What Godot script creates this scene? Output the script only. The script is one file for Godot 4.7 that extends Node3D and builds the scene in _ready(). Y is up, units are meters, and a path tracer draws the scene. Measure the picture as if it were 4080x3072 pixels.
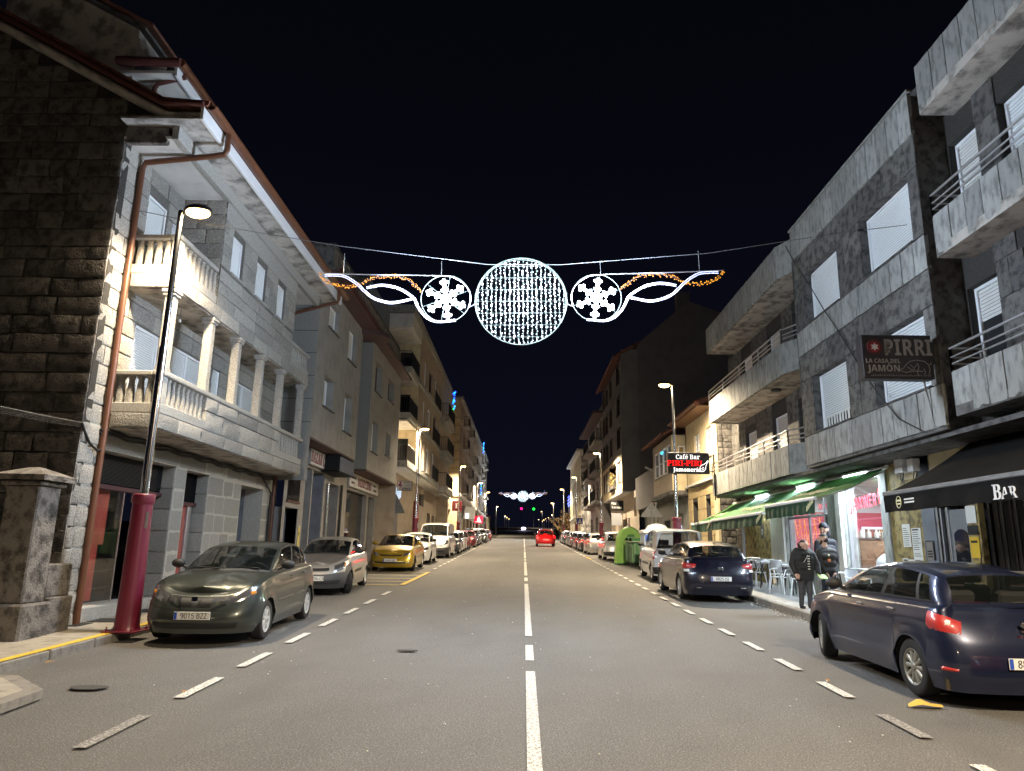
extends Node3D

const S := 0.0295          # the street climbs away from the viewer
var M := {}                # materials
var rng := RandomNumberGenerator.new()
var used := {}

func _ready() -> void:
	rng.seed = 20241
	setup_view()
	make_materials()
	make_block_meshes()
	lamp_rows()
	build_ground()
	build_stone_house()
	build_gate()
	build_left_row()
	build_corner_block()
	build_right_row()
	build_cars()
	build_street_things()
	build_bar_terrace()
	build_decorations()
	build_people()
	build_far_things()

func setup_view() -> void:
	var cam := Camera3D.new()
	cam.name = "camera"
	cam.keep_aspect = Camera3D.KEEP_HEIGHT
	cam.fov = 56.6447
	cam.near = 0.05
	cam.far = 3000.0
	var right := Vector3(0.99973292, 0.01724249, -0.01538766)
	var up := Vector3(-0.01336658, 0.97458154, 0.22363397)
	var back := Vector3(0.01885253, -0.22336857, 0.97455173)
	cam.transform = Transform3D(Basis(right, up, back).orthonormalized(), Vector3(0, 1.76, 0))
	add_child(cam)
	cam.current = true
	var env := Environment.new()
	env.background_mode = Environment.BG_SKY
	var sky := Sky.new()
	var sm := ProceduralSkyMaterial.new()
	sm.sky_top_color = Color(0.011, 0.012, 0.022)
	sm.sky_horizon_color = Color(0.032, 0.038, 0.080)
	sm.sky_curve = 0.28
	sm.ground_bottom_color = Color(0.02, 0.02, 0.03)
	sm.ground_horizon_color = Color(0.04, 0.045, 0.09)
	sm.sun_angle_max = 0.0
	sky.sky_material = sm
	env.sky = sky
	env.tonemap_mode = Environment.TONE_MAPPER_LINEAR
	env.tonemap_exposure = 1.55
	env.sdfgi_enabled = true
	env.ssao_enabled = true
	env.ssil_enabled = true
	var we := WorldEnvironment.new()
	we.name = "world_environment"
	we.environment = env
	add_child(we)

# ---------------------------------------------------------------- naming
func numbered(called: String) -> String:
	if not used.has(called):
		used[called] = 0
		return called
	used[called] += 1
	return "%s_%03d" % [called, used[called]]

func thing(called: String, label: String, category: String, at := Vector3.ZERO, group := "") -> Node3D:
	var o := Node3D.new()
	o.name = numbered(called)
	o.position = at
	o.set_meta("label", label)
	o.set_meta("category", category)
	if group != "":
		o.set_meta("group", group)
	add_child(o)
	return o

func part(parent: Node3D, called: String, mesh: Mesh, mat: Material, xf := Transform3D.IDENTITY, label := "") -> MeshInstance3D:
	var o := MeshInstance3D.new()
	o.name = called
	o.mesh = mesh
	o.transform = xf
	if mat:
		o.material_override = mat
	if label != "":
		o.set_meta("label", label)
	parent.add_child(o, true)
	return o

func hold(parent: Node3D, called: String, xf := Transform3D.IDENTITY) -> Node3D:
	var o := Node3D.new()
	o.name = called
	o.transform = xf
	parent.add_child(o, true)
	return o

func struct(called: String, mesh: Mesh, mat: Material, parent: Node3D = null) -> MeshInstance3D:
	var o := MeshInstance3D.new()
	o.name = called if parent else numbered(called)
	o.mesh = mesh
	o.material_override = mat
	if parent:
		parent.add_child(o, true)
	else:
		o.set_meta("kind", "structure")
		add_child(o)
	return o

func omni(parent: Node3D, at: Vector3, energy: float, col: Color, size: float, called := "light") -> OmniLight3D:
	var l := OmniLight3D.new()
	l.name = called
	l.position = at
	l.light_energy = energy
	l.light_color = col
	l.light_size = size
	l.omni_range = 60.0
	l.omni_attenuation = 2.0
	l.shadow_enabled = true
	parent.add_child(l, true)
	return l

func gy(z: float) -> float:
	if z > -122.0:
		return -S * z
	var t := [Vector2(-122, 3.6), Vector2(-145, 3.4), Vector2(-170, 4.55), Vector2(-320, 11.2), Vector2(-600, 16.0), Vector2(-3000, 40.0)]
	for i in t.size() - 1:
		if z <= t[i].x and z >= t[i + 1].x:
			return lerpf(t[i].y, t[i + 1].y, (t[i].x - z) / (t[i].x - t[i + 1].x))
	return 40.0

# ---------------------------------------------------------------- frames: u along the wall, v up, n out of it
func wall_left(x: float, z0: float) -> Transform3D:      # faces the street from the left row, u runs away from the viewer
	return Transform3D(Basis(Vector3(0, 0, -1), Vector3.UP, Vector3(1, 0, 0)), Vector3(x, 0, z0))
func wall_right(x: float, z0: float) -> Transform3D:     # faces the street from the right row, u runs towards the viewer
	return Transform3D(Basis(Vector3(0, 0, 1), Vector3.UP, Vector3(-1, 0, 0)), Vector3(x, 0, z0))
func wall_near(x0: float, z: float) -> Transform3D:      # faces the viewer
	return Transform3D(Basis.IDENTITY, Vector3(x0, 0, z))

# ---------------------------------------------------------------- mesh builder
class MB:
	var v := PackedVector3Array()
	var n := PackedVector3Array()
	var t := PackedVector2Array()
	var c := PackedColorArray()
	var i := PackedInt32Array()
	var col := Color.WHITE
	var colored := false

	func vert(p: Vector3, nn: Vector3, uv := Vector2.ZERO) -> int:
		v.append(p); n.append(nn); t.append(uv); c.append(col)
		return v.size() - 1

	func tri(a: Vector3, b: Vector3, d: Vector3) -> void:
		var nn := (b - a).cross(d - a).normalized()
		var k := vert(a, nn)
		vert(b, nn); vert(d, nn)
		i.append_array(PackedInt32Array([k, k + 2, k + 1]))

	func quad(a: Vector3, b: Vector3, d: Vector3, e: Vector3, u0 := Vector2(0, 1), u1 := Vector2(1, 0)) -> void:
		var nn := (d - a).cross(e - b).normalized()
		var k := vert(a, nn, Vector2(u0.x, u0.y))
		vert(b, nn, Vector2(u1.x, u0.y)); vert(d, nn, Vector2(u1.x, u1.y)); vert(e, nn, Vector2(u0.x, u1.y))
		i.append_array(PackedInt32Array([k, k + 2, k + 1, k, k + 3, k + 2]))

	func box(lo: Vector3, hi: Vector3, xf := Transform3D.IDENTITY) -> void:
		var p := [Vector3(lo.x, lo.y, lo.z), Vector3(hi.x, lo.y, lo.z), Vector3(hi.x, hi.y, lo.z), Vector3(lo.x, hi.y, lo.z), Vector3(lo.x, lo.y, hi.z), Vector3(hi.x, lo.y, hi.z), Vector3(hi.x, hi.y, hi.z), Vector3(lo.x, hi.y, hi.z)]
		for k in 8:
			p[k] = xf * p[k]
		quad(p[4], p[5], p[6], p[7]); quad(p[1], p[0], p[3], p[2]); quad(p[5], p[1], p[2], p[6])
		quad(p[0], p[4], p[7], p[3]); quad(p[7], p[6], p[2], p[3]); quad(p[0], p[1], p[5], p[4])

	func bbox(lo: Vector3, hi: Vector3, b: float, xf := Transform3D.IDENTITY) -> void:   # chamfered box
		var m := (lo + hi) / 2.0
		var h := (hi - lo) / 2.0
		b = minf(b, 0.45 * minf(h.x, minf(h.y, h.z)))
		var q := func(x: float, y: float, z: float, a: int) -> Vector3:
			var w := Vector3(x * (h.x - b), y * (h.y - b), z * (h.z - b))
			w[a] = [x * h.x, y * h.y, z * h.z][a]
			return xf * (m + w)
		for s in [-1.0, 1.0]:
			face([q.call(s, -1, -1, 0), q.call(s, 1, -1, 0), q.call(s, 1, 1, 0), q.call(s, -1, 1, 0)], s > 0)
			face([q.call(-1, s, -1, 1), q.call(-1, s, 1, 1), q.call(1, s, 1, 1), q.call(1, s, -1, 1)], s > 0)
			face([q.call(-1, -1, s, 2), q.call(1, -1, s, 2), q.call(1, 1, s, 2), q.call(-1, 1, s, 2)], s > 0)
			for r in [-1.0, 1.0]:
				face([q.call(s, r, -1, 0), q.call(s, r, 1, 0), q.call(s, r, 1, 1), q.call(s, r, -1, 1)], s * r < 0)
				face([q.call(s, -1, r, 0), q.call(s, 1, r, 0), q.call(s, 1, r, 2), q.call(s, -1, r, 2)], s * r > 0)
				face([q.call(-1, s, r, 1), q.call(1, s, r, 1), q.call(1, s, r, 2), q.call(-1, s, r, 2)], s * r < 0)
				for w in [-1.0, 1.0]:
					var a: Vector3 = q.call(s, r, w, 0)
					var d: Vector3 = q.call(s, r, w, 1)
					var e: Vector3 = q.call(s, r, w, 2)
					if s * r * w > 0:
						tri(a, d, e)
					else:
						tri(a, e, d)

	func face(p: Array, fwd: bool) -> void:
		if fwd:
			quad(p[0], p[1], p[2], p[3])
		else:
			quad(p[3], p[2], p[1], p[0])

	# smooth sheet through rows of points; seen from outside, columns run right and rows run up
	func grid(rows: Array, closed := false, flip := false) -> void:
		var h := rows.size()
		var w: int = rows[0].size()
		var k := v.size()
		var acc := PackedVector3Array()
		acc.resize(h * w)
		var cols := w if closed else w - 1
		for y in h - 1:
			var r0: PackedVector3Array = rows[y]
			var r1: PackedVector3Array = rows[y + 1]
			for x in cols:
				var x1 := (x + 1) % w
				var nn := (r1[x1] - r0[x]).cross(r1[x] - r0[x1])
				if flip:
					nn = -nn
				for g in [y * w + x, y * w + x1, (y + 1) * w + x, (y + 1) * w + x1]:
					acc[g] += nn
				var a := k + y * w + x
				var b := k + y * w + x1
				var d := k + (y + 1) * w + x1
				var e := k + (y + 1) * w + x
				if flip:
					i.append_array(PackedInt32Array([a, b, d, a, d, e]))
				else:
					i.append_array(PackedInt32Array([a, d, b, a, e, d]))
		for y in h:
			for x in w:
				vert(rows[y][x], acc[y * w + x].normalized(), Vector2(float(x) / maxf(1, w - 1), 1.0 - float(y) / maxf(1, h - 1)))

	func tube(pts: PackedVector3Array, r: float, sides := 6, caps := true, r1 := -1.0) -> void:
		var rows := []
		var side := Vector3.ZERO
		for k in pts.size():
			var d := (pts[mini(k + 1, pts.size() - 1)] - pts[maxi(k - 1, 0)]).normalized()
			if side == Vector3.ZERO:
				side = d.cross(Vector3.UP if absf(d.y) < 0.9 else Vector3.RIGHT).normalized()
			side = (side - d * side.dot(d)).normalized()
			var o := d.cross(side)
			var ring := PackedVector3Array()
			var rr := r if r1 < 0.0 else lerpf(r, r1, float(k) / (pts.size() - 1))
			for j in sides:
				var a := TAU * j / sides
				ring.append(pts[k] + (side * cos(a) + o * sin(a)) * rr)
			rows.append(ring)
		grid(rows, true)
		if caps:
			for e in [0, rows.size() - 1]:
				for j in range(1, sides - 1):
					if e == 0:
						tri(rows[e][0], rows[e][j + 1], rows[e][j])
					else:
						tri(rows[e][0], rows[e][j], rows[e][j + 1])

	func lathe(prof: PackedVector2Array, sides: int, xf := Transform3D.IDENTITY) -> void:   # (radius, height) upwards, about y
		var rows := []
		for p in prof:
			var ring := PackedVector3Array()
			for j in sides:
				var a := -TAU * j / sides
				ring.append(xf * Vector3(p.x * cos(a), p.y, p.x * sin(a)))
			rows.append(ring)
		grid(rows, true)

	func ball(at: Vector3, r: Vector3, nu := 10, nv := 7) -> void:
		var rows := []
		for y in nv + 1:
			var a := PI * y / nv - PI / 2
			var ring := PackedVector3Array()
			for x in nu:
				var b := -TAU * x / nu
				ring.append(at + Vector3(r.x * cos(a) * cos(b), r.y * sin(a), r.z * cos(a) * sin(b)))
			rows.append(ring)
		grid(rows, true)

	func poly(p: PackedVector2Array, xf: Transform3D, depth: float) -> void:    # extruded outline, front at depth
		var idx := Geometry2D.triangulate_polygon(p)
		var ccw := not Geometry2D.is_polygon_clockwise(p)
		for k in range(0, idx.size(), 3):
			var a := p[idx[k]]
			var b := p[idx[k + 1]]
			var d := p[idx[k + 2]]
			if (b - a).cross(d - a) < 0:
				var s := b
				b = d
				d = s
			tri(xf * Vector3(a.x, a.y, depth), xf * Vector3(b.x, b.y, depth), xf * Vector3(d.x, d.y, depth))
			tri(xf * Vector3(a.x, a.y, 0), xf * Vector3(d.x, d.y, 0), xf * Vector3(b.x, b.y, 0))
		for k in p.size():
			var a := p[k]
			var b := p[(k + 1) % p.size()]
			if not ccw:
				var s := a
				a = b
				b = s
			quad(xf * Vector3(a.x, a.y, 0), xf * Vector3(b.x, b.y, 0), xf * Vector3(b.x, b.y, depth), xf * Vector3(a.x, a.y, depth))

	func done() -> ArrayMesh:
		var m := ArrayMesh.new()
		if v.is_empty():
			return m
		var a := []
		a.resize(Mesh.ARRAY_MAX)
		a[Mesh.ARRAY_VERTEX] = v
		a[Mesh.ARRAY_NORMAL] = n
		a[Mesh.ARRAY_TEX_UV] = t
		if colored:
			a[Mesh.ARRAY_COLOR] = c
		a[Mesh.ARRAY_INDEX] = i
		m.add_surface_from_arrays(Mesh.PRIMITIVE_TRIANGLES, a)
		return m

func box_mesh(size: Vector3, bevel := 0.0) -> ArrayMesh:
	var b := MB.new()
	if bevel > 0:
		b.bbox(-size / 2, size / 2, bevel)
	else:
		b.box(-size / 2, size / 2)
	return b.done()

func slab(lo: Vector3, hi: Vector3, bevel := 0.0, xf := Transform3D.IDENTITY) -> ArrayMesh:
	var b := MB.new()
	if bevel > 0:
		b.bbox(lo, hi, bevel, xf)
	else:
		b.box(lo, hi, xf)
	return b.done()

func rod(pts: Array, r: float, sides := 6, r1 := -1.0) -> ArrayMesh:
	var b := MB.new()
	b.tube(PackedVector3Array(pts), r, sides, true, r1)
	return b.done()

func sag(a: Vector3, b: Vector3, drop: float, n := 14) -> PackedVector3Array:
	var p := PackedVector3Array()
	for k in n + 1:
		var t := float(k) / n
		p.append(a.lerp(b, t) - Vector3(0, drop * 4.0 * t * (1 - t), 0))
	return p

func text_mesh(s: String, size: float, depth := 0.006, font := "Droid Sans", bold := false) -> TextMesh:
	var f := SystemFont.new()
	f.font_names = PackedStringArray([font])
	if bold:
		f.font_weight = 700
	var t := TextMesh.new()
	t.text = s
	t.font = f
	t.font_size = 64
	t.pixel_size = size / 46.0     # size is about the height of a capital
	t.depth = depth
	t.curve_step = 2.0
	return t

# ---------------------------------------------------------------- materials (base colours are linear, turned to sRGB here)
func lin(r: float, g: float, b: float, a := 1.0) -> Color:
	var c := Color(r, g, b).linear_to_srgb()
	c.a = a
	return c

func noise(seed_: int, freq: float, oct := 4, kind := FastNoiseLite.TYPE_SIMPLEX_SMOOTH, gain := 0.5) -> FastNoiseLite:
	var f := FastNoiseLite.new()
	f.seed = seed_
	f.noise_type = kind
	f.frequency = freq
	f.fractal_type = FastNoiseLite.FRACTAL_FBM
	f.fractal_octaves = oct
	f.fractal_gain = gain
	return f

func ntex(seed_: int, freq: float, oct: int, stops: Array, size := 512, kind := FastNoiseLite.TYPE_SIMPLEX_SMOOTH, gain := 0.5) -> NoiseTexture2D:
	var t := NoiseTexture2D.new()
	t.width = size
	t.height = size
	t.seamless = true
	t.seamless_blend_skirt = 0.15
	t.noise = noise(seed_, freq, oct, kind, gain)
	if not stops.is_empty():
		var g := Gradient.new()
		var off := PackedFloat32Array()
		var cs := PackedColorArray()
		for s in stops:
			off.append(s[0])
			cs.append(s[1])
		g.offsets = off
		g.colors = cs
		t.color_ramp = g
	return t

func grey(v: float) -> Color:
	return lin(v, v, v)

# tone: mean colour (linear); tex multiplies it
func mat(tone: Color, rough := 0.8, tex: Texture2D = null, scale := 1.0, bump: Texture2D = null, bump_cm := 0.0, metal := 0.0) -> StandardMaterial3D:
	var m := StandardMaterial3D.new()
	m.albedo_color = tone
	m.roughness = rough
	m.metallic = metal
	if tex or bump:
		m.uv1_triplanar = true
		m.uv1_world_triplanar = true
		m.uv1_scale = Vector3.ONE * scale
	if tex:
		m.albedo_texture = tex
	if bump:
		m.heightmap_enabled = true
		m.heightmap_texture = bump
		m.heightmap_scale = bump_cm
	return m

func tinted(m: StandardMaterial3D, tone: Color) -> StandardMaterial3D:
	var o: StandardMaterial3D = m.duplicate()
	o.albedo_color = tone
	return o

func glow(c: Color, e: float, base := Color(0.9, 0.9, 0.9)) -> StandardMaterial3D:
	var m := StandardMaterial3D.new()
	m.albedo_color = base
	m.emission_enabled = true
	m.emission = c
	m.emission_energy_multiplier = e
	m.roughness = 0.5
	return m

func glass_mat(a: float, tone: Color) -> StandardMaterial3D:
	var m := StandardMaterial3D.new()
	m.transparency = BaseMaterial3D.TRANSPARENCY_ALPHA
	m.albedo_color = Color(tone.r, tone.g, tone.b, a)
	m.roughness = 0.03
	m.metallic_specular = 0.6
	return m

func make_materials() -> void:
	var speck := ntex(11, 0.09, 5, [[0.0, grey(0.30)], [0.3, grey(0.62)], [0.5, grey(0.85)], [0.7, grey(1.0)], [1.0, grey(1.0)]], 512, FastNoiseLite.TYPE_VALUE_CUBIC, 0.75)
	var grain := ntex(12, 0.05, 6, [], 512, FastNoiseLite.TYPE_SIMPLEX_SMOOTH, 0.7)
	var blotch := ntex(13, 0.008, 6, [[0.0, grey(0.16)], [0.30, grey(0.40)], [0.45, grey(0.72)], [0.6, grey(0.95)], [1.0, grey(1.0)]], 512, FastNoiseLite.TYPE_SIMPLEX_SMOOTH, 0.62)
	var streak := ntex(14, 0.012, 6, [[0.0, grey(0.34)], [0.3, grey(0.60)], [0.5, grey(0.84)], [1.0, grey(1.0)]], 512, FastNoiseLite.TYPE_SIMPLEX_SMOOTH, 0.6)
	var soft := ntex(15, 0.006, 5, [[0.0, grey(0.72)], [0.5, grey(0.92)], [1.0, grey(1.0)]], 512)
	M.speck = speck
	M.granite = mat(lin(0.40, 0.385, 0.35), 0.9, speck, 0.9, grain, 2.2)
	M.granite_b = mat(lin(0.34, 0.33, 0.305), 0.9, speck, 0.8, grain, 2.2)
	M.bed = mat(lin(0.17, 0.16, 0.145), 0.95, speck, 1.0)
	M.tar = mat(lin(0.06, 0.058, 0.055), 0.8, speck, 2.0)
	M.granite_c = mat(lin(0.46, 0.44, 0.40), 0.9, speck, 1.1, grain, 1.8)
	M.granite_fine = mat(lin(0.43, 0.42, 0.39), 0.85, speck, 1.6, grain, 0.4)
	# the side wall is dark with old weather and lichen
	M.weather = []
	for k in 5:
		var f: float = [1.0, 0.78, 1.2, 0.9, 0.65][k]
		M.weather.append(mat(lin(0.175 * f, 0.160 * f, 0.145 * f), 0.95, blotch, 0.55 + 0.1 * k, grain, 1.6))
	M.mortar = mat(lin(0.045, 0.042, 0.038), 0.95, speck, 1.0)
	M.mortar_pale = mat(lin(0.50, 0.48, 0.43), 0.95, speck, 2.0)
	M.ashlar = [mat(lin(0.33, 0.325, 0.30), 0.85, speck, 2.0, grain, 0.3), mat(lin(0.29, 0.285, 0.265), 0.85, speck, 2.3, grain, 0.3), mat(lin(0.37, 0.36, 0.335), 0.85, speck, 1.8, grain, 0.3)]
	M.plaster = mat(lin(0.70, 0.68, 0.65), 0.9, soft, 0.4)
	M.plaster_old = mat(lin(0.55, 0.53, 0.50), 0.9, blotch, 0.3)
	M.soffit = mat(lin(0.48, 0.44, 0.39), 0.9, blotch, 0.35)
	M.render_grey = mat(lin(0.30, 0.285, 0.27), 0.9, soft, 0.5, grain, 0.2)
	M.render_beige = mat(lin(0.42, 0.35, 0.27), 0.9, soft, 0.5)
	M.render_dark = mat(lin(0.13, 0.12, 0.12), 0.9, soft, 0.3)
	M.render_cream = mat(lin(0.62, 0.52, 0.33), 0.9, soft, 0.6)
	M.render_white = mat(lin(0.66, 0.64, 0.60), 0.9, soft, 0.5)
	M.lichen_wall = mat(lin(0.22, 0.205, 0.19), 0.95, blotch, 0.5, grain, 0.8)
	M.tile_grey = mat(lin(0.20, 0.215, 0.245), 0.55, soft, 0.8)
	M.concrete = []
	for k in 4:
		var f2: float = [1.0, 0.86, 1.14, 0.93][k]
		var cm := mat(lin(0.335 * f2, 0.335 * f2, 0.315 * f2), 0.88, streak, 0.6, grain, 0.3)
		cm.uv1_scale = Vector3(0.9, 0.35, 0.9)
		cm.uv1_offset = Vector3(0.37 * k, 0.21 * k, 0.53 * k)
		M.concrete.append(cm)
	M.concrete_dark = mat(lin(0.12, 0.115, 0.11), 0.9, blotch, 0.6, grain, 0.4)
	M.panel_dark = [mat(lin(0.13, 0.125, 0.115), 0.85, blotch, 0.8), mat(lin(0.16, 0.152, 0.14), 0.85, blotch, 0.7), mat(lin(0.105, 0.10, 0.095), 0.85, blotch, 0.9)]
	M.rubble = mat(lin(0.13, 0.12, 0.11), 0.95, blotch, 1.4, grain, 2.5)
	M.asphalt = mat(Color.WHITE, 0.82, ntex(21, 0.30, 5, [[0.0, lin(0.035, 0.033, 0.031)], [0.28, lin(0.085, 0.081, 0.076)], [0.5, lin(0.135, 0.13, 0.122)], [0.70, lin(0.185, 0.178, 0.167)], [0.80, lin(0.34, 0.33, 0.31)], [1.0, lin(0.7, 0.69, 0.66)]], 1024, FastNoiseLite.TYPE_SIMPLEX, 0.7), 0.15, ntex(22, 0.35, 3, [], 1024, FastNoiseLite.TYPE_SIMPLEX, 0.6), 0.45)
	M.asphalt.vertex_color_use_as_albedo = true
	M.asphalt.metallic_specular = 0.4
	M.earth = mat(lin(0.06, 0.055, 0.045), 0.95, blotch, 0.2)
	var worn := ntex(16, 0.012, 6, [[0.0, grey(0.45)], [0.3, grey(0.72)], [0.5, grey(0.88)], [1.0, grey(1.0)]], 512, FastNoiseLite.TYPE_SIMPLEX_SMOOTH, 0.72)
	M.pavement = mat(lin(0.40, 0.36, 0.295), 0.85, worn, 0.45, grain, 0.25)
	M.pavement_cool = mat(lin(0.40, 0.40, 0.39), 0.85, worn, 0.4, grain, 0.25)
	M.kerb = mat(lin(0.27, 0.25, 0.22), 0.88, worn, 0.7, grain, 0.5)
	var worn_w := ntex(31, 0.06, 5, [[0.0, lin(0.16, 0.15, 0.14)], [0.36, lin(0.22, 0.21, 0.19)], [0.42, lin(0.55, 0.54, 0.50)], [0.6, lin(0.68, 0.67, 0.62)], [1.0, lin(0.76, 0.75, 0.70)]], 512, FastNoiseLite.TYPE_SIMPLEX, 0.8)
	M.line_white = mat(Color.WHITE, 0.75, worn_w, 0.6)
	M.line_faint = mat(Color.WHITE, 0.75, ntex(33, 0.06, 5, [[0.0, lin(0.13, 0.125, 0.115)], [0.5, lin(0.17, 0.16, 0.15)], [0.58, lin(0.34, 0.33, 0.30)], [1.0, lin(0.55, 0.54, 0.5)]], 512, FastNoiseLite.TYPE_SIMPLEX, 0.8), 0.6)
	M.line_yellow = mat(Color.WHITE, 0.75, ntex(32, 0.06, 5, [[0.0, lin(0.3, 0.22, 0.05)], [0.34, lin(0.42, 0.30, 0.05)], [0.42, lin(0.70, 0.48, 0.04)], [1.0, lin(0.80, 0.58, 0.06)]], 512, FastNoiseLite.TYPE_SIMPLEX, 0.8), 0.6)
	M.shutter = mat(lin(0.74, 0.77, 0.78), 0.5)
	M.shutter_warm = mat(lin(0.66, 0.65, 0.62), 0.55)
	M.white_frame = mat(lin(0.80, 0.82, 0.84), 0.35)
	M.brown_frame = mat(lin(0.06, 0.04, 0.035), 0.5)
	M.gutter = mat(lin(0.14, 0.055, 0.028), 0.42, soft, 1.0, null, 0, 0.1)
	M.gutter_dark = mat(lin(0.09, 0.03, 0.025), 0.5)
	M.brown_soffit = mat(lin(0.085, 0.045, 0.045), 0.7, soft, 0.5)
	M.roof_tile = mat(lin(0.19, 0.075, 0.045), 0.85, blotch, 0.8)
	M.black = mat(lin(0.012, 0.012, 0.013), 0.6)
	M.dark_metal = mat(lin(0.03, 0.03, 0.034), 0.45, null, 1, null, 0, 0.6)
	M.iron = mat(lin(0.02, 0.02, 0.022), 0.6)
	M.steel = mat(lin(0.55, 0.55, 0.56), 0.18, null, 1, null, 0, 1.0)
	M.alu = mat(lin(0.5, 0.51, 0.53), 0.4, null, 1, null, 0, 0.9)
	M.rail = mat(lin(0.42, 0.42, 0.42), 0.4, null, 1, null, 0, 0.6)
	M.galv = mat(lin(0.25, 0.26, 0.27), 0.5, soft, 1.5, null, 0, 0.5)
	M.wine = mat(lin(0.16, 0.008, 0.030), 0.35)
	M.wine.clearcoat_enabled = true
	M.wine.clearcoat = 0.4
	M.red_wall = mat(lin(0.42, 0.055, 0.035), 0.7, soft, 0.7)
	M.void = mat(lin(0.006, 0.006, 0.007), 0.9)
	M.mesh_screen = mat(lin(0.012, 0.0125, 0.014), 0.9, ntex(41, 0.3, 1, [[0.0, grey(0.4)], [1.0, grey(1.0)]], 256), 3.0)
	M.mesh_screen.metallic_specular = 0.1
	M.glass = glass_mat(0.02, Color(0.3, 0.32, 0.32))
	M.glass_dark = mat(lin(0.010, 0.012, 0.016), 0.05)
	M.glass_dark.metallic_specular = 0.7
	M.car_glass = glass_mat(0.42, Color(0.10, 0.12, 0.12))
	M.wood = mat(lin(0.20, 0.10, 0.045), 0.6, streak, 1.0)
	M.stain_yellow = mat(lin(0.36, 0.27, 0.10), 0.85, blotch, 0.8, grain, 0.3)
	M.white_plastic = mat(lin(0.72, 0.73, 0.74), 0.45)
	M.table_grey = mat(lin(0.28, 0.29, 0.30), 0.5)
	M.paper = mat(lin(0.72, 0.71, 0.66), 0.8)
	M.awning_green = mat(lin(0.06, 0.20, 0.045), 0.8, soft, 1.0)
	M.awning_green.backlight_enabled = true
	M.awning_green.backlight = lin(0.03, 0.12, 0.02)
	M.awning_valance = mat(lin(0.018, 0.06, 0.03), 0.85)
	M.awning_black = mat(lin(0.012, 0.0115, 0.011), 0.85, soft, 1.0)
	M.awning_black.metallic_specular = 0.2
	M.cream_fleck = mat(lin(0.70, 0.66, 0.40), 0.8)
	M.white_letter = mat(lin(0.78, 0.78, 0.78), 0.6)
	M.sign_white = mat(lin(0.72, 0.73, 0.74), 0.5, soft, 1.0)
	M.sign_back = mat(lin(0.20, 0.205, 0.21), 0.5, soft, 1.5, null, 0, 0.2)
	M.maroon_letter = mat(lin(0.20, 0.012, 0.03), 0.6)
	M.cable = mat(lin(0.015, 0.015, 0.015), 0.6)
	M.rubber = mat(lin(0.014, 0.014, 0.014), 0.85)
	M.trim = mat(lin(0.016, 0.016, 0.017), 0.6)
	M.seat = mat(lin(0.05, 0.05, 0.052), 0.9)
	M.rim_silver = mat(lin(0.5, 0.5, 0.5), 0.35, null, 1, null, 0, 0.6)
	M.plate = mat(lin(0.74, 0.74, 0.72), 0.5)
	M.plate_blue = mat(lin(0.02, 0.08, 0.45), 0.5)
	M.ink = mat(lin(0.01, 0.01, 0.012), 0.6)
	M.chrome = mat(lin(0.7, 0.7, 0.72), 0.12, null, 1, null, 0, 1.0)
	M.lamp_clear = glass_mat(0.12, Color(0.9, 0.9, 0.95))
	M.tail_red = mat(lin(0.38, 0.012, 0.012), 0.12)
	M.tail_red.clearcoat_enabled = true
	M.amber = mat(lin(0.6, 0.22, 0.02), 0.2)
	M.green_bin = mat(lin(0.16, 0.34, 0.045), 0.5, soft, 0.8)
	M.green_dark = mat(lin(0.03, 0.11, 0.035), 0.55)
	M.blue_bin = mat(lin(0.36, 0.45, 0.58), 0.5)
	M.lamp_warm = glow(Color(1.0, 0.80, 0.50), 14.0)
	M.led_white = glow(Color(0.86, 0.93, 1.0), 1.7)
	M.led_blue_white = glow(Color(0.70, 0.76, 1.0), 1.5)
	M.led_amber = glow(Color(1.0, 0.66, 0.12), 0.95, Color(0.5, 0.25, 0.03))
	M.led_blue = glow(Color(0.05, 0.30, 1.0), 2.2)
	M.led_cyan = glow(Color(0.0, 0.75, 0.9), 2.0)
	M.led_green = glow(Color(0.1, 1.0, 0.25), 1.6)
	M.tube = glow(Color(0.90, 0.97, 1.0), 6.0)

# rough stone, unit size, front face at +z, shared by all stones and stretched to their size
var stones := []
var smooth_stones := []
var hewn_stones := []
func make_block_meshes() -> void:
	for k in 6:
		stones.append(stone_mesh(0.16, 90 + k))
	for k in 5:
		hewn_stones.append(stone_mesh(0.06, 140 + k))
	for k in 3:
		smooth_stones.append(stone_mesh(0.02, 190 + k))

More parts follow.
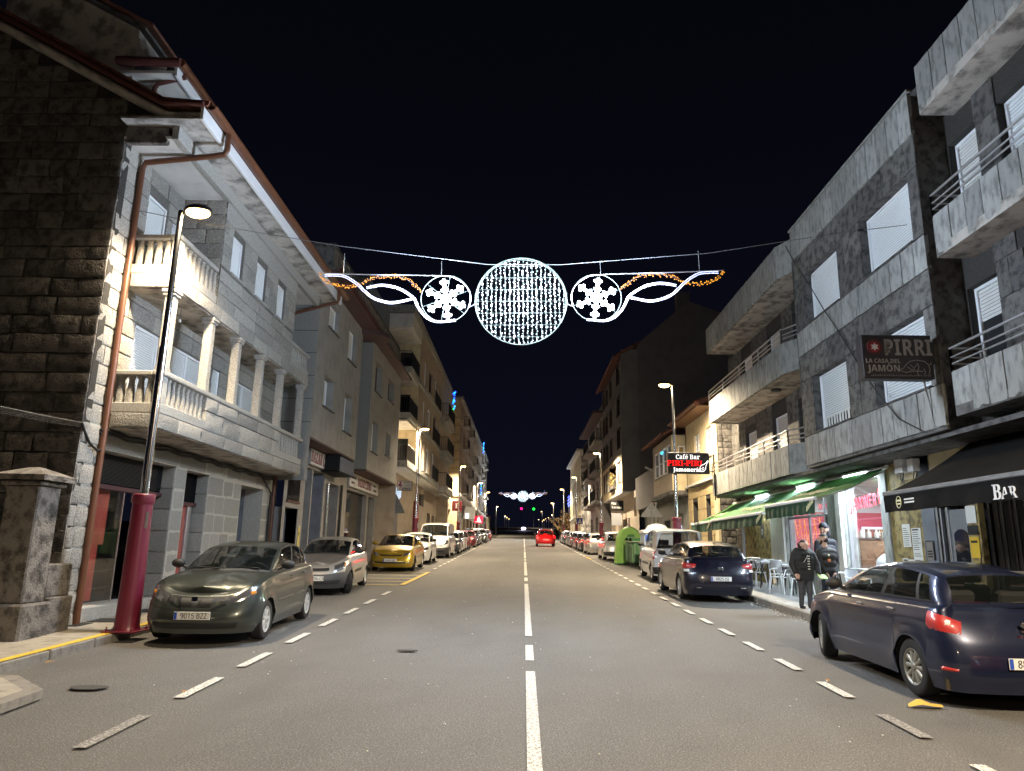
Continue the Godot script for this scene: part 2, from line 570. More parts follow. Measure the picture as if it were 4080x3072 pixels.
func stone_mesh(rough: float, sd: int) -> ArrayMesh:
	var r := RandomNumberGenerator.new()
	r.seed = sd
	var b := MB.new()
	var rows := []
	var xs := [-0.5, -0.44, -0.15, 0.15, 0.44, 0.5]
	var ys := [-0.5, -0.42, 0.0, 0.42, 0.5]
	for y in 5:
		var row := PackedVector3Array()
		for x in 6:
			var edge := x == 0 or x == 5 or y == 0 or y == 4
			var z := 0.5 - (0.10 + rough * 0.6 * r.randf()) if edge else 0.5 + rough * r.randf_range(-0.6, 0.6)
			var jx := 0.0 if edge else r.randf_range(-0.05, 0.05)
			row.append(Vector3(xs[x] + jx + (r.randf_range(-0.012, 0.012) if edge else 0.0), ys[y] + (0.0 if edge else r.randf_range(-0.06, 0.06)) + (r.randf_range(-0.015, 0.015) if edge else 0.0), z))
		rows.append(row)
	b.grid(rows)
	# sides going back
	for x in 5:
		b.quad(Vector3(rows[0][x].x, -0.5, -0.5), Vector3(rows[0][x + 1].x, -0.5, -0.5), rows[0][x + 1], rows[0][x])
		b.quad(rows[4][x], rows[4][x + 1], Vector3(rows[4][x + 1].x, 0.5, -0.5), Vector3(rows[4][x].x, 0.5, -0.5))
	for y in 4:
		b.quad(Vector3(-0.5, rows[y][0].y, -0.5), rows[y][0], rows[y + 1][0], Vector3(-0.5, rows[y + 1][0].y, -0.5))
		b.quad(rows[y][5], Vector3(0.5, rows[y][5].y, -0.5), Vector3(0.5, rows[y + 1][5].y, -0.5), rows[y + 1][5])
	return b.done()

# lay stones over a rectangle of a wall frame, leaving the holes open
func lay_stones(holder: Node3D, fr: Transform3D, u0: float, u1: float, vs: Array, wmin: float, wmax: float, depth: float, holes: Array, mats: Array, meshes: Array, gap := 0.018, called := "block", clear := 0.0) -> void:
	for k in vs.size() - 1:
		var va: float = vs[k]
		var vb: float = vs[k + 1]
		var spans := [[u0, u1]]
		for h in holes:                     # [u0, v0, u1, v1]
			if h[1] < vb - 0.04 and h[3] > va + 0.04:
				var nxt := []
				for s in spans:
					if h[2] <= s[0] or h[0] >= s[1]:
						nxt.append(s)
					else:
						if h[0] - s[0] > 0.06:
							nxt.append([s[0], h[0]])
						if s[1] - h[2] > 0.06:
							nxt.append([h[2], s[1]])
				spans = nxt
		for s in spans:
			var u: float = s[0]
			var first := true
			while u < s[1] - 0.01:
				var w := rng.randf_range(wmin, wmax)
				if first and k % 2 == 1:
					w *= 0.55
				first = false
				if s[1] - u - w < wmin * 0.5:
					w = s[1] - u
				var cx := u + w / 2
				var size := Vector3(w - gap, vb - va - gap, depth)
				var loc := Transform3D(Basis.from_scale(size), Vector3(cx, (va + vb) / 2, clear - depth / 2 + rng.randf_range(-0.006, 0.006)))
				var xf := fr * loc
				part(holder, called, meshes[rng.randi() % meshes.size()], mats[rng.randi() % mats.size()], xf)
				u += w

# plain wall with openings and reveals
func wall_mesh(fr: Transform3D, u0: float, u1: float, v0: float, v1: float, holes: Array, deep := 0.18) -> ArrayMesh:
	var b := MB.new()
	var us := [u0, u1]
	var vv := [v0, v1]
	for h in holes:
		for a in [h[0], h[2]]:
			if a > u0 and a < u1 and not us.has(a):
				us.append(a)
		for a in [h[1], h[3]]:
			if a > v0 and a < v1 and not vv.has(a):
				vv.append(a)
	us.sort()
	vv.sort()
	for x in us.size() - 1:
		for y in vv.size() - 1:
			var cx: float = (us[x] + us[x + 1]) / 2
			var cy: float = (vv[y] + vv[y + 1]) / 2
			var open := false
			for h in holes:
				if cx > h[0] and cx < h[2] and cy > h[1] and cy < h[3]:
					open = true
			if not open:
				b.quad(fr * Vector3(us[x], vv[y], 0), fr * Vector3(us[x + 1], vv[y], 0), fr * Vector3(us[x + 1], vv[y + 1], 0), fr * Vector3(us[x], vv[y + 1], 0))
	for h in holes:
		var a := Vector3(h[0], h[1], 0)
		var c := Vector3(h[2], h[3], 0)
		var d := Vector3(0, 0, -deep)
		var p := [a, Vector3(c.x, a.y, 0), c, Vector3(a.x, c.y, 0)]
		for k in 4:
			var e: Vector3 = p[k]
			var f: Vector3 = p[(k + 1) % 4]
			b.quad(fr * e, fr * (e + d), fr * (f + d), fr * f)
	return b.done()

# window in an opening of a wall frame; kinds: shutter, half, glass, door
var slat_cache := {}
func window(parent: Node3D, fr: Transform3D, h: Array, deep: float, kind: String, opt := {}) -> Node3D:
	var w: float = h[2] - h[0]
	var ht: float = h[3] - h[1]
	var o := hold(parent, opt.get("called", "window"), fr * Transform3D(Basis.IDENTITY, Vector3(h[0], h[1], -deep)))
	var fm: Material = opt.get("frame", M.white_frame)
	var fw: float = opt.get("fw", 0.06)
	var b := MB.new()
	b.bbox(Vector3(0.002, 0.002, 0), Vector3(fw, ht - 0.002, 0.06), 0.008)
	b.bbox(Vector3(w - fw, 0.002, 0), Vector3(w - 0.002, ht - 0.002, 0.06), 0.008)
	b.bbox(Vector3(fw, ht - fw, 0), Vector3(w - fw, ht - 0.002, 0.06), 0.008)
	b.bbox(Vector3(fw, 0.002, 0), Vector3(w - fw, fw, 0.06), 0.008)
	var mul: int = opt.get("mullions", 0)
	for k in mul:
		var x := w * (k + 1) / (mul + 1)
		b.bbox(Vector3(x - fw * 0.5, fw, 0.0), Vector3(x + fw * 0.5, ht - fw, 0.055), 0.008)
	for k in opt.get("transoms", 0):
		var y: float = ht * (k + 1) / (opt.transoms + 1)
		b.bbox(Vector3(fw, y - 0.018, 0.004), Vector3(w - fw, y + 0.018, 0.05), 0.005)
	part(o, "frame", b.done(), fm)
	var open: float = opt.get("open", 0.0)      # how much of the shutter is raised, metres
	if kind == "shutter":
		var sh: float = opt.get("slat", 0.055)
		var smat: Material = opt.get("mat", M.shutter)
		var bottom := fw + open
		var cols := mul + 1
		for c in cols:
			var x0 := w * c / cols + fw * (1.0 if c == 0 else 0.5) + 0.004
			var x1 := w * (c + 1) / cols - fw * (1.0 if c == cols - 1 else 0.5) - 0.004
			var n := int(floor((ht - fw - bottom) / sh))
			var key := "%.3f_%.3f" % [x1 - x0, sh]
			if not slat_cache.has(key):
				var s := MB.new()
				s.grid([PackedVector3Array([Vector3(-(x1 - x0) / 2, 0.0, 0.0), Vector3((x1 - x0) / 2, 0.0, 0.0)]), PackedVector3Array([Vector3(-(x1 - x0) / 2, sh * 0.12, 0.006), Vector3((x1 - x0) / 2, sh * 0.12, 0.006)]), PackedVector3Array([Vector3(-(x1 - x0) / 2, sh * 0.5, 0.016), Vector3((x1 - x0) / 2, sh * 0.5, 0.016)]), PackedVector3Array([Vector3(-(x1 - x0) / 2, sh * 0.84, 0.006), Vector3((x1 - x0) / 2, sh * 0.84, 0.006)]), PackedVector3Array([Vector3(-(x1 - x0) / 2, sh * 0.93, -0.008), Vector3((x1 - x0) / 2, sh * 0.93, -0.008)])])
				slat_cache[key] = s.done()
			if opt.get("joined", false):
				var st := MB.new()
				for k in n:
					var y := ht - fw - (k + 1) * sh
					st.box(Vector3(x0, y + 0.006, 0.0), Vector3(x1, y + sh, 0.014))
				var sp := part(o, "shutter", st.done(), smat)
				sp.set_meta("kind", "stuff")
			else:
				for k in n:
					part(o, "slat", slat_cache[key], smat, Transform3D(Basis.IDENTITY, Vector3((x0 + x1) / 2, ht - fw - (k + 1) * sh, 0.016)))
			part(o, "backing", slab(Vector3(x0, bottom, -0.004), Vector3(x1, ht - fw, 0.002)), M.void)
	if kind == "glass" or kind == "door" or open > 0.0:
		part(o, "pane", slab(Vector3(fw, fw, 0.004), Vector3(w - fw, ht - fw if open <= 0 else fw + open, 0.010)), opt.get("glass", M.glass_dark))
	if opt.has("curtain"):
		part(o, "curtain", curtain_mesh(fw, w - fw, fw, fw + maxf(open, 0.3)), opt.curtain, Transform3D(Basis.IDENTITY, Vector3(0, 0, 0.012)))
	if opt.get("sill", true):
		part(o, "sill", slab(Vector3(-0.06, -0.055, -0.0), Vector3(w + 0.06, -0.004, deep + 0.06), 0.008), opt.get("sillmat", M.granite_fine))
	return o

func curtain_mesh(x0: float, x1: float, y0: float, y1: float) -> ArrayMesh:
	var b := MB.new()
	var rows := []
	for y in 2:
		var r := PackedVector3Array()
		var n := int((x1 - x0) / 0.03)
		for k in n + 1:
			r.append(Vector3(lerpf(x0, x1, float(k) / n), [y0, y1][y], 0.012 * sin(k * 1.3) + 0.006 * sin(k * 3.1)))
		rows.append(r)
	b.grid(rows)
	return b.done()

func put_text(parent: Node3D, s: String, size: float, at: Transform3D, m: Material, font := "Droid Sans", bold := false, called := "lettering", depth := 0.006) -> MeshInstance3D:
	return part(parent, called, text_mesh(s, size, depth, font, bold), m, at)

# ---------------------------------------------------------------- street lamps
func lamp(x: float, z: float, side: float, label: String, lit := 110.0, group := "lamp posts along the street", simple := false, xtop := 0.0) -> Node3D:
	var y := gy(z) + (0.1 if side > 0 else 0.13)
	var o := thing("street_lamp", label, "street lamp", Vector3(x, y, z), group)
	var b := MB.new()
	if simple:
		b.lathe(PackedVector2Array([Vector2(0.16, 0), Vector2(0.15, 2.0), Vector2(0.06, 2.1), Vector2(0.05, 6.95), Vector2(0.0, 6.96)]), 8)
		part(o, "pole", b.done(), M.galv)
	else:
		b.bbox(Vector3(-0.25, 0.0, -0.25), Vector3(0.25, 0.025, 0.25), 0.006)
		part(o, "base_plate", b.done(), M.wine)
		for k in 4:
			var nut := MB.new()
			nut.lathe(PackedVector2Array([Vector2(0.02, 0), Vector2(0.02, 0.03), Vector2(0.011, 0.03), Vector2(0.011, 0.06), Vector2(0, 0.06)]), 6)
			part(o, "bolt", nut.done(), M.wine, Transform3D(Basis.IDENTITY, Vector3([-0.2, 0.2, 0.2, -0.2][k], 0.025, [-0.2, -0.2, 0.2, 0.2][k])))
		b = MB.new()
		b.lathe(PackedVector2Array([Vector2(0.205, 0.02), Vector2(0.18, 0.09), Vector2(0.172, 0.3), Vector2(0.160, 1.2), Vector2(0.150, 1.90), Vector2(0.150, 1.94), Vector2(0.172, 1.95), Vector2(0.172, 2.06), Vector2(0.16, 2.08), Vector2(0.06, 2.085)]), 28)
		part(o, "sleeve", b.done(), M.wine)
		part(o, "sticker", slab(Vector3(0.095, 1.55, 0.118), Vector3(0.135, 1.80, 0.124), 0.0, Transform3D(Basis(Vector3.UP, 0.25), Vector3.ZERO)), M.alu)
		b = MB.new()
		b.lathe(PackedVector2Array([Vector2(0.066, 2.05), Vector2(0.064, 4.5), Vector2(0.052, 4.52), Vector2(0.048, 6.90), Vector2(0.05, 6.95), Vector2(0.04, 6.99), Vector2(0.0, 7.0)]), 18)
		part(o, "pole", b.done(), M.steel)
	part(o, "arm", rod([Vector3(0, 6.88, 0), Vector3(side * 0.08, 6.97, 0), Vector3(side * 0.22, 6.99, 0)], 0.03, 8), M.dark_metal)
	b = MB.new()     # shallow dish housing over the lens
	b.lathe(PackedVector2Array([Vector2(0.20, 6.965), Vector2(0.215, 6.98), Vector2(0.205, 7.02), Vector2(0.15, 7.07), Vector2(0.06, 7.09), Vector2(0.0, 7.095)]), 16)
	part(o, "housing", b.done(), M.dark_metal, Transform3D(Basis.from_scale(Vector3(1.15, 1, 0.8)), Vector3(side * 0.30, 0, 0)))
	b = MB.new()
	b.ball(Vector3.ZERO, Vector3(0.21, 0.085, 0.15), 14, 8)
	part(o, "lens", b.done(), M.lamp_warm, Transform3D(Basis.IDENTITY, Vector3(side * 0.30, 6.95, 0)))
	if lit > 0:
		var l := SpotLight3D.new()
		l.name = "light"
		l.position = Vector3(side * 0.30, 6.93, 0)
		l.rotation = Vector3(-PI / 2, 0, 0)
		l.spot_angle = 84.0
		l.spot_angle_attenuation = 0.55
		l.spot_range = 60.0
		l.spot_attenuation = 2.0
		l.light_energy = lit
		l.light_color = Color(1.0, 0.91, 0.77)
		l.light_size = 0.12
		l.shadow_enabled = true
		o.add_child(l, true)
	return o

func lamp_rows() -> void:
	lamp(-6.05, -11.4, 1, "lamp post on the yellow-lined pavement in front of the stone house", 38.0)
	lamp(-5.85, -39.3, 1, "lamp post beside the hairdresser sign and white van")
	lamp(-5.75, -64.0, 1, "lamp post by the first pale tall apartment block")
	lamp(-5.65, -88.0, 1, "upper of the two lamps at the far end of the apartment row")
	lamp(-5.85, -112.0, 1, "lower of the two lamps at the far end of the apartment row")
	lamp(5.5, -26.2, -1, "lamp post behind the cafe bar sign")
	lamp(5.45, -51.2, -1, "lamp post by the tall dark building with balcony plants")
	lamp(5.55, -76.3, -1, "lamp post beside the zebra crossing sign")
	lamp(5.55, -100.8, -1, "lamp post above the round dry bush")
	# the rows go on behind the viewer and light the near ground
	lamp(5.55, -0.8, -1, "lamp post on the right pavement beside the viewer, out of frame")
	lamp(-6.05, 15.5, 1, "lamp post on the left pavement behind the viewer, out of frame")
	lamp(5.55, 25.0, -1, "lamp post on the right pavement far behind the viewer, out of frame")

# ---------------------------------------------------------------- ground
func strip(b: MB, x0: float, x1: float, z0: float, z1: float, h: float, step := 4.0) -> void:    # z0 nearer than z1
	var z := z0
	while z > z1 + 0.001:
		var e := maxf(z1, z - step)
		b.quad(Vector3(x0, gy(z) + h, z), Vector3(x1, gy(z) + h, z), Vector3(x1, gy(e) + h, e), Vector3(x0, gy(e) + h, e))
		z = e

func xl(z: float) -> float: return -3.40 + 0.0095 * z
func xr(z: float) -> float: return 3.50 - 0.0095 * z

func kerb_run(x0: float, x1: float, z0: float, z1: float, h: float, parent: Node3D) -> void:
	var z := z0
	var meshes := []
	for k in 3:
		var b := MB.new()
		b.bbox(Vector3(x0, -0.12, -0.485 + 0.006 * k), Vector3(x1, h, 0.485), 0.018)
		meshes.append(b.done())
	while z > z1:
		part(parent, "kerb_stone", meshes[rng.randi() % 3], M.kerb, Transform3D(Basis(Vector3.RIGHT, atan(S)), Vector3(rng.randf_range(-0.008, 0.008), gy(z - 0.5) + rng.randf_range(-0.006, 0.004), z - 0.5)))
		z -= 0.99

func build_ground() -> void:
	var b := MB.new()
	var zs := [120.0, 40.0, 0.0, -60.0, -122.0, -133.0, -145.0, -157.0, -170.0, -240.0, -320.0, -450.0, -600.0, -1500.0, -2900.0]
	for k in zs.size() - 1:
		for x in [[-900.0, -60.0], [-60.0, -7.0], [-7.0, 7.0], [7.0, 60.0], [60.0, 900.0]]:
			b.quad(Vector3(x[0], gy(zs[k]) - 0.06, zs[k]), Vector3(x[1], gy(zs[k]) - 0.06, zs[k]), Vector3(x[1], gy(zs[k + 1]) - 0.06, zs[k + 1]), Vector3(x[0], gy(zs[k + 1]) - 0.06, zs[k + 1]))
	struct("ground", b.done(), M.earth)

	# asphalt, with wheel tracks and repairs of other tone
	var nz := noise(5, 0.25, 3)
	var nz2 := noise(6, 1.6, 2)
	b = MB.new()
	b.colored = true
	var z := 45.0
	var rows := []
	var cols := []
	while z > -330.0:
		var row := PackedVector3Array()
		var x := -6.3
		while x < 6.35:
			row.append(Vector3(x if x > -6.2 or z > -8.6 else x, gy(z) + 0.03 * cos(x / 6.2 * PI / 2) - 0.03, z))
			x += 0.35
		rows.append(row)
		z -= 0.5 if z < 0 and z > -40 else (1.5 if z > -125 else 5.0)
	var first := b.v.size()
	b.grid(rows)
	for k in range(first, b.v.size()):
		var p := b.v[k]
		var f := 0.96 + 0.16 * nz.get_noise_2d(p.x * 2.0, p.z * 0.5) + 0.10 * nz2.get_noise_2d(p.x, p.z)
		b.c[k] = Color(f, f, f)
	var road := struct("road", b.done(), M.asphalt)

	# side road surface by the gate at the near left
	b = MB.new()
	b.colored = true
	strip(b, -14.0, -6.28, 45.0, -9.0, 0.0, 6.0)
	struct("side_road", b.done(), M.asphalt)

	# markings
	var dash := func(x0: float, x1: float, za: float, zb: float, m: Material, called: String, h := 0.008) -> void:
		var q := MB.new()
		strip(q, x0, x1, za, zb, h, 1.0)
		part(road, called, q.done(), m)
	for s in [[-2.0, -9.45], [-10.2, -11.47], [-12.41, -23.5], [-24.7, -26.4], [-27.6, -38.6], [-39.8, -41.6], [-42.8, -54.0], [-55.2, -57.0], [-58.0, -59.6], [-60.6, -62.2], [-63.2, -64.8], [-66.0, -80.0], [-82.0, -98.0], [-100.0, -121.0]]:
		dash.call(0.05 - 0.0, 0.165, s[0], s[1], M.line_white, "centre_dash", 0.012)
	for k in 8:
		var zc: float = [-6.55, -8.24, -9.9, -11.78, -13.63, -15.47, -17.36, -19.5][k]
		dash.call(xl(zc) - 0.06, xl(zc) + 0.06, zc + 0.5, zc - 0.5, M.line_faint if k == 0 else M.line_white, "parking_dash")
	for k in 30:
		var zc: float = -31.0 - 2.0 * k
		dash.call(xl(zc) - 0.06, xl(zc) + 0.06, zc + 0.5, zc - 0.5, M.line_white, "parking_dash")
	for k in 24:
		var zc: float = -5.75 - 1.53 * k
		dash.call(xr(zc) - 0.06, xr(zc) + 0.06, zc + 0.4, zc - 0.4, M.line_faint if k == 1 else M.line_white, "parking_dash")
	for k in 20:
		var zc: float = -48.0 - 3.2 * k
		dash.call(xr(zc) - 0.07, xr(zc) + 0.07, zc + 1.0, zc - 1.0, M.line_white, "parking_dash")
	dash.call(3.88, 4.02, -42.5, -46.5, M.line_yellow, "loading_line")
	# yellow loading bay
	dash.call(-3.72, -3.56, -22.3, -28.5, M.line_yellow, "loading_line", 0.010)
	for zc in [-22.2, -23.5, -24.9, -26.5, -28.2]:
		dash.call(-6.1, -3.72, zc + 0.05, zc - 0.05, M.line_yellow, "loading_line")
	# far stop line over the crest
	dash.call(-5.5, 5.5, -120.6, -121.2, M.line_white, "stop_line")

	# left pavement: slabs and kerb with a yellow top edge
	b = MB.new()
	strip(b, -9.2, -6.14, -8.75, -122.0, -0.02, 4.0)
	var pl := struct("pavement_left", b.done(), M.mortar)
	var zc2 := -8.8
	while zc2 > -36.0:
		var ln := 1.9
		for q in [[-9.2, -7.72], [-7.71, -6.27]]:
			b = MB.new()
			b.bbox(Vector3(q[0], -0.1, -ln / 2 + 0.004), Vector3(q[1], 0.1, ln / 2 - 0.004), 0.006)
			part(pl, "paving_slab", b.done(), M.pavement, Transform3D(Basis(Vector3.RIGHT, atan(S)), Vector3(0, gy(zc2 - ln / 2) + rng.randf_range(-0.002, 0.002), zc2 - ln / 2)))
		zc2 -= ln
	b = MB.new()
	strip(b, -9.2, -6.1, zc2, -122.0, 0.1, 6.0)
	part(pl, "paving", b.done(), M.pavement)
	kerb_run(-6.27, -6.12, -8.75, -60.0, 0.10, pl)
	b = MB.new()
	strip(b, -6.262, -6.135, -8.75, -12.9, 0.107, 0.5)
	part(pl, "yellow_kerb_line", b.done(), M.line_yellow)
	for q in [[-7.28, -12.0, 0.24], [-7.0, -12.55, 0.3], [-7.05, -14.0, 0.35]]:
		part(pl, "manhole_cover", slab(Vector3(-q[2], 0.0, -0.22), Vector3(q[2], 0.012, 0.22), 0.004, Transform3D(Basis(Vector3.RIGHT, atan(S)), Vector3(q[0], gy(q[1]) + 0.10, q[1]))), M.iron)

	# paved corner island on the near left
	b = MB.new()
	var isl := PackedVector2Array([Vector2(-9.0, -8.25), Vector2(-5.50, -8.25), Vector2(-4.80, -7.62), Vector2(-4.78, -7.0), Vector2(-6.0, -5.4), Vector2(-9.0, -5.0)])
	var tilt := Transform3D(Basis(Vector3.RIGHT, atan(S)) * Basis(Vector3.RIGHT, -PI / 2), Vector3.ZERO)
	var flat := PackedVector2Array()
	for p in isl:
		flat.append(Vector2(p.x, -p.y))
	b.poly(flat, tilt, 0.085)
	var island := struct("pavement_corner", b.done(), M.kerb)
	var inner := Geometry2D.offset_polygon(flat, -0.16)[0]
	b = MB.new()
	b.poly(inner, Transform3D(tilt.basis, Vector3(0, 0.07, 0)), 0.021)
	part(island, "paving_slab", b.done(), M.pavement)

	# right pavement
	b = MB.new()
	strip(b, 5.9, 12.0, 30.0, -122.0, -0.02, 4.0)
	var prt := struct("pavement_right", b.done(), M.mortar)
	zc2 = -2.0
	while zc2 > -44.0:
		for q in [[6.06, 7.04], [7.05, 8.2]]:
			b = MB.new()
			b.bbox(Vector3(q[0], -0.1, -0.995), Vector3(q[1], 0.13, 0.995), 0.006)
			part(prt, "paving_slab", b.done(), M.pavement_cool, Transform3D(Basis(Vector3.RIGHT, atan(S)), Vector3(0, gy(zc2 - 1.0) + rng.randf_range(-0.002, 0.002), zc2 - 1.0)))
		zc2 -= 2.0
	b = MB.new()
	strip(b, 5.95, 12.0, zc2, -122.0, 0.13, 6.0)
	strip(b, 6.0, 12.0, 30.0, -2.0, 0.13, 6.0)
	part(prt, "paving", b.done(), M.pavement_cool)
	kerb_run(5.90, 6.06, -2.0, -60.0, 0.13, prt)

	# things lying on the ground
	b = MB.new()
	var pts := PackedVector2Array()
	for k in 18:
		var a := TAU * k / 18
		pts.append(Vector2(cos(a) * 0.20 * (1 + 0.08 * sin(3 * a)), sin(a) * 0.12 * (1 + 0.1 * cos(2 * a))))
	b.poly(pts, tilt * Transform3D(Basis.IDENTITY, Vector3(-4.63, 8.11, 0.004)), 0.005)
	part(road, "tar_patch", b.done(), M.tar)
	b = MB.new()
	b.poly(pts, tilt * Transform3D(Basis.from_scale(Vector3(0.75, 0.6, 1)), Vector3(-1.63, 10.73, 0.018)), 0.007)
	part(road, "tar_patch", b.done(), M.tar)
	# crumbs of grit along the right kerb, too many to count
	var mm := MultiMesh.new()
	mm.transform_format = MultiMesh.TRANSFORM_3D
	var gm := MB.new()
	gm.ball(Vector3.ZERO, Vector3(0.012, 0.007, 0.010), 5, 3)
	mm.mesh = gm.done()
	mm.mesh.surface_set_material(0, M.paper)
	mm.instance_count = 900
	for k in 900:
		var gz := rng.randf_range(-30, -12) if k < 500 else rng.randf_range(-45, -4)
		var gx := 5.86 - absf(rng.randfn(0, 0.16)) if k < 500 else rng.randf_range(-6, 5.8)
		mm.set_instance_transform(k, Transform3D(Basis(Vector3.UP, rng.randf() * TAU) * Basis.from_scale(Vector3.ONE * rng.randf_range(0.3, 1.1)), Vector3(gx, gy(gz) + 0.008, gz)))
	var mi := MultiMeshInstance3D.new()
	mi.name = "grit"
	mi.multimesh = mm
	mi.set_meta("kind", "stuff")
	mi.set_meta("label", "pale grit scattered along the kerb and over the road")
	mi.set_meta("category", "grit")
	add_child(mi)
	# crumpled yellow paper
	var o := thing("paper_scrap", "crumpled yellow paper lying on the road behind the dark blue hatchback", "litter", Vector3(4.19, gy(-8.07) + 0.006, -8.07))
	b = MB.new()
	b.grid([PackedVector3Array([Vector3(-0.18, 0.0, 0.05), Vector3(-0.05, 0.03, 0.08), Vector3(0.08, 0.01, 0.07), Vector3(0.19, 0.0, 0.03)]), PackedVector3Array([Vector3(-0.16, 0.02, 0.0), Vector3(-0.03, 0.07, 0.01), Vector3(0.07, 0.03, 0.0), Vector3(0.2, 0.015, -0.02)]), PackedVector3Array([Vector3(-0.12, 0.01, -0.07), Vector3(-0.02, 0.05, -0.1), Vector3(0.09, 0.02, -0.06), Vector3(0.16, 0.0, -0.07)])])
	part(o, "sheet", b.done(), mat(lin(0.62, 0.40, 0.07), 0.7))
	var lm := MB.new()
	lm.grid([PackedVector3Array([Vector3(-0.06, 0.0, 0.01), Vector3(0.0, 0.012, 0.025), Vector3(0.06, 0.0, 0.005)]), PackedVector3Array([Vector3(-0.05, 0.01, -0.01), Vector3(0.0, 0.018, -0.025), Vector3(0.06, 0.006, -0.008)])])
	var leaf := lm.done()
	var lmat := mat(lin(0.32, 0.17, 0.05), 0.8)
	for q in [[-5.91, -9.41, "dry leaf by the yellow kerb on the left"], [-3.55, -8.0, "dry leaf beside a parking dash near the grey hatchback"], [3.7, -9.3, "small dry leaf on the road by the blue car's rear wheel"]]:
		var l := thing("dry_leaf", q[2], "leaf", Vector3(q[0], gy(q[1]) + 0.006, q[1]), "dry leaves on the road")
		part(l, "blade", leaf, lmat, Transform3D(Basis(Vector3.UP, q[0] * 3.0), Vector3.ZERO))

# ---------------------------------------------------------------- granite house on the near left
func courses(a: float, b: float, hgt: float) -> Array:
	var n := maxi(1, int(round((b - a) / hgt)))
	var r := []
	for k in n + 1:
		r.append(lerpf(a, b, float(k) / n))
	return r

func baluster_mesh(h: float) -> ArrayMesh:
	var b := MB.new()
	var rows := []
	for p in [[0.0, 0.062], [0.06, 0.062], [0.09, 0.056], [0.35, 0.058], [0.55, 0.052], [0.86, 0.040], [0.92, 0.052], [1.0, 0.055]]:
		var r := PackedVector3Array()
		for k in 8:
			var sx: float = [-1, -0.6, 0.6, 1, 1, 0.6, -0.6, -1][k]
			var sz: float = [0.6, 1, 1, 0.6, -0.6, -1, -1, -0.6][k]
			r.append(Vector3(sx * p[1], p[0] * h, sz * p[1]))
		rows.append(r)
	b.grid(rows, true)
	return b.done()

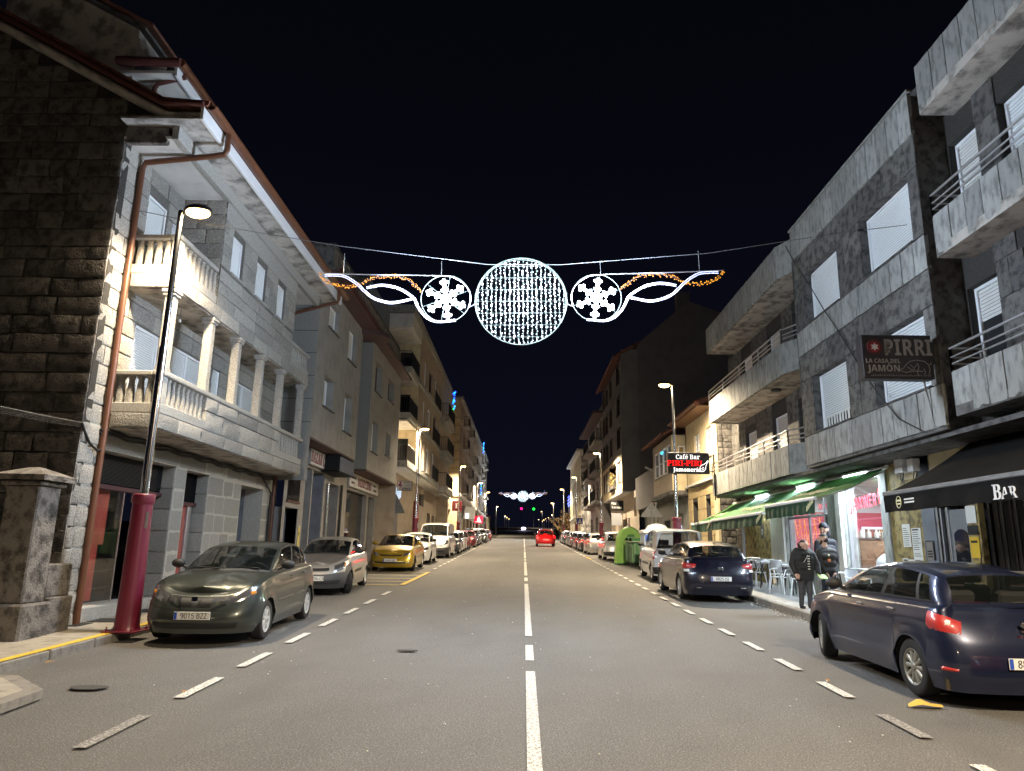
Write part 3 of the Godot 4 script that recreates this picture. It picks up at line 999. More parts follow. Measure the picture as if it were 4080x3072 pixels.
func build_stone_house() -> void:
	var o := thing("stone_house", "three-storey granite house with balustraded balconies and a dark weathered side wall", "house", Vector3(0, 0, 0))
	var W := -7.25
	var Z0 := -11.45
	var F := -6.33
	var wf := wall_left(W, Z0)
	var gran := [M.granite, M.granite_b, M.granite_c]
	var deep := 0.16
	# --- street wall, upper floors
	var holes := [[1.18, 3.98, 2.09, 5.74], [2.54, 4.5, 4.10, 5.74], [4.55, 3.98, 4.98, 5.74], [5.58, 4.5, 7.35, 5.76], [1.03, 7.30, 1.76, 8.32], [1.98, 6.6, 2.28, 8.2]]
	var wall := hold(o, "wall")
	part(wall, "mortar_bed", wall_mesh(wf * Transform3D(Basis.IDENTITY, Vector3(0, 0, -0.035)), 0, 9.0, 3.3, 8.9, holes, deep), M.bed)
	lay_stones(wall, wf, 0.0, 9.0, courses(3.7, 8.85, 0.335), 0.55, 1.05, 0.12, holes, gran, stones, 0.02)
	var side := wall_near(-13.0, Z0)
	# --- side wall of weathered blocks facing the viewer, with a raking top
	var sw := hold(o, "side_wall")
	var mb := MB.new()
	mb.poly(PackedVector2Array([Vector2(-13, 0), Vector2(W, 0), Vector2(W, 9.0), Vector2(-6.5, 9.0), Vector2(-6.5, 9.28), Vector2(-13, 12.9)]), Transform3D(Basis.IDENTITY, Vector3(0, 0, Z0 - 0.2)), 0.17)
	part(sw, "mortar_bed", mb.done(), M.mortar)
	var v := 0.25
	while v < 12.2:
		var hgt := 0.335 if rng.randf() > 0.12 else 0.24
		var xr_ := W
		if v + hgt > 9.0:
			xr_ = minf(-6.5, -6.55 - (v + hgt - 9.25) / 0.56)
		lay_stones(sw, wall_near(0, Z0), -10.9, xr_, [v, v + hgt], 0.42, 0.95, 0.12, [], M.weather, hewn_stones, 0.016, "block", 0.012)
		v += hgt
	# --- bay on the second floor
	var bf := wall_left(F, Z0)
	var bh := [[2.80, 7.42, 3.47, 8.33], [4.22, 7.42, 4.91, 8.33], [5.68, 7.42, 6.32, 8.33]]
	var bay := hold(o, "bay")
	part(bay, "mortar_bed", wall_mesh(bf * Transform3D(Basis.IDENTITY, Vector3(0, 0, -0.03)), 2.32, 7.12, 6.5, 8.88, bh, 0.2), M.bed)
	lay_stones(bay, bf, 2.32, 7.12, [6.56, 6.83, 7.08, 7.36], 0.7, 1.3, 0.1, bh, gran, stones, 0.016)
	lay_stones(bay, bf, 2.32, 7.12, courses(7.42, 8.42, 0.25), 0.30, 0.62, 0.1, bh, gran, smooth_stones, 0.012)
	lay_stones(bay, bf, 2.32, 7.12, [8.42, 8.85], 2.3, 2.6, 0.1, [], [M.granite_fine], smooth_stones, 0.012)
	var bs := wall_near(W, -13.76)
	part(bay, "mortar_bed", wall_mesh(bs * Transform3D(Basis.IDENTITY, Vector3(0, 0, -0.02)), 0, F - W, 6.5, 8.88, [], 0.1), M.bed)
	lay_stones(bay, bs, 0.0, F - W - 0.02, courses(6.56, 8.85, 0.33), 0.4, 0.6, 0.1, [], gran, stones, 0.016)
	part(bay, "mortar_bed", slab(Vector3(W, 6.5, -18.6), Vector3(F - 0.03, 8.88, -18.57)), M.granite_fine)
	for h in bh:
		window(o, bf, h, 0.14, "shutter", {"slat": 0.042, "fw": 0.07})
	for k in holes.size():
		var hh: Array = holes[k]
		window(o, wf, hh, 0.10, "shutter", {"mullions": 1 if k in [1, 3] else 0, "slat": 0.045, "sill": k in [1, 3, 4]})
	# --- ground floor
	var gh := [[0.55, 0.71, 3.36, 3.32], [3.86, 0.3, 4.98, 3.31], [6.92, 0.3, 8.49, 3.26]]
	var gw := hold(o, "ground_floor_wall")
	part(gw, "mortar_bed", wall_mesh(wf * Transform3D(Basis.IDENTITY, Vector3(0, 0, -0.006)), 0, 9.0, 0.0, 3.72, gh, 0.5), M.mortar_pale)
	lay_stones(gw, wf, 3.36, 9.0, courses(0.3, 3.3, 0.405), 0.5, 0.85, 0.1, gh, M.ashlar, smooth_stones, 0.024)
	lay_stones(gw, wf, 0.55, 9.0, [3.325, 3.70], 0.9, 1.7, 0.1, [], M.ashlar, smooth_stones, 0.014)
	lay_stones(gw, wf, 0.0, 0.55, courses(0.3, 3.7, 0.335), 0.2, 0.5, 0.16, [], gran, stones, 0.02, "block", 0.02)
	lay_stones(gw, wall_near(W - 0.5, Z0 - 3.36), 0.0, 0.49, courses(0.3, 3.3, 0.405), 0.5, 0.6, 0.06, [], M.ashlar, smooth_stones, 0.016, "block", 0.03)
	lay_stones(gw, wall_near(W - 0.5, Z0 - 4.98), 0.0, 0.49, courses(0.3, 3.3, 0.405), 0.5, 0.6, 0.06, [], M.ashlar, smooth_stones, 0.016, "block", 0.03)
	part(gw, "plinth", slab(Vector3(0.55, 0.2, -0.42), Vector3(3.36, 0.70, 0.02), 0.012, wf), M.granite_fine)
	# shop front: screen, beam, glass with a red wall behind it
	var shop := hold(o, "shop_front", wf)
	part(shop, "transom_screen", slab(Vector3(0.56, 2.78, -0.30), Vector3(3.35, 3.31, -0.27)), M.mesh_screen)
	for k in 22:
		part(shop, "screen_rib", slab(Vector3(0.56, 2.80 + 0.023 * k, -0.272), Vector3(3.35, 2.808 + 0.023 * k, -0.262)), M.iron)
	part(shop, "beam", slab(Vector3(0.56, 2.68, -0.34), Vector3(3.35, 2.77, -0.22), 0.01), mat(lin(0.07, 0.025, 0.03), 0.6))
	part(shop, "red_wall", slab(Vector3(0.57, 1.72, -0.42), Vector3(1.75, 2.68, -0.39)), M.red_wall)
	part(shop, "red_wall", slab(Vector3(1.35, 0.75, -0.45), Vector3(1.62, 1.72, -0.41)), M.red_wall)
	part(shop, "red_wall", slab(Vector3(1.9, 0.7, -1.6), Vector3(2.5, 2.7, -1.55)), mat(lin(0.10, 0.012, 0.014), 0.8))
	part(shop, "pane", slab(Vector3(0.57, 0.73, -0.16), Vector3(1.80, 2.66, -0.15)), M.glass)
	part(shop, "pane_edge", slab(Vector3(1.80, 0.73, -0.165), Vector3(1.815, 2.66, -0.145)), M.alu)
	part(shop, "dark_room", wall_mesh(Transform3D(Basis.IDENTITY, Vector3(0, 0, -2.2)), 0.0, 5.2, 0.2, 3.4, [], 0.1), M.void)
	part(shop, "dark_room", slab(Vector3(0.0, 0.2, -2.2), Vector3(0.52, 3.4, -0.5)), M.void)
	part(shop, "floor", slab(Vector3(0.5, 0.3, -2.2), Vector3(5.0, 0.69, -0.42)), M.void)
	var door := hold(o, "red_door", wf)
	part(door, "transom_screen", slab(Vector3(3.87, 2.66, -0.30), Vector3(4.97, 3.30, -0.27)), M.mesh_screen)
	part(door, "beam", slab(Vector3(3.87, 2.58, -0.34), Vector3(4.97, 2.66, -0.22), 0.01), mat(lin(0.07, 0.025, 0.03), 0.6))
	part(door, "leaf", slab(Vector3(3.88, 0.32, -0.36), Vector3(4.66, 2.58, -0.31), 0.01), M.red_wall)
	part(door, "pane", slab(Vector3(3.9, 0.36, -0.305), Vector3(4.64, 2.54, -0.295)), M.glass)
	part(door, "jamb", slab(Vector3(4.66, 0.32, -0.36), Vector3(4.84, 2.58, -0.26), 0.01), M.alu)
	# recessed doorway lined with grey tile
	var dw := hold(o, "doorway", wf)
	part(dw, "lining", slab(Vector3(8.50, 0.2, -1.2), Vector3(8.56, 3.3, -0.06)), M.tile_grey)
	part(dw, "lining", slab(Vector3(6.85, 0.2, -1.2), Vector3(6.91, 3.3, -0.06)), M.tile_grey)
	part(dw, "lining", slab(Vector3(6.9, 0.2, -1.25), Vector3(8.5, 3.3, -1.2)), M.tile_grey)
	part(dw, "ceiling", slab(Vector3(6.9, 3.27, -1.2), Vector3(8.5, 3.32, -0.03)), M.plaster_old)
	part(dw, "door_leaf", slab(Vector3(6.95, 0.3, -1.19), Vector3(8.0, 2.55, -1.14)), M.black)
	# --- balconies
	var bal := baluster_mesh(0.48)
	for fl in 2:
		var y0: float = [3.70, 6.27][fl]
		var bn := hold(o, "balcony")
		part(bn, "slab", slab(Vector3(W, y0 + 0.01, -20.2), Vector3(F - 0.10, y0 + 0.24, -12.2)), M.soffit)
		part(bn, "underside", slab(Vector3(W, y0 - 0.012, -20.19), Vector3(F - 0.06, y0 + 0.008, -12.15)), M.soffit)
		lay_stones(bn, bf, 0.65, 8.75, [y0, y0 + 0.27], 0.7, 1.15, 0.12, [], gran, stones, 0.014)
		lay_stones(bn, wall_near(W, -12.1), 0.05, F - W - 0.05, [y0, y0 + 0.27], 0.8, 0.9, 0.12, [], gran, stones, 0.012)
		part(bn, "base_course", slab(Vector3(F - 0.2, y0 + 0.275, -20.2), Vector3(F - 0.02, y0 + 0.45, -12.12), 0.012), M.granite_fine)
		part(bn, "base_course", slab(Vector3(W + 0.02, y0 + 0.275, -12.3), Vector3(F - 0.205, y0 + 0.45, -12.125), 0.012), M.granite_fine)
		var rail_end: float = [-20.2, -13.74][fl]
		part(bn, "hand_rail", slab(Vector3(F - 0.22, y0 + 0.935, rail_end), Vector3(F + 0.0, y0 + 1.03, -12.08), 0.02), M.granite_fine)
		part(bn, "hand_rail", slab(Vector3(W + 0.02, y0 + 0.93, -12.32), Vector3(F - 0.225, y0 + 1.025, -12.09), 0.02), M.granite_fine)
		part(bn, "corner_post", slab(Vector3(F - 0.20, y0 + 0.45, -12.30), Vector3(F - 0.03, y0 + 0.93, -12.13), 0.012), M.granite_fine)
		for k in 8:
			part(bn, "baluster", bal, M.granite_c, Transform3D(Basis.IDENTITY, Vector3(F - 0.11, y0 + 0.45, -12.45 - 0.185 * k)))
		for k in 4:
			part(bn, "baluster", bal, M.granite_c, Transform3D(Basis.IDENTITY, Vector3(W + 0.12 + 0.17 * k, y0 + 0.45, -12.21)))
		if fl == 0:
			lay_stones(bn, bf, 2.44, 6.78, [y0 + 0.275, y0 + 0.655, y0 + 0.93], 0.75, 1.3, 0.2, [], gran, stones, 0.014)
			for k in 8:
				part(bn, "baluster", bal, M.granite_c, Transform3D(Basis.IDENTITY, Vector3(F - 0.11, y0 + 0.45, -18.42 - 0.21 * k)))
		else:
			part(bn, "hand_rail", slab(Vector3(F - 0.22, y0 + 0.83, -20.2), Vector3(F, y0 + 0.92, -18.6), 0.02), M.granite_fine)
			for k in 8:
				part(bn, "baluster", bal, M.granite_c, Transform3D(Basis.from_scale(Vector3(1, 0.8, 1)), Vector3(F - 0.11, y0 + 0.45, -18.75 - 0.19 * k)))
	# columns between the two balconies
	var col := MB.new()
	col.bbox(Vector3(-0.085, 0, -0.085), Vector3(0.085, 1.40, 0.085), 0.012)
	col.bbox(Vector3(-0.10, 0.0, -0.10), Vector3(0.10, 0.07, 0.10), 0.01)
	col.bbox(Vector3(-0.115, 1.40, -0.115), Vector3(0.115, 1.45, 0.115), 0.01)
	col.bbox(Vector3(-0.135, 1.45, -0.135), Vector3(0.135, 1.525, 0.135), 0.012)
	var cm := col.done()
	for z in [-12.24, -13.87, -15.28, -16.74, -18.21, -19.98]:
		part(o, "column", cm, M.granite_c, Transform3D(Basis.IDENTITY, Vector3(F - 0.13, 4.735, z)))
	# --- eaves
	part(o, "loggia_ceiling", slab(Vector3(W - 0.05, 8.85, -20.4), Vector3(F - 0.08, 8.90, -11.45)), M.plaster)
	part(o, "cornice_beam", slab(Vector3(F - 0.08, 8.83, -20.5), Vector3(F + 0.05, 9.10, -11.42), 0.01), M.granite_fine)
	part(o, "eave_soffit", slab(Vector3(W, 9.10, -20.9), Vector3(-5.80, 9.14, -11.2)), M.plaster_old)
	part(o, "fascia", slab(Vector3(-5.80, 9.06, -21.0), Vector3(-5.745, 9.30, -11.15)), M.white_frame)
	var roof := hold(o, "roof")
	var rm := MB.new()
	rm.poly(PackedVector2Array([Vector2(-5.70, 9.32), Vector2(-6.5, 9.36), Vector2(-12.5, 12.72), Vector2(-12.5, 12.9), Vector2(-6.5, 9.50), Vector2(-5.66, 9.42)]), Transform3D(Basis.IDENTITY, Vector3(0, 0, -21.1)), 9.95)
	part(roof, "covering", rm.done(), M.roof_tile)
	part(roof, "rake_board", rod([Vector3(-5.75, 9.34, -11.13), Vector3(-6.5, 9.37, -11.13), Vector3(-12.5, 12.72, -11.13)], 0.06, 6), M.gutter_dark)
	part(roof, "rake_trim", rod([Vector3(-5.80, 9.20, -11.3), Vector3(-6.5, 9.23, -11.3), Vector3(-12.5, 12.58, -11.3)], 0.10, 4), M.plaster_old)
	var gut := MB.new()
	var prof := PackedVector2Array()
	for k in 9:
		var a := PI + PI * k / 8
		prof.append(Vector2(cos(a) * 0.095, sin(a) * 0.095))
	for k in 9:
		var a := TAU - PI * k / 8
		prof.append(Vector2(cos(a) * 0.085, sin(a) * 0.085 + 0.004))
	gut.poly(prof, Transform3D(Basis.IDENTITY, Vector3(-5.645, 9.36, -21.2)), 10.0)
	part(o, "gutter", gut.done(), M.gutter)
	part(o, "downpipe", rod([Vector3(-7.19, 0.45, -11.98), Vector3(-7.19, 8.55, -11.98), Vector3(-7.14, 8.68, -11.98), Vector3(-5.92, 8.82, -11.98), Vector3(-5.68, 8.86, -11.98), Vector3(-5.645, 8.95, -11.98), Vector3(-5.645, 9.30, -11.98)], 0.055, 10), M.gutter)
	part(o, "downpipe", rod([Vector3(-7.2, 8.4, -20.3), Vector3(-7.1, 8.50, -20.3), Vector3(-5.92, 8.84, -20.3), Vector3(-5.68, 8.9, -20.3), Vector3(-5.645, 9.0, -20.3), Vector3(-5.645, 9.30, -20.3)], 0.05, 8), M.gutter)
	part(o, "downpipe", rod([Vector3(-7.17, 0.7, -20.55), Vector3(-7.17, 3.68, -20.55)], 0.06, 8), M.gutter)
	# --- attic storey set back on the roof, and a rendered stack nearer the ridge
	var at := hold(o, "attic")
	part(at, "wall", slab(Vector3(-12, 10.0, -20.0), Vector3(-7.6, 10.9, -12.7)), M.plaster_old)
	part(at, "eave", slab(Vector3(-12, 10.86, -20.3), Vector3(-7.05, 10.92, -12.35)), M.plaster)
	part(at, "fascia", slab(Vector3(-7.05, 10.80, -20.3), Vector3(-7.0, 11.02, -12.35)), M.white_frame)
	part(at, "gutter", rod([Vector3(-6.92, 11.06, -12.3), Vector3(-6.92, 11.06, -20.4)], 0.09, 8), M.gutter)
	part(at, "gutter", rod([Vector3(-6.92, 11.06, -12.3), Vector3(-8.2, 11.1, -12.3)], 0.09, 8), M.gutter_dark)
	part(at, "downpipe", rod([Vector3(-6.95, 10.95, -12.6), Vector3(-7.5, 10.8, -12.6), Vector3(-7.55, 10.7, -12.6), Vector3(-7.55, 10.0, -12.6)], 0.05, 8), M.gutter_dark)
	var st := hold(o, "roof_stack")
	rm = MB.new()
	rm.poly(PackedVector2Array([Vector2(-7.95, 10.0), Vector2(-7.95, 11.93), Vector2(-10.8, 13.55), Vector2(-10.8, 10.0)]), Transform3D(Basis.IDENTITY, Vector3(0, 0, -13.6)), 1.15)
	part(st, "wall", rm.done(), M.plaster_old)
	for q in [[0.0, 0.07, -7.72, M.concrete_dark], [0.075, 0.15, -7.58, M.roof_tile]]:
		rm = MB.new()
		rm.poly(PackedVector2Array([Vector2(q[2], 11.80 + q[0]), Vector2(q[2], 11.80 + q[1]), Vector2(-10.9, 13.6 + q[1]), Vector2(-10.9, 13.6 + q[0])]), Transform3D(Basis.IDENTITY, Vector3(0, 0, -13.7)), 1.42)
		part(st, "cap", rm.done(), q[3])
	# --- bare bulb, cables
	var bl := MB.new()
	bl.ball(Vector3(-6.8, 6.02, -13.3), Vector3(0.028, 0.04, 0.028), 8, 6)
	part(o, "bare_bulb", bl.done(), M.white_plastic)
	part(o, "bulb_flex", rod([Vector3(-6.8, 6.26, -13.3), Vector3(-6.8, 6.05, -13.3)], 0.006, 5), M.cable)
	for q in [[3.62, 0.03], [3.57, 0.022], [3.645, 0.016]]:
		var c := PackedVector3Array()
		for k in 60:
			c.append(Vector3(W + 0.05 + 0.012 * sin(k * 1.7), q[0] - 0.02 * sin(k * 0.9 + q[1] * 100), -11.9 - k * 0.145))
		part(o, "facade_cable", rod(Array(c), q[1], 5), M.cable)
	part(o, "facade_cable", rod([Vector3(W + 0.06, 3.58, -19.6), Vector3(W + 0.07, 3.2, -20.35), Vector3(W + 0.06, 2.4, -20.4), Vector3(W + 0.06, 0.7, -20.42)], 0.03, 6), M.cable)
	# overhead service cables coming in from the left
	var oc := thing("service_cables", "bundle of thin overhead cables reaching the corner of the stone house", "cable", Vector3.ZERO)
	for k in 5:
		part(oc, "strand", rod(Array(sag(Vector3(-7.24, 3.66 - 0.02 * k, -11.42), Vector3(-13.0, 5.6 + 0.12 * k, -6.0), 0.35 + 0.05 * k)), 0.007, 5), M.cable if k else M.galv)
	part(oc, "loop", rod([Vector3(-7.24, 3.66, -11.42), Vector3(-7.21, 3.5, -11.5), Vector3(-7.2, 3.35, -11.65), Vector3(-7.18, 3.26, -11.85), Vector3(-7.18, 3.3, -12.0)], 0.022, 6), M.cable)

func build_gate() -> void:
	var o := thing("gate_pillar", "old stone gate pillar with moulded cap beside the dark house wall", "pillar", Vector3(-7.28, gy(-10.6) + 0.08, -10.6))
	var st: Material = M.weather[2]
	part(o, "plinth", slab(Vector3(-0.33, -0.1, -0.33), Vector3(0.33, 0.50, 0.33), 0.03), st)
	part(o, "shaft", slab(Vector3(-0.25, 0.50, -0.25), Vector3(0.25, 2.16, 0.25), 0.02), st)
	part(o, "neck", slab(Vector3(-0.30, 2.16, -0.30), Vector3(0.30, 2.23, 0.30), 0.02), st)
	var b := MB.new()
	var q := [[0.38, 2.23], [0.38, 2.31], [0.34, 2.33], [0.06, 2.44], [0.0, 2.445]]
	var rows := []
	for p in q:
		rows.append(PackedVector3Array([Vector3(-p[0], p[1], p[0]), Vector3(p[0], p[1], p[0]), Vector3(p[0], p[1], -p[0]), Vector3(-p[0], p[1], -p[0])]))
	for k in rows.size() - 1:
		for j in 4:
			b.quad(rows[k][j], rows[k][(j + 1) % 4], rows[k + 1][(j + 1) % 4], rows[k + 1][j])
	part(o, "cap", b.done(), st)
	var w := thing("garden_wall", "low mossy stone wall between the gate pillar and the stone house", "wall", Vector3(-7.28, gy(-11.2), -11.2))
	part(w, "footing", slab(Vector3(-0.2, -0.1, -0.26), Vector3(0.30, 0.62, 0.30), 0.02), st)
	part(w, "course", slab(Vector3(-0.18, 0.62, -0.24), Vector3(0.24, 1.10, 0.36), 0.02), st)
	var g := thing("iron_gate", "black wrought iron gate standing left of the stone pillar", "gate", Vector3(-8.4, gy(-10.4) + 0.1, -10.4))
	for k in 9:
		part(g, "bar", rod([Vector3(-0.85 + 0.2 * k, 0.0, 0), Vector3(-0.85 + 0.2 * k, 1.9 + 0.1 * (k % 2), 0)], 0.013, 6), M.iron)
	for y in [0.12, 1.0, 1.8]:
		part(g, "cross_rail", slab(Vector3(-0.9, y, -0.015), Vector3(0.85, y + 0.04, 0.015)), M.iron)
	for k in 6:
		var c := PackedVector3Array()
		for j in 14:
			var a := j * 0.6
			c.append(Vector3(-0.65 + 0.25 * k + 0.10 * (1 - j / 14.0) * cos(a), 1.35 + 0.12 * (1 - j / 14.0) * sin(a), 0.02))
		part(g, "scroll", rod(Array(c), 0.009, 5), M.iron)

# ---------------------------------------------------------------- left row beyond the stone house
func sign_board(called: String, label: String, fr: Transform3D, lo: Vector2, hi: Vector2, thick: float, face: Material, edge: Material, group := "") -> Node3D:
	var o := thing(called, label, "sign", Vector3.ZERO, group)
	o.transform = fr
	part(o, "board", slab(Vector3(lo.x, lo.y, 0), Vector3(hi.x, hi.y, thick), 0.008), edge)
	part(o, "face", slab(Vector3(lo.x + 0.02, lo.y + 0.02, thick), Vector3(hi.x - 0.02, hi.y - 0.02, thick + 0.004)), face)
	return o

func railing(parent: Node3D, pts: Array, y: float, h: float, step := 0.12, m: Material = null, called := "railing") -> void:
	var mm: Material = m if m else M.iron
	var b := MB.new()
	var bar := MB.new()
	for k in pts.size() - 1:
		var a: Vector2 = pts[k]
		var c: Vector2 = pts[k + 1]
		b.tube(PackedVector3Array([Vector3(a.x, y + h, a.y), Vector3(c.x, y + h, c.y)]), 0.022, 6)
		b.tube(PackedVector3Array([Vector3(a.x, y + 0.08, a.y), Vector3(c.x, y + 0.08, c.y)]), 0.014, 5)
		var n := int(a.distance_to(c) / step)
		for j in n + 1:
			var p := a.lerp(c, float(j) / maxi(1, n))
			bar.tube(PackedVector3Array([Vector3(p.x, y + 0.08, p.y), Vector3(p.x, y + h, p.y)]), 0.010, 4, false)
	var o := hold(parent, called)
	part(o, "rails", b.done(), mm)
	part(o, "bars", bar.done(), mm)

func build_left_row() -> void:
	# --- B1: grey house over the first bazaar window
	var o := thing("grey_house", "grey rendered house with overhanging upper floors above the first bazaar sign", "house")
	var X := -6.27
	var fr := wall_left(X, -20.6)
	var holes := [[1.0, 8.58, 2.2, 9.42], [3.62, 8.22, 4.75, 9.40], [1.02, 6.02, 2.18, 7.0], [3.65, 5.66, 4.72, 7.0]]
	var wall := hold(o, "wall")
	part(wall, "front", wall_mesh(fr, 0, 5.7, 4.88, 9.9, holes, 0.45), M.render_grey)
	part(wall, "near_side", wall_mesh(wall_near(-9.0, -20.6), 0, 9.0 + X, 3.6, 9.9, [], 0.1), M.ashlar[1])
	for y in [5.3, 6.0, 6.7, 7.4, 8.1, 8.8]:      # courses of the end wall seen past the balcony
		part(wall, "joint", slab(Vector3(-9.0, y, -20.6), Vector3(X - 0.01, y + 0.015, -20.594)), M.mortar)
	part(wall, "far_side", wall_mesh(Transform3D(Basis(Vector3(-1, 0, 0), Vector3.UP, Vector3(0, 0, -1)), Vector3(X, 0, -26.3)), 0, 3, 4.88, 9.9, [], 0.1), M.render_grey)
	part(o, "soffit", slab(Vector3(-9, 4.82, -26.28), Vector3(X - 0.005, 4.88, -20.62)), M.brown_soffit)
	part(o, "eave", slab(Vector3(-9, 9.86, -26.9), Vector3(-5.72, 9.98, -20.4)), M.brown_soffit)
	part(o, "fascia", slab(Vector3(-5.72, 9.84, -26.9), Vector3(-5.66, 10.05, -20.4)), M.gutter_dark)
	for k in 4:
		window(o, fr, holes[k], 0.30 if k > 1 else 0.2, "shutter", {"fw": 0.04, "slat": 0.05, "mat": M.shutter_warm, "sillmat": M.concrete_dark, "open": 0.0})
	# attic wall stained with lichen
	var at := hold(o, "attic_wall")
	part(at, "front", wall_mesh(wall_left(-6.62, -22.8), 0, 13.2, 9.95, 11.85, [], 0.1), M.lichen_wall)
	part(at, "near_side", wall_mesh(wall_near(-9.5, -22.8), 0, 2.88, 9.95, 11.85, [], 0.1), M.lichen_wall)
	part(at, "coping", slab(Vector3(-9.5, 11.85, -36.0), Vector3(-6.58, 11.92, -22.76)), M.concrete_dark)
	part(at, "lean_to", slab(Vector3(-8.6, 11.9, -33.6), Vector3(-6.75, 13.0, -28.6)), M.concrete_dark)
	for k in 22:
		part(at, "corrugation", rod([Vector3(-6.73, 11.95, -28.8 - 0.21 * k), Vector3(-6.73, 12.98, -28.8 - 0.21 * k)], 0.05, 5), M.galv)
	# ground floor
	var GX := -6.9
	var gf := wall_left(GX, -20.6)
	var g := hold(o, "ground_floor")
	part(g, "wall", wall_mesh(gf, 0, 6.4, 0.3, 4.85, [[0.25, 0.35, 1.45, 2.85], [1.95, 0.95, 2.65, 4.2], [2.75, 0.5, 4.1, 4.2], [4.75, 0.45, 6.1, 3.95]], 0.35), M.render_grey)
	part(g, "lining", slab(Vector3(0.2, 0.35, -1.0), Vector3(1.5, 2.9, -0.95), 0.0, gf), M.tile_grey)
	part(g, "lining", slab(Vector3(1.45, 0.35, -0.95), Vector3(1.5, 2.9, -0.02), 0.0, gf), M.tile_grey)
	part(g, "tile_pier", slab(Vector3(2.75, 0.5, -0.6), Vector3(4.1, 4.2, -0.5), 0.0, gf), M.tile_grey)
	part(g, "tile_pier", slab(Vector3(4.06, 0.5, -0.5), Vector3(4.12, 4.2, -0.02), 0.0, gf), M.tile_grey)
	for y in [1.3, 2.15, 3.0, 3.85]:
		part(g, "tile_joint", slab(Vector3(2.75, y, -0.5), Vector3(4.06, y + 0.012, -0.496), 0.0, gf), M.black)
	part(g, "shop_pane", slab(Vector3(1.95, 0.95, -0.3), Vector3(2.65, 4.2, -0.29), 0.0, gf), M.glass)
	part(g, "shop_back", slab(Vector3(1.9, 0.5, -1.2), Vector3(2.75, 4.3, -1.15), 0.0, gf), mat(lin(0.30, 0.33, 0.30), 0.8))
	part(g, "shop_shelf", slab(Vector3(1.95, 1.7, -0.9), Vector3(2.65, 1.76, -0.35), 0.0, gf), M.white_plastic)
	part(g, "tile_pier", slab(Vector3(4.75, 0.45, -0.5), Vector3(6.1, 3.95, -0.42), 0.0, gf), mat(lin(0.10, 0.10, 0.105), 0.6))
	part(g, "transom_window", slab(Vector3(0.3, 3.05, 0.0), Vector3(1.4, 3.75, 0.03), 0.0, gf), M.glass_dark)
	part(g, "transom_frame", slab(Vector3(0.25, 3.0, -0.01), Vector3(1.45, 3.06, 0.05), 0.0, gf), M.gutter_dark)
	part(g, "downpipe", rod([gf * Vector3(4.42, 0.4, 0.07), gf * Vector3(4.42, 3.9, 0.07)], 0.05, 10), M.steel)
	part(g, "downpipe", rod([gf * Vector3(6.25, 0.4, 0.07), gf * Vector3(6.3, 4.0, 0.07)], 0.05, 8), M.cable)
	var pl := sign_board("exit_sign", "small yellow notice plate by the grey doorway of the bazaar house", wall_left(GX, -20.6), Vector2(1.55, 1.7), Vector2(1.75, 2.35), 0.02, mat(lin(0.62, 0.50, 0.06), 0.5), M.alu)
	put_text(pl, "P", 0.12, Transform3D(Basis.IDENTITY, Vector3(1.65, 2.1, 0.026)), M.ink)
	# slatted canopy box
	var cb := thing("slatted_canopy", "dark slatted metal canopy box between the two bazaar signs", "canopy")
	part(cb, "core", slab(Vector3(-6.9, 4.27, -26.0), Vector3(-6.26, 4.80, -24.15)), M.void)
	for k in 19:
		part(cb, "slat", slab(Vector3(-6.255, 4.24, -24.18 - 0.098 * k), Vector3(-6.20, 4.72, -24.14 - 0.098 * k)), M.galv)
	for k in 9:
		part(cb, "under_slat", slab(Vector3(-6.88 + 0.072 * k, 4.20, -26.0), Vector3(-6.85 + 0.072 * k, 4.24, -24.15)), M.dark_metal)

	# --- B2
	o = thing("grey_house", "grey rendered house with rounded brown eave above the long bazaar sign", "house")
	X = -6.05
	fr = wall_left(X, -27.3)
	holes = [[0.62, 7.9, 1.95, 9.15], [3.4, 8.15, 4.75, 9.10], [0.6, 5.45, 1.75, 6.68], [3.45, 5.68, 4.6, 6.68]]
	part(o, "wall", wall_mesh(fr, 0, 6.5, 4.66, 9.75, holes, 0.4), M.render_grey)
	part(o, "near_side", wall_mesh(wall_near(-8.5, -27.3), 0, 8.5 + X, 4.66, 9.75, [], 0.1), M.ashlar[1])
	part(o, "far_side", wall_mesh(Transform3D(Basis(Vector3(-1, 0, 0), Vector3.UP, Vector3(0, 0, -1)), Vector3(X, 0, -33.8)), 0, 3, 0.8, 9.75, [], 0.1), M.render_beige)
	part(o, "soffit", slab(Vector3(-8.5, 4.60, -33.78), Vector3(X - 0.005, 4.66, -27.32)), M.brown_soffit)
	part(o, "eave", slab(Vector3(-8.5, 9.75, -34.2), Vector3(-5.6, 9.88, -27.0)), M.brown_soffit)
	var b := MB.new()
	var pts := PackedVector2Array([Vector2(-7.0, 25.6)])
	for k in 13:
		var a := -PI / 2 + PI * k / 12
		pts.append(Vector2(-6.1 + 0.75 * cos(a), 26.9 + 0.75 * sin(a)))
	pts.append(Vector2(-7.0, 28.0))
	b.poly(pts, Transform3D(Basis(Vector3.RIGHT, -PI / 2), Vector3(0, 9.70, 0)), 0.16)
	part(o, "round_eave", b.done(), M.brown_soffit)
	for k in 4:
		window(o, fr, holes[k], 0.28, "shutter" if k > 1 else "glass", {"fw": 0.05, "slat": 0.05, "mat": M.shutter_warm, "frame": M.brown_frame if k < 2 else M.white_frame, "mullions": 1 if k < 2 else 0, "sillmat": M.concrete_dark})
	gf = wall_left(GX, -27.0)
	g = hold(o, "ground_floor")
	part(g, "wall", wall_mesh(gf, 0, 10.2, 0.5, 4.66, [[0.95, 0.9, 4.6, 3.95], [4.95, 0.6, 6.3, 3.95], [6.75, 0.7, 9.7, 4.1]], 0.3), M.render_grey)
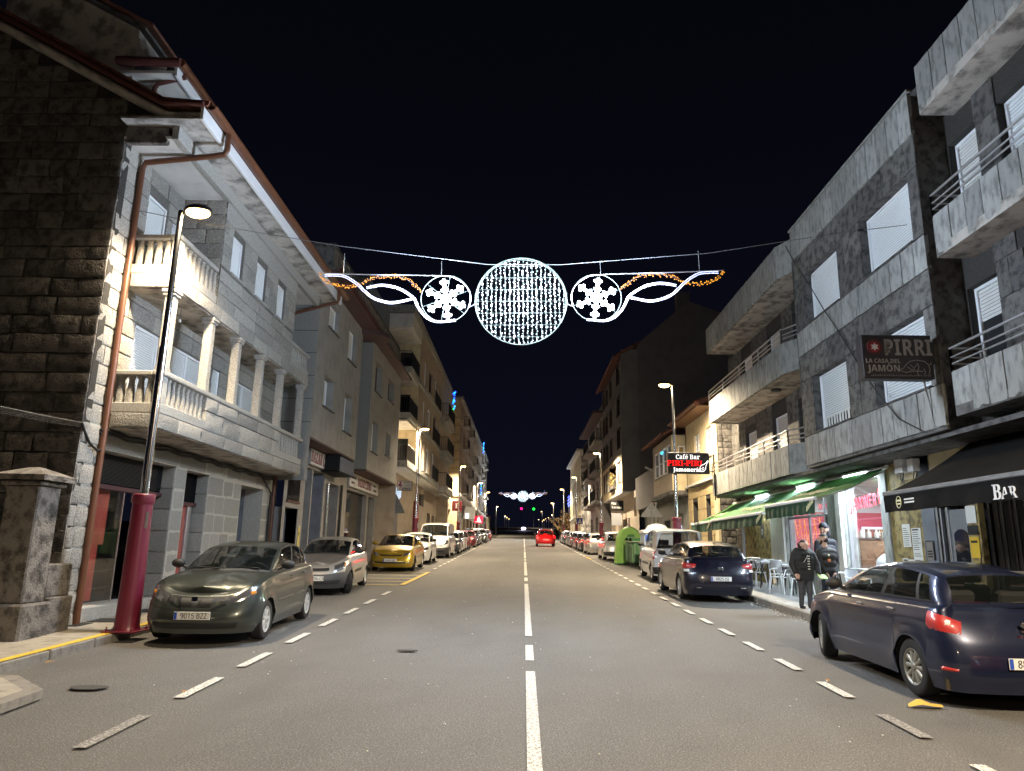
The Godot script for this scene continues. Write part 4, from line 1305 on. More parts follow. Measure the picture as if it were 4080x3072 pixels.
	part(g, "shop_pane", slab(Vector3(0.95, 0.95, -0.2), Vector3(4.6, 3.95, -0.19), 0.0, gf), M.glass_dark)
	part(g, "tile_pier", slab(Vector3(4.95, 0.6, -0.3), Vector3(6.3, 3.95, -0.25), 0.0, gf), mat(lin(0.08, 0.08, 0.085), 0.6))
	var shape := slab(Vector3(6.76, 0, -0.2), Vector3(9.69, 0.085, -0.17), 0.012)
	for k in 36:
		part(g, "shutter_slat", shape, M.shutter_warm, gf * Transform3D(Basis.IDENTITY, Vector3(0, 0.75 + 0.093 * k, 0)))
	part(g, "transom_glow", slab(Vector3(9.8, 2.6, -0.1), Vector3(10.1, 4.2, 0.05), 0.0, gf), M.glass_dark)
	# bazaar signs
	var s := sign_board("shop_sign", "white fascia sign with red letters on the nearer bazaar front", wall_left(GX + 0.02, -22.55), Vector2(0, 4.29), Vector2(2.6, 4.80), 0.10, M.sign_white, M.alu, "bazaar signs")
	put_text(s, "BAZAR CHINO", 0.27, Transform3D(Basis.from_scale(Vector3(0.95, 1.25, 1)), Vector3(1.3, 4.54, 0.11)), M.maroon_letter, "Droid Serif", true)
	s = sign_board("shop_sign", "long white fascia sign with red letters on the farther bazaar front", wall_left(GX + 0.02, -27.9), Vector2(0, 4.05), Vector2(5.5, 4.62), 0.10, M.sign_white, M.alu, "bazaar signs")
	put_text(s, "BAZAR CHINO", 0.27, Transform3D(Basis.from_scale(Vector3(0.95, 1.3, 1)), Vector3(2.6, 4.33, 0.11)), M.maroon_letter, "Droid Serif", true)
	put_text(s, "ALIMENTACION", 0.09, Transform3D(Basis.IDENTITY, Vector3(0.5, 4.43, 0.11)), M.ink)
	put_text(s, "REGALOS", 0.09, Transform3D(Basis.IDENTITY, Vector3(0.45, 4.23, 0.11)), M.ink)
	put_text(s, "HOGAR", 0.09, Transform3D(Basis.IDENTITY, Vector3(4.6, 4.43, 0.11)), M.ink)
	put_text(s, "FERRETERIA", 0.09, Transform3D(Basis.IDENTITY, Vector3(4.7, 4.23, 0.11)), M.ink)
	s = sign_board("projecting_sign", "white projecting sign with dark red lettering facing the viewer", wall_near(-6.95, -34.0), Vector2(0, 4.13), Vector2(0.90, 4.63), 0.08, M.sign_white, M.alu, "bazaar signs")
	put_text(s, "BAZAR", 0.135, Transform3D(Basis.IDENTITY, Vector3(0.46, 4.49, 0.09)), M.maroon_letter, "Droid Serif", true)
	put_text(s, "CHINO", 0.135, Transform3D(Basis.IDENTITY, Vector3(0.46, 4.27, 0.09)), M.maroon_letter, "Droid Serif", true)
	part(s, "bracket", rod([Vector3(-0.1, 4.38, 0.04), Vector3(0.0, 4.38, 0.04)], 0.02, 6), M.dark_metal)
	s = sign_board("projecting_sign", "framed hairdresser sign with a purple figure and bold black word", wall_near(-6.05, -34.3), Vector2(0, 4.40), Vector2(0.71, 4.86), 0.07, mat(lin(0.42, 0.41, 0.40), 0.5), M.iron, "")
	put_text(s, "Colors", 0.125, Transform3D(Basis.IDENTITY, Vector3(0.37, 4.50, 0.08)), M.ink, "Droid Sans", true)
	put_text(s, "Peluqueria", 0.045, Transform3D(Basis.IDENTITY, Vector3(0.45, 4.78, 0.08)), M.ink)
	put_text(s, "y Estetica", 0.045, Transform3D(Basis.IDENTITY, Vector3(0.47, 4.65, 0.08)), M.ink)
	b = MB.new()
	b.poly(PackedVector2Array([Vector2(0.05, 4.60), Vector2(0.22, 4.59), Vector2(0.25, 4.64), Vector2(0.18, 4.68), Vector2(0.20, 4.78), Vector2(0.15, 4.83), Vector2(0.10, 4.80), Vector2(0.11, 4.71), Vector2(0.04, 4.72)]), Transform3D(Basis.IDENTITY, Vector3(0, 0, 0.075)), 0.004)
	part(s, "figure", b.done(), mat(lin(0.16, 0.02, 0.10), 0.6))

	# --- C: beige block with corner loggias
	o = thing("apartment_block", "beige apartment block with corner loggias, one floor lit by the nearby lamp", "building")
	X = -6.0
	fr = wall_left(X, -36.1)
	var floors := [6.07, 8.57, 11.01]
	var wh := []
	for y in floors:
		wh.append_array([[5.1, y + 0.1, 6.3, y + 1.75], [7.1, y + 0.15, 9.0, y + 1.7], [10.0, y + 0.05, 11.6, y + 1.8], [12.1, y + 0.05, 13.2, y + 1.8]])
	part(o, "front_wall", wall_mesh(fr, 3.1, 21.0, 5.75, 14.3, wh, 0.25), M.render_beige)
	part(o, "loggia_wall", wall_mesh(wall_near(-8.4, -39.2), 0, 8.4 + X, 5.75, 14.3, [], 0.1), M.render_cream)
	part(o, "loggia_back", wall_mesh(wall_left(-7.5, -36.1), 0, 3.1, 5.75, 14.3, [], 0.1), M.render_beige)
	for k in 3:
		var y: float = floors[k]
		var bn := hold(o, "balcony")
		part(bn, "slab", slab(Vector3(-7.6, y - 0.30, -39.2), Vector3(X + 0.06, y, -36.15), 0.02), M.concrete[2])
		part(bn, "ceiling", slab(Vector3(-7.5, y + 2.05, -39.18), Vector3(X - 0.05, y + 2.12, -36.2)), M.render_white)
		part(bn, "door", slab(Vector3(-7.1, y, -39.19), Vector3(-6.45, y + 1.55, -39.12)), M.glass_dark)
		railing(o, [Vector2(-7.4, -36.22), Vector2(X, -36.22), Vector2(X, -39.15)], y, 0.85)
		part(o, "string_course", slab(Vector3(X, y - 0.28, -57.0), Vector3(X + 0.12, y - 0.05, -39.2), 0.03), M.concrete[2])
		bn = hold(o, "balcony")
		part(bn, "slab", slab(Vector3(X, y - 0.55, -54.6), Vector3(X + 0.62, y - 0.12, -49.8), 0.04), M.concrete[2])
		part(bn, "slab", slab(Vector3(X, y - 0.72, -54.3), Vector3(X + 0.4, y - 0.56, -50.1), 0.04), M.concrete[2])
		railing(o, [Vector2(X, -49.85), Vector2(X + 0.58, -49.85), Vector2(X + 0.58, -54.5), Vector2(X, -54.5)], y - 0.12, 0.95)
		for j in 4:
			window(o, fr, wh[k * 4 + j], 0.18, "glass", {"fw": 0.07, "mullions": 1, "frame": M.white_frame if (j + k) % 3 else M.brown_frame})
		railing(o, [Vector2(X + 0.08, -46.0), Vector2(X + 0.08, -49.4)], y + 0.02, 0.9)
	part(o, "roof_edge", slab(Vector3(-9, 13.9, -57.2), Vector3(X + 0.12, 14.35, -35.95), 0.03), M.concrete[0])
	part(o, "top_ceiling", slab(Vector3(-8.4, 13.1, -39.2), Vector3(X + 0.05, 13.85, -35.98)), M.render_white)
	part(o, "far_wall", slab(Vector3(-12, 0.9, -57.2), Vector3(X - 0.02, 14.0, -57.0)), M.render_beige)
	part(o, "soffit", slab(Vector3(-7.0, 5.70, -57.0), Vector3(X + 0.02, 5.76, -36.1)), M.render_white)
	gf = wall_left(GX, -37.2)
	g = hold(o, "ground_floor")
	var arches := [[14.3, 1.6, 16.2, 4.2], [17.0, 1.6, 18.7, 4.15], [19.4, 1.6, 21.0, 4.1]]
	part(g, "wall", wall_mesh(gf, 0, 24.0, 0.9, 5.72, [[10.1, 4.5, 12.5, 5.3], [1.0, 1.2, 2.4, 3.6]] + arches, 0.3), M.render_beige)
	part(g, "shop_pane", slab(Vector3(1.0, 1.2, -0.2), Vector3(2.4, 3.6, -0.19), 0.0, gf), glow(Color(0.30, 0.36, 0.62), 0.35, Color(0.1, 0.1, 0.12)))
	part(g, "window_pane", slab(Vector3(10.1, 4.5, -0.2), Vector3(12.5, 5.3, -0.19), 0.0, gf), M.glass_dark)
	for a in arches:
		var ar := MB.new()
		var pp := PackedVector2Array([Vector2(a[0], a[1]), Vector2(a[2], a[1]), Vector2(a[2], a[3] - 0.6)])
		for k in 9:
			var an := PI * k / 8
			pp.append(Vector2((a[0] + a[2]) / 2 + (a[2] - a[0]) / 2 * cos(an), a[3] - 0.6 + 0.6 * sin(an)))
		ar.poly(pp, gf * Transform3D(Basis.IDENTITY, Vector3(0, 0, -0.28)), 0.02)
		part(g, "arch", ar.done(), M.black)
	part(g, "red_column", slab(Vector3(7.9, 1.3, 0.0), Vector3(8.6, 4.6, 0.25), 0.02, gf), mat(lin(0.22, 0.012, 0.02), 0.5))
	part(g, "lit_awning", slab(Vector3(-1.6, 4.2, 0.05), Vector3(0.4, 4.75, 0.5), 0.15, gf), glow(Color(0.6, 0.8, 1.0), 0.45))

	# --- D: long pale row of flats
	o = thing("apartment_block", "long pale five-storey row of flats farther up on the left", "building")
	X = -6.1
	fr = wall_left(X, -66.3)
	wh = []
	for fl in 4:
		for k in 14:
			wh.append([1.2 + 3.55 * k, 7.2 + 2.25 * fl, 2.5 + 3.55 * k, 8.75 + 2.25 * fl])
	part(o, "front_wall", wall_mesh(fr, 0, 51.0, 6.55, 15.6, wh, 0.3), M.render_beige)
	part(o, "near_wall", wall_mesh(wall_near(-12.0, -66.3), 0, 12.0 + X, 2.0, 15.6, [], 0.2), M.render_cream)
	for k in 9:
		part(o, "joint", slab(Vector3(-12.0, 7.4 + 0.8 * k, -66.3), Vector3(X, 7.43 + 0.8 * k, -66.28)), M.concrete_dark)
	for k in wh.size():
		window(o, fr, wh[k], 0.22, "glass", {"fw": 0.08, "mullions": 1, "sill": false})
	part(o, "roof_edge", slab(Vector3(-12, 15.5, -117.4), Vector3(X + 0.25, 15.8, -66.1), 0.03), M.concrete[2])
	part(o, "base_cornice", slab(Vector3(-12, 6.4, -117.4), Vector3(X + 0.25, 6.75, -66.1), 0.05), M.render_white)
	part(o, "far_wall", slab(Vector3(-12, 3.0, -117.5), Vector3(X - 0.02, 15.6, -117.3)), M.render_beige)
	for fl in 4:
		for k in [1, 3, 5, 8, 10, 12]:
			if (fl + k) % 3 == 2:
				continue
			var y := 7.05 + 2.25 * fl
			var z: float = -66.3 - (0.8 + 3.55 * k)
			var bn := hold(o, "balcony")
			part(bn, "slab", slab(Vector3(X, y - 0.15, z - 2.2), Vector3(X + 0.5, y, z), 0.02), M.concrete[2])
			railing(o, [Vector2(X, z), Vector2(X + 0.47, z), Vector2(X + 0.47, z - 2.2), Vector2(X, z - 2.2)], y, 0.9, 0.2)
	gf = wall_left(-6.7, -62.0)
	var gopen := []
	for k in 10:
		gopen.append([2.0 + 5.3 * k, 2.2 + 0.12 * k, 5.6 + 5.3 * k, 5.2])
	part(o, "ground_floor_wall", wall_mesh(gf, 0, 55.4, 1.6, 6.5, gopen, 0.4), M.render_beige)
	for k in 10:
		part(o, "shop_window", slab(Vector3(gopen[k][0], gopen[k][1], -0.3), Vector3(gopen[k][2], gopen[k][3], -0.28), 0.0, gf), M.glass_dark if k != 2 else glow(Color(0.8, 0.9, 1.0), 0.5))
	# blue festive light figures on the balconies
	for q in [[-5.62, 9.4, -93.0, 0], [-5.6, 15.2, -96.0, 1], [-5.5, 12.9, -53.5, 2]]:
		var f := thing("light_figure", ["cyan and blue light figure hanging on the first-floor balconies of the flats", "blue light figure at the roof edge of the long pale flats", "small blue and green light figure high on the beige block"][q[3]], "light figure", Vector3(q[0], q[1], q[2]), "blue festive light figures")
		for k in 12:
			var lb := MB.new()
			lb.ball(Vector3(0.05 * (k % 3), 0.13 * k - 0.8, -0.35 * sin(k * 1.3)), Vector3(0.07, 0.07, 0.07), 6, 4)
			part(f, "bulb", lb.done(), [M.led_cyan, M.led_blue, M.led_green][(k + q[3]) % 3 if k % 4 == 0 else k % 2])
	# signs far along the left shops
	s = sign_board("shop_sign", "dark red square sign with a pale curl on the far left shops", wall_near(-6.4, -64.5), Vector2(0, 5.0), Vector2(0.9, 5.9), 0.1, mat(lin(0.16, 0.01, 0.02), 0.5), M.iron, "far shop signs")
	put_text(s, "E", 0.4, Transform3D(Basis.IDENTITY, Vector3(0.45, 5.45, 0.11)), M.white_letter, "Droid Serif", true)
	s = sign_board("shop_sign", "pale grey projecting sign with a lit slot, far left shops", wall_near(-6.3, -73.5), Vector2(0, 4.7), Vector2(1.35, 5.9), 0.1, mat(lin(0.40, 0.42, 0.42), 0.5), M.alu, "far shop signs")
	part(s, "lit_slot", slab(Vector3(0.4, 4.75, 0.1), Vector3(0.75, 5.25, 0.12)), glow(Color(0.8, 0.9, 1.0), 1.2))
	s = sign_board("shop_sign", "glowing pink square sign with a white triangle logo", wall_near(-6.25, -92.0), Vector2(0, 4.9), Vector2(1.1, 5.85), 0.12, glow(Color(1.0, 0.03, 0.25), 1.0, Color(0.5, 0.02, 0.15)), M.iron, "far shop signs")
	b = MB.new()
	b.poly(PackedVector2Array([Vector2(0.28, 5.18), Vector2(0.82, 5.18), Vector2(0.55, 5.72)]), Transform3D(Basis.IDENTITY, Vector3(0, 0, 0.125)), 0.01)
	b.box(Vector3(0.18, 5.06, 0.125), Vector3(0.92, 5.13, 0.135))
	part(s, "logo", b.done(), glow(Color(1, 1, 1), 1.0))
	# small pale house closing the row
	o = thing("small_house", "small pale house with one dark window closing the left row", "house", Vector3(-7.6, gy(-121.0), -124.0))
	part(o, "wall", wall_mesh(Transform3D(Basis.IDENTITY, Vector3(-1.6, 0, 0)), 0, 3.2, 0, 3.6, [[1.6, 1.0, 2.4, 2.3]], 0.2), M.render_cream)
	part(o, "wall", slab(Vector3(-1.6, 0, -5), Vector3(1.58, 3.6, -0.02)), M.render_cream)
	part(o, "window", slab(Vector3(0.0, 1.0, -0.02), Vector3(0.8, 2.3, -0.012)), M.black)
	b = MB.new()
	b.poly(PackedVector2Array([Vector2(-2.0, 3.55), Vector2(2.0, 3.55), Vector2(0, 4.5)]), Transform3D(Basis.IDENTITY, Vector3(0, 0, -5.2)), 5.5)
	part(o, "roof", b.done(), M.roof_tile)

# ---------------------------------------------------------------- concrete-panelled block on the near right
func rail_set(parent: Node3D, pts: Array, y: float) -> void:
	var o := hold(parent, "railing")
	for h in [0.0, 0.11, 0.22, 0.37]:
		if h == 0.0:
			continue
		for k in pts.size() - 1:
			part(o, "rail", rod([Vector3(pts[k].x, y + h, pts[k].y), Vector3(pts[k + 1].x, y + h, pts[k + 1].y)], 0.022 if h > 0.3 else 0.015, 8), M.rail)
	for k in pts.size() - 1:
		var n := maxi(1, int(pts[k].distance_to(pts[k + 1]) / 1.9))
		for j in n + 1:
			var p: Vector2 = pts[k].lerp(pts[k + 1], float(j) / n)
			part(o, "post", slab(Vector3(p.x - 0.015, y - 0.02, p.y - 0.02), Vector3(p.x + 0.015, y + 0.36, p.y + 0.02)), M.rail)

func build_corner_block() -> void:
	var o := thing("panelled_block", "three-storey block clad in stained concrete panels above the bars", "building")
	var X := 6.9
	var wr := wall_right(X, -17.55)
	# bay between the balconies
	var holes := [[0.65, 7.27, 2.50, 8.57], [3.62, 7.27, 5.55, 8.57], [0.68, 4.60, 2.52, 5.95], [3.66, 4.60, 5.58, 5.95]]
	var bay := hold(o, "bay")
	part(bay, "backing", wall_mesh(wr * Transform3D(Basis.IDENTITY, Vector3(0, 0, -0.03)), 0, 5.9, 3.86, 10.0, holes, 0.32), M.concrete_dark)
	for q in [[3.86, 4.57], [6.60, 7.24], [9.18, 10.02]]:
		lay_stones(bay, wr, 0.0, 5.9, q, 0.40, 0.44, 0.08, [], M.concrete, smooth_stones, 0.020, "panel", 0.02)
	for q in [[4.58, 5.95], [7.25, 8.57]]:
		lay_stones(bay, wr, 0.0, 5.9, [q[0], (q[0] + q[1]) / 2, q[1]], 0.5, 0.7, 0.06, holes, M.panel_dark, smooth_stones, 0.008, "panel")
	for q in [[5.955, 6.59], [8.575, 9.17]]:
		lay_stones(bay, wr, 0.0, 5.9, q, 0.8, 1.1, 0.06, [], M.panel_dark, smooth_stones, 0.008, "panel")
	part(bay, "coping", slab(Vector3(X - 0.04, 10.02, -17.6), Vector3(X + 0.3, 10.06, -11.62)), M.concrete[3])
	part(bay, "near_side", wall_mesh(wall_near(X, -11.66), 0, 1.4, 3.86, 10.0, [], 0.1), M.panel_dark[0])
	part(bay, "far_side", slab(Vector3(X, 3.86, -17.6), Vector3(8.0, 10.0, -17.56)), M.panel_dark[0])
	part(bay, "underside", slab(Vector3(X, 3.80, -17.5), Vector3(8.0, 3.86, -11.66)), M.concrete_dark)
	for k in 4:
		window(o, wr, holes[k], 0.24, "shutter", {"slat": 0.052, "fw": 0.05, "sill": false, "open": 0.24 if k == 2 else 0.0, "curtain": M.paper} if k == 2 else {"slat": 0.052, "fw": 0.05, "sill": false})
		part(o, "sill", slab(Vector3(holes[k][0] - 0.02, holes[k][1] - 0.04, -0.25), Vector3(holes[k][2] + 0.02, holes[k][1] - 0.002, 0.04), 0.006, wr), M.concrete_dark)
	# balconies beyond the bay
	var plan := [Vector2(7.35, -17.6), Vector2(6.9, -18.7), Vector2(6.9, -26.4), Vector2(8.0, -26.4)]
	var fb := wall_right(X, -26.4)
	var slant := Vector2(6.9, -18.7) - Vector2(7.35, -17.6)
	for q in [[3.78, 4.56, true], [6.46, 7.31, true], [9.15, 10.10, false]]:
		var bn := hold(o, "balcony")
		lay_stones(bn, fb, 0.0, 7.7, [q[0], q[1]], 0.40, 0.44, 0.07, [], M.concrete, smooth_stones, 0.020, "panel", 0.02)
		var ln := slant.length()
		var sf := Transform3D(Basis(Vector3(-slant.x / ln, 0, -slant.y / ln), Vector3.UP, Vector3(-slant.y, 0, slant.x).normalized() * 1.0), Vector3(6.9, 0, -18.7))
		sf.basis.z = sf.basis.x.cross(sf.basis.y)
		lay_stones(bn, sf, 0.0, ln, [q[0], q[1]], 0.55, 0.65, 0.07, [], M.concrete, smooth_stones, 0.010, "panel", 0.02)
		part(bn, "backing", slab(Vector3(X, q[0] + 0.01, -26.38), Vector3(X + 0.06, q[1] - 0.01, -18.75)), M.concrete_dark)
		part(bn, "far_end", slab(Vector3(X, q[0], -26.46), Vector3(8.0, q[1], -26.4)), M.concrete[1])
		var b := MB.new()
		var poly := PackedVector2Array()
		for p in plan + [Vector2(8.0, -17.6)]:
			poly.append(Vector2(p.x, -p.y))
		b.poly(poly, Transform3D(Basis(Vector3.RIGHT, -PI / 2), Vector3(0, q[0] + 0.02, 0)), 0.16)
		part(bn, "slab", b.done(), M.soffit if q[0] > 4 else M.concrete_dark)
		if q[2]:
			rail_set(bn, plan.slice(0, 3), q[1])
	# back wall of the balconies
	var bw := wall_right(8.0, -27.5)
	var wh := []
	for y in [4.0, 6.75]:
		wh.append_array([[1.65, y + 0.75, 2.9, y + 2.0], [4.5, y + 0.0, 5.87, y + 2.05], [6.76, y + 0.75, 8.0, y + 2.05]])
	var back := hold(o, "back_wall")
	part(back, "backing", wall_mesh(bw * Transform3D(Basis.IDENTITY, Vector3(0, 0, -0.03)), 0, 10.0, 3.8, 9.4, wh, 0.3), M.mortar)
	lay_stones(back, bw, 0.0, 10.0, courses(3.8, 9.2, 0.6), 0.55, 0.9, 0.06, wh, M.panel_dark, smooth_stones, 0.008, "panel")
	part(back, "far_end", slab(Vector3(8.0, 0.7, -27.55), Vector3(10.5, 9.4, -27.5)), M.rubble)
	for h in wh:
		window(o, bw, h, 0.2, "shutter", {"slat": 0.052, "mat": M.shutter_warm, "sill": false})
	# balconies nearer than the bay
	var nb := wall_right(X, -11.3)
	for q in [[3.96, 4.70, true], [6.66, 7.42, true], [9.36, 10.32, false]]:
		var bn := hold(o, "balcony")
		lay_stones(bn, nb, 0.0, 5.4, [q[0], q[1]], 0.40, 0.44, 0.07, [], M.concrete, smooth_stones, 0.020, "panel", 0.02)
		part(bn, "backing", slab(Vector3(X, q[0] + 0.01, -11.3), Vector3(X + 0.06, q[1] - 0.01, -5.9)), M.concrete_dark)
		part(bn, "end_panel", slab(Vector3(X, q[0], -11.36), Vector3(7.6, q[1], -11.3)), M.concrete[0])
		part(bn, "slab", slab(Vector3(X - 0.02, q[0] - 0.01, -11.32), Vector3(8.2, q[0] + 0.16, -5.8)), M.soffit if q[0] > 4 else M.concrete_dark)
		if q[2]:
			rail_set(bn, [Vector2(7.4, -11.33), Vector2(X, -11.33), Vector2(X, -5.9)], q[1])
	var nw := wall_right(7.45, -11.66)
	var nh := [[0.06, 6.9, 0.84, 8.90], [1.38, 6.9, 3.2, 8.85], [0.06, 4.2, 0.86, 6.2], [1.5, 4.2, 3.2, 6.2]]
	back = hold(o, "back_wall")
	part(back, "backing", wall_mesh(nw * Transform3D(Basis.IDENTITY, Vector3(0, 0, -0.03)), 0, 5.8, 3.9, 9.5, nh, 0.3), M.mortar)
	lay_stones(back, nw, 0.0, 5.8, courses(3.9, 9.4, 0.6), 0.5, 0.8, 0.06, nh, M.panel_dark, smooth_stones, 0.008, "panel")
	window(o, nw, nh[0], 0.2, "shutter", {"slat": 0.06, "mat": M.shutter_warm, "sill": false})
	window(o, nw, nh[1], 0.2, "shutter", {"slat": 0.06, "sill": false})
	window(o, nw, nh[2], 0.2, "shutter", {"slat": 0.06, "mat": M.shutter_warm, "sill": false, "open": 1.3, "glass": M.void})
	window(o, nw, nh[3], 0.2, "shutter", {"slat": 0.06, "mat": M.shutter_warm, "sill": false})
	# body behind, so that no light leaks through
	part(o, "body", slab(Vector3(8.5, 3.9, -27.4), Vector3(14, 10.0, -5.8)), M.concrete_dark)
	part(o, "roof", slab(Vector3(6.95, 9.95, -17.5), Vector3(14, 10.0, -5.9)), M.concrete_dark)
	# balcony light dish
	var b := MB.new()
	b.ball(Vector3(7.35, 6.44, -20.6), Vector3(0.16, 0.05, 0.16), 14, 6)
	part(o, "dish_light", b.done(), M.dark_metal)

	# --- ground floor
	var GX := 7.9
	var gf := wall_right(GX, -26.4)
	var U := func(z: float) -> float: return z + 26.4
	var g := hold(o, "ground_floor")
	var open := [[U.call(-22.12), 1.50, U.call(-18.90), 3.72], [U.call(-18.05), 1.45, U.call(-16.10), 3.50]]
	part(g, "wall", wall_mesh(gf, 0, U.call(-13.98), 0.5, 3.9, open, 0.28), M.concrete[2])
	part(g, "stained_wall", slab(Vector3(0.25, 0.5, 0.0), Vector3(U.call(-23.35), 3.85, 0.02), 0.0, gf), M.stain_yellow)
	part(g, "blue_jamb", slab(Vector3(0.0, 0.6, 0.0), Vector3(0.24, 3.0, 0.05), 0.01, gf), mat(lin(0.36, 0.42, 0.52), 0.6))
	part(g, "white_pier", slab(Vector3(U.call(-23.3), 0.5, 0.0), Vector3(U.call(-22.15), 3.9, 0.07), 0.012, gf), M.render_white)
	part(g, "white_pier", slab(Vector3(U.call(-18.36), 0.5, 0.0), Vector3(U.call(-18.08), 3.9, 0.08), 0.012, gf), M.render_white)
	part(g, "grey_pier", slab(Vector3(U.call(-18.9), 0.5, 0.0), Vector3(U.call(-18.38), 3.9, 0.05), 0.01, gf), M.concrete[2])
	part(g, "grey_pier", slab(Vector3(U.call(-16.08), 0.5, 0.0), Vector3(U.call(-15.76), 3.9, 0.05), 0.01, gf), M.concrete[2])
	part(g, "poster_wall", slab(Vector3(U.call(-15.74), 0.5, 0.0), Vector3(U.call(-14.52), 3.85, 0.02), 0.0, gf), M.stain_yellow)
	part(g, "dark_stone", slab(Vector3(U.call(-14.5), 0.4, 0.0), Vector3(U.call(-14.05), 3.85, 0.03), 0.0, gf), M.tile_grey)
	part(g, "yellow_lintel", slab(Vector3(U.call(-15.0), 3.3, 0.021), Vector3(U.call(-13.0), 3.85, 0.03), 0.0, gf), M.render_cream)
	part(g, "side_post", slab(Vector3(U.call(-13.05), 0.4, -0.1), Vector3(U.call(-12.72), 3.85, 0.02), 0.01, gf), M.stain_yellow)
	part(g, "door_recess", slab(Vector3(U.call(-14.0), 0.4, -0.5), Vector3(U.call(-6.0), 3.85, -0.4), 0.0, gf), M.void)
	part(g, "ceiling_void", slab(Vector3(7.0, 3.70, -26.4), Vector3(8.6, 3.78, -6.0)), M.concrete_dark)
	part(g, "lintel", slab(Vector3(U.call(-14.0), 2.75, -0.3), Vector3(U.call(-6.0), 3.85, -0.02), 0.0, gf), M.concrete_dark)
	# aluminium entrance door with arched glass
	var d := hold(o, "entrance_door", gf * Transform3D(Basis.IDENTITY, Vector3(U.call(-13.98), 0.52, -0.1)))
	part(d, "frame", slab(Vector3(0, 0, 0), Vector3(0.05, 2.15, 0.08), 0.01), M.alu)
	part(d, "side_light", slab(Vector3(0.05, 0, 0.02), Vector3(0.20, 2.1, 0.03)), M.glass_dark)
	part(d, "frame", slab(Vector3(0.20, 0, 0), Vector3(0.27, 2.15, 0.08), 0.01), M.alu)
	part(d, "leaf", slab(Vector3(0.275, 0, 0.01), Vector3(0.88, 2.1, 0.05), 0.01), mat(lin(0.32, 0.34, 0.36), 0.4, null, 1, null, 0, 0.4))
	b = MB.new()
	var arch := PackedVector2Array([Vector2(0.37, 0.12), Vector2(0.80, 0.12), Vector2(0.80, 1.62)])
	for k in 9:
		var a := PI * k / 8
		arch.append(Vector2(0.585 + 0.215 * cos(a), 1.62 + 0.12 * sin(a)))
	b.poly(arch, Transform3D(Basis.IDENTITY, Vector3(0, 0, 0.05)), 0.006)
	part(d, "pane", b.done(), M.glass_dark)
	part(d, "handle", rod([Vector3(0.33, 0.85, 0.05), Vector3(0.33, 0.85, 0.10), Vector3(0.33, 1.10, 0.10), Vector3(0.33, 1.10, 0.05)], 0.012, 6), M.chrome)
	# folding security grille of the right-hand bar
	var gr := thing("security_grille", "closed dark folding grille of the bar under the black awning", "grille", Vector3(0, 0, 0))
	for k in 26:
		var z := -12.45 + 0.17 * k
		part(gr, "bar", slab(Vector3(GX - 0.02 + 0.03 * (k % 2), 0.52, z), Vector3(GX + 0.0 + 0.03 * (k % 2), 2.72, z + 0.05), 0.006), M.dark_metal)
	for y in [0.56, 1.5, 2.66]:
		part(gr, "track", slab(Vector3(GX + 0.03, y, -12.5), Vector3(GX + 0.06, y + 0.05, -7.9)), M.iron)
	part(gr, "panel", slab(Vector3(GX + 0.10, 0.5, -12.5), Vector3(GX + 0.12, 2.75, -6.0)), M.black)
	# shop windows
	var w1 := hold(o, "shop_window", gf)
	for q in [[0.0, 0.06], [1.55, 1.61], [2.62, 2.70], [3.16, 3.22]]:
		part(w1, "mullion", slab(Vector3(open[0][0] + q[0], 1.50, -0.16), Vector3(open[0][0] + q[1], 3.72, -0.10), 0.008), M.galv)
	part(w1, "transom", slab(Vector3(open[0][0], 2.78, -0.155), Vector3(open[0][2], 2.84, -0.095), 0.008), M.galv)
	part(w1, "pane", slab(Vector3(open[0][0], 1.5, -0.135), Vector3(open[0][2], 3.72, -0.128)), M.glass)
	part(w1, "door_leaf", slab(Vector3(open[0][0] + 2.70, 0.75, -0.16), Vector3(open[0][0] + 3.16, 2.78, -0.13), 0.01), mat(lin(0.04, 0.045, 0.05), 0.4))
	put_text(w1, "BOCADILLOS", 0.14, Transform3D(Basis.from_scale(Vector3(0.8, 1, 1)), Vector3(open[0][0] + 2.72, 3.02, -0.122)), mat(lin(0.55, 0.03, 0.04), 0.6), "Droid Sans", false, "lettering", 0.004)
	var w2 := hold(o, "shop_window", gf)
	for q in [[open[1][0], open[1][0] + 0.07], [open[1][2] - 0.06, open[1][2]]]:
		part(w2, "mullion", slab(Vector3(q[0], 1.45, -0.16), Vector3(q[1], 3.5, -0.06), 0.008), M.alu)
	part(w2, "sill", slab(Vector3(open[1][0], 1.38, -0.25), Vector3(open[1][2], 1.46, 0.10), 0.01), M.alu)
	part(w2, "pane", slab(Vector3(open[1][0], 1.46, -0.135), Vector3(open[1][2], 3.5, -0.128)), M.glass)
	var jm := mat(lin(0.62, 0.03, 0.05), 0.6)
	var jt := "JAMONERÍA"
	for k in jt.length():
		put_text(w2, jt[k], 0.26, Transform3D(Basis(Vector3.BACK, 0.05 * sin(k * 2.0)) * Basis.from_scale(Vector3(0.85, 1.05 + 0.1 * sin(k * 1.7), 1)), Vector3(open[1][0] + 0.16 + 0.205 * k, 2.95 + 0.012 * k, -0.120)), jm, "Droid Sans", false, "letter", 0.004)
	# room behind
	var rm := hold(o, "bar_room")
	var pink := mat(lin(0.50, 0.085, 0.115), 0.8)
	part(rm, "floor", slab(Vector3(7.95, 0.55, -23.5), Vector3(11.8, 0.62, -15.6)), M.wood)
	part(rm, "ceiling", slab(Vector3(8.05, 3.60, -23.5), Vector3(11.8, 3.68, -15.6)), M.render_white)
	part(rm, "end_wall", slab(Vector3(8.05, 0.6, -23.6), Vector3(11.8, 3.68, -23.5)), pink)
	part(rm, "wall_band", slab(Vector3(8.05, 3.1, -23.5), Vector3(11.8, 3.6, -23.49)), M.render_white)
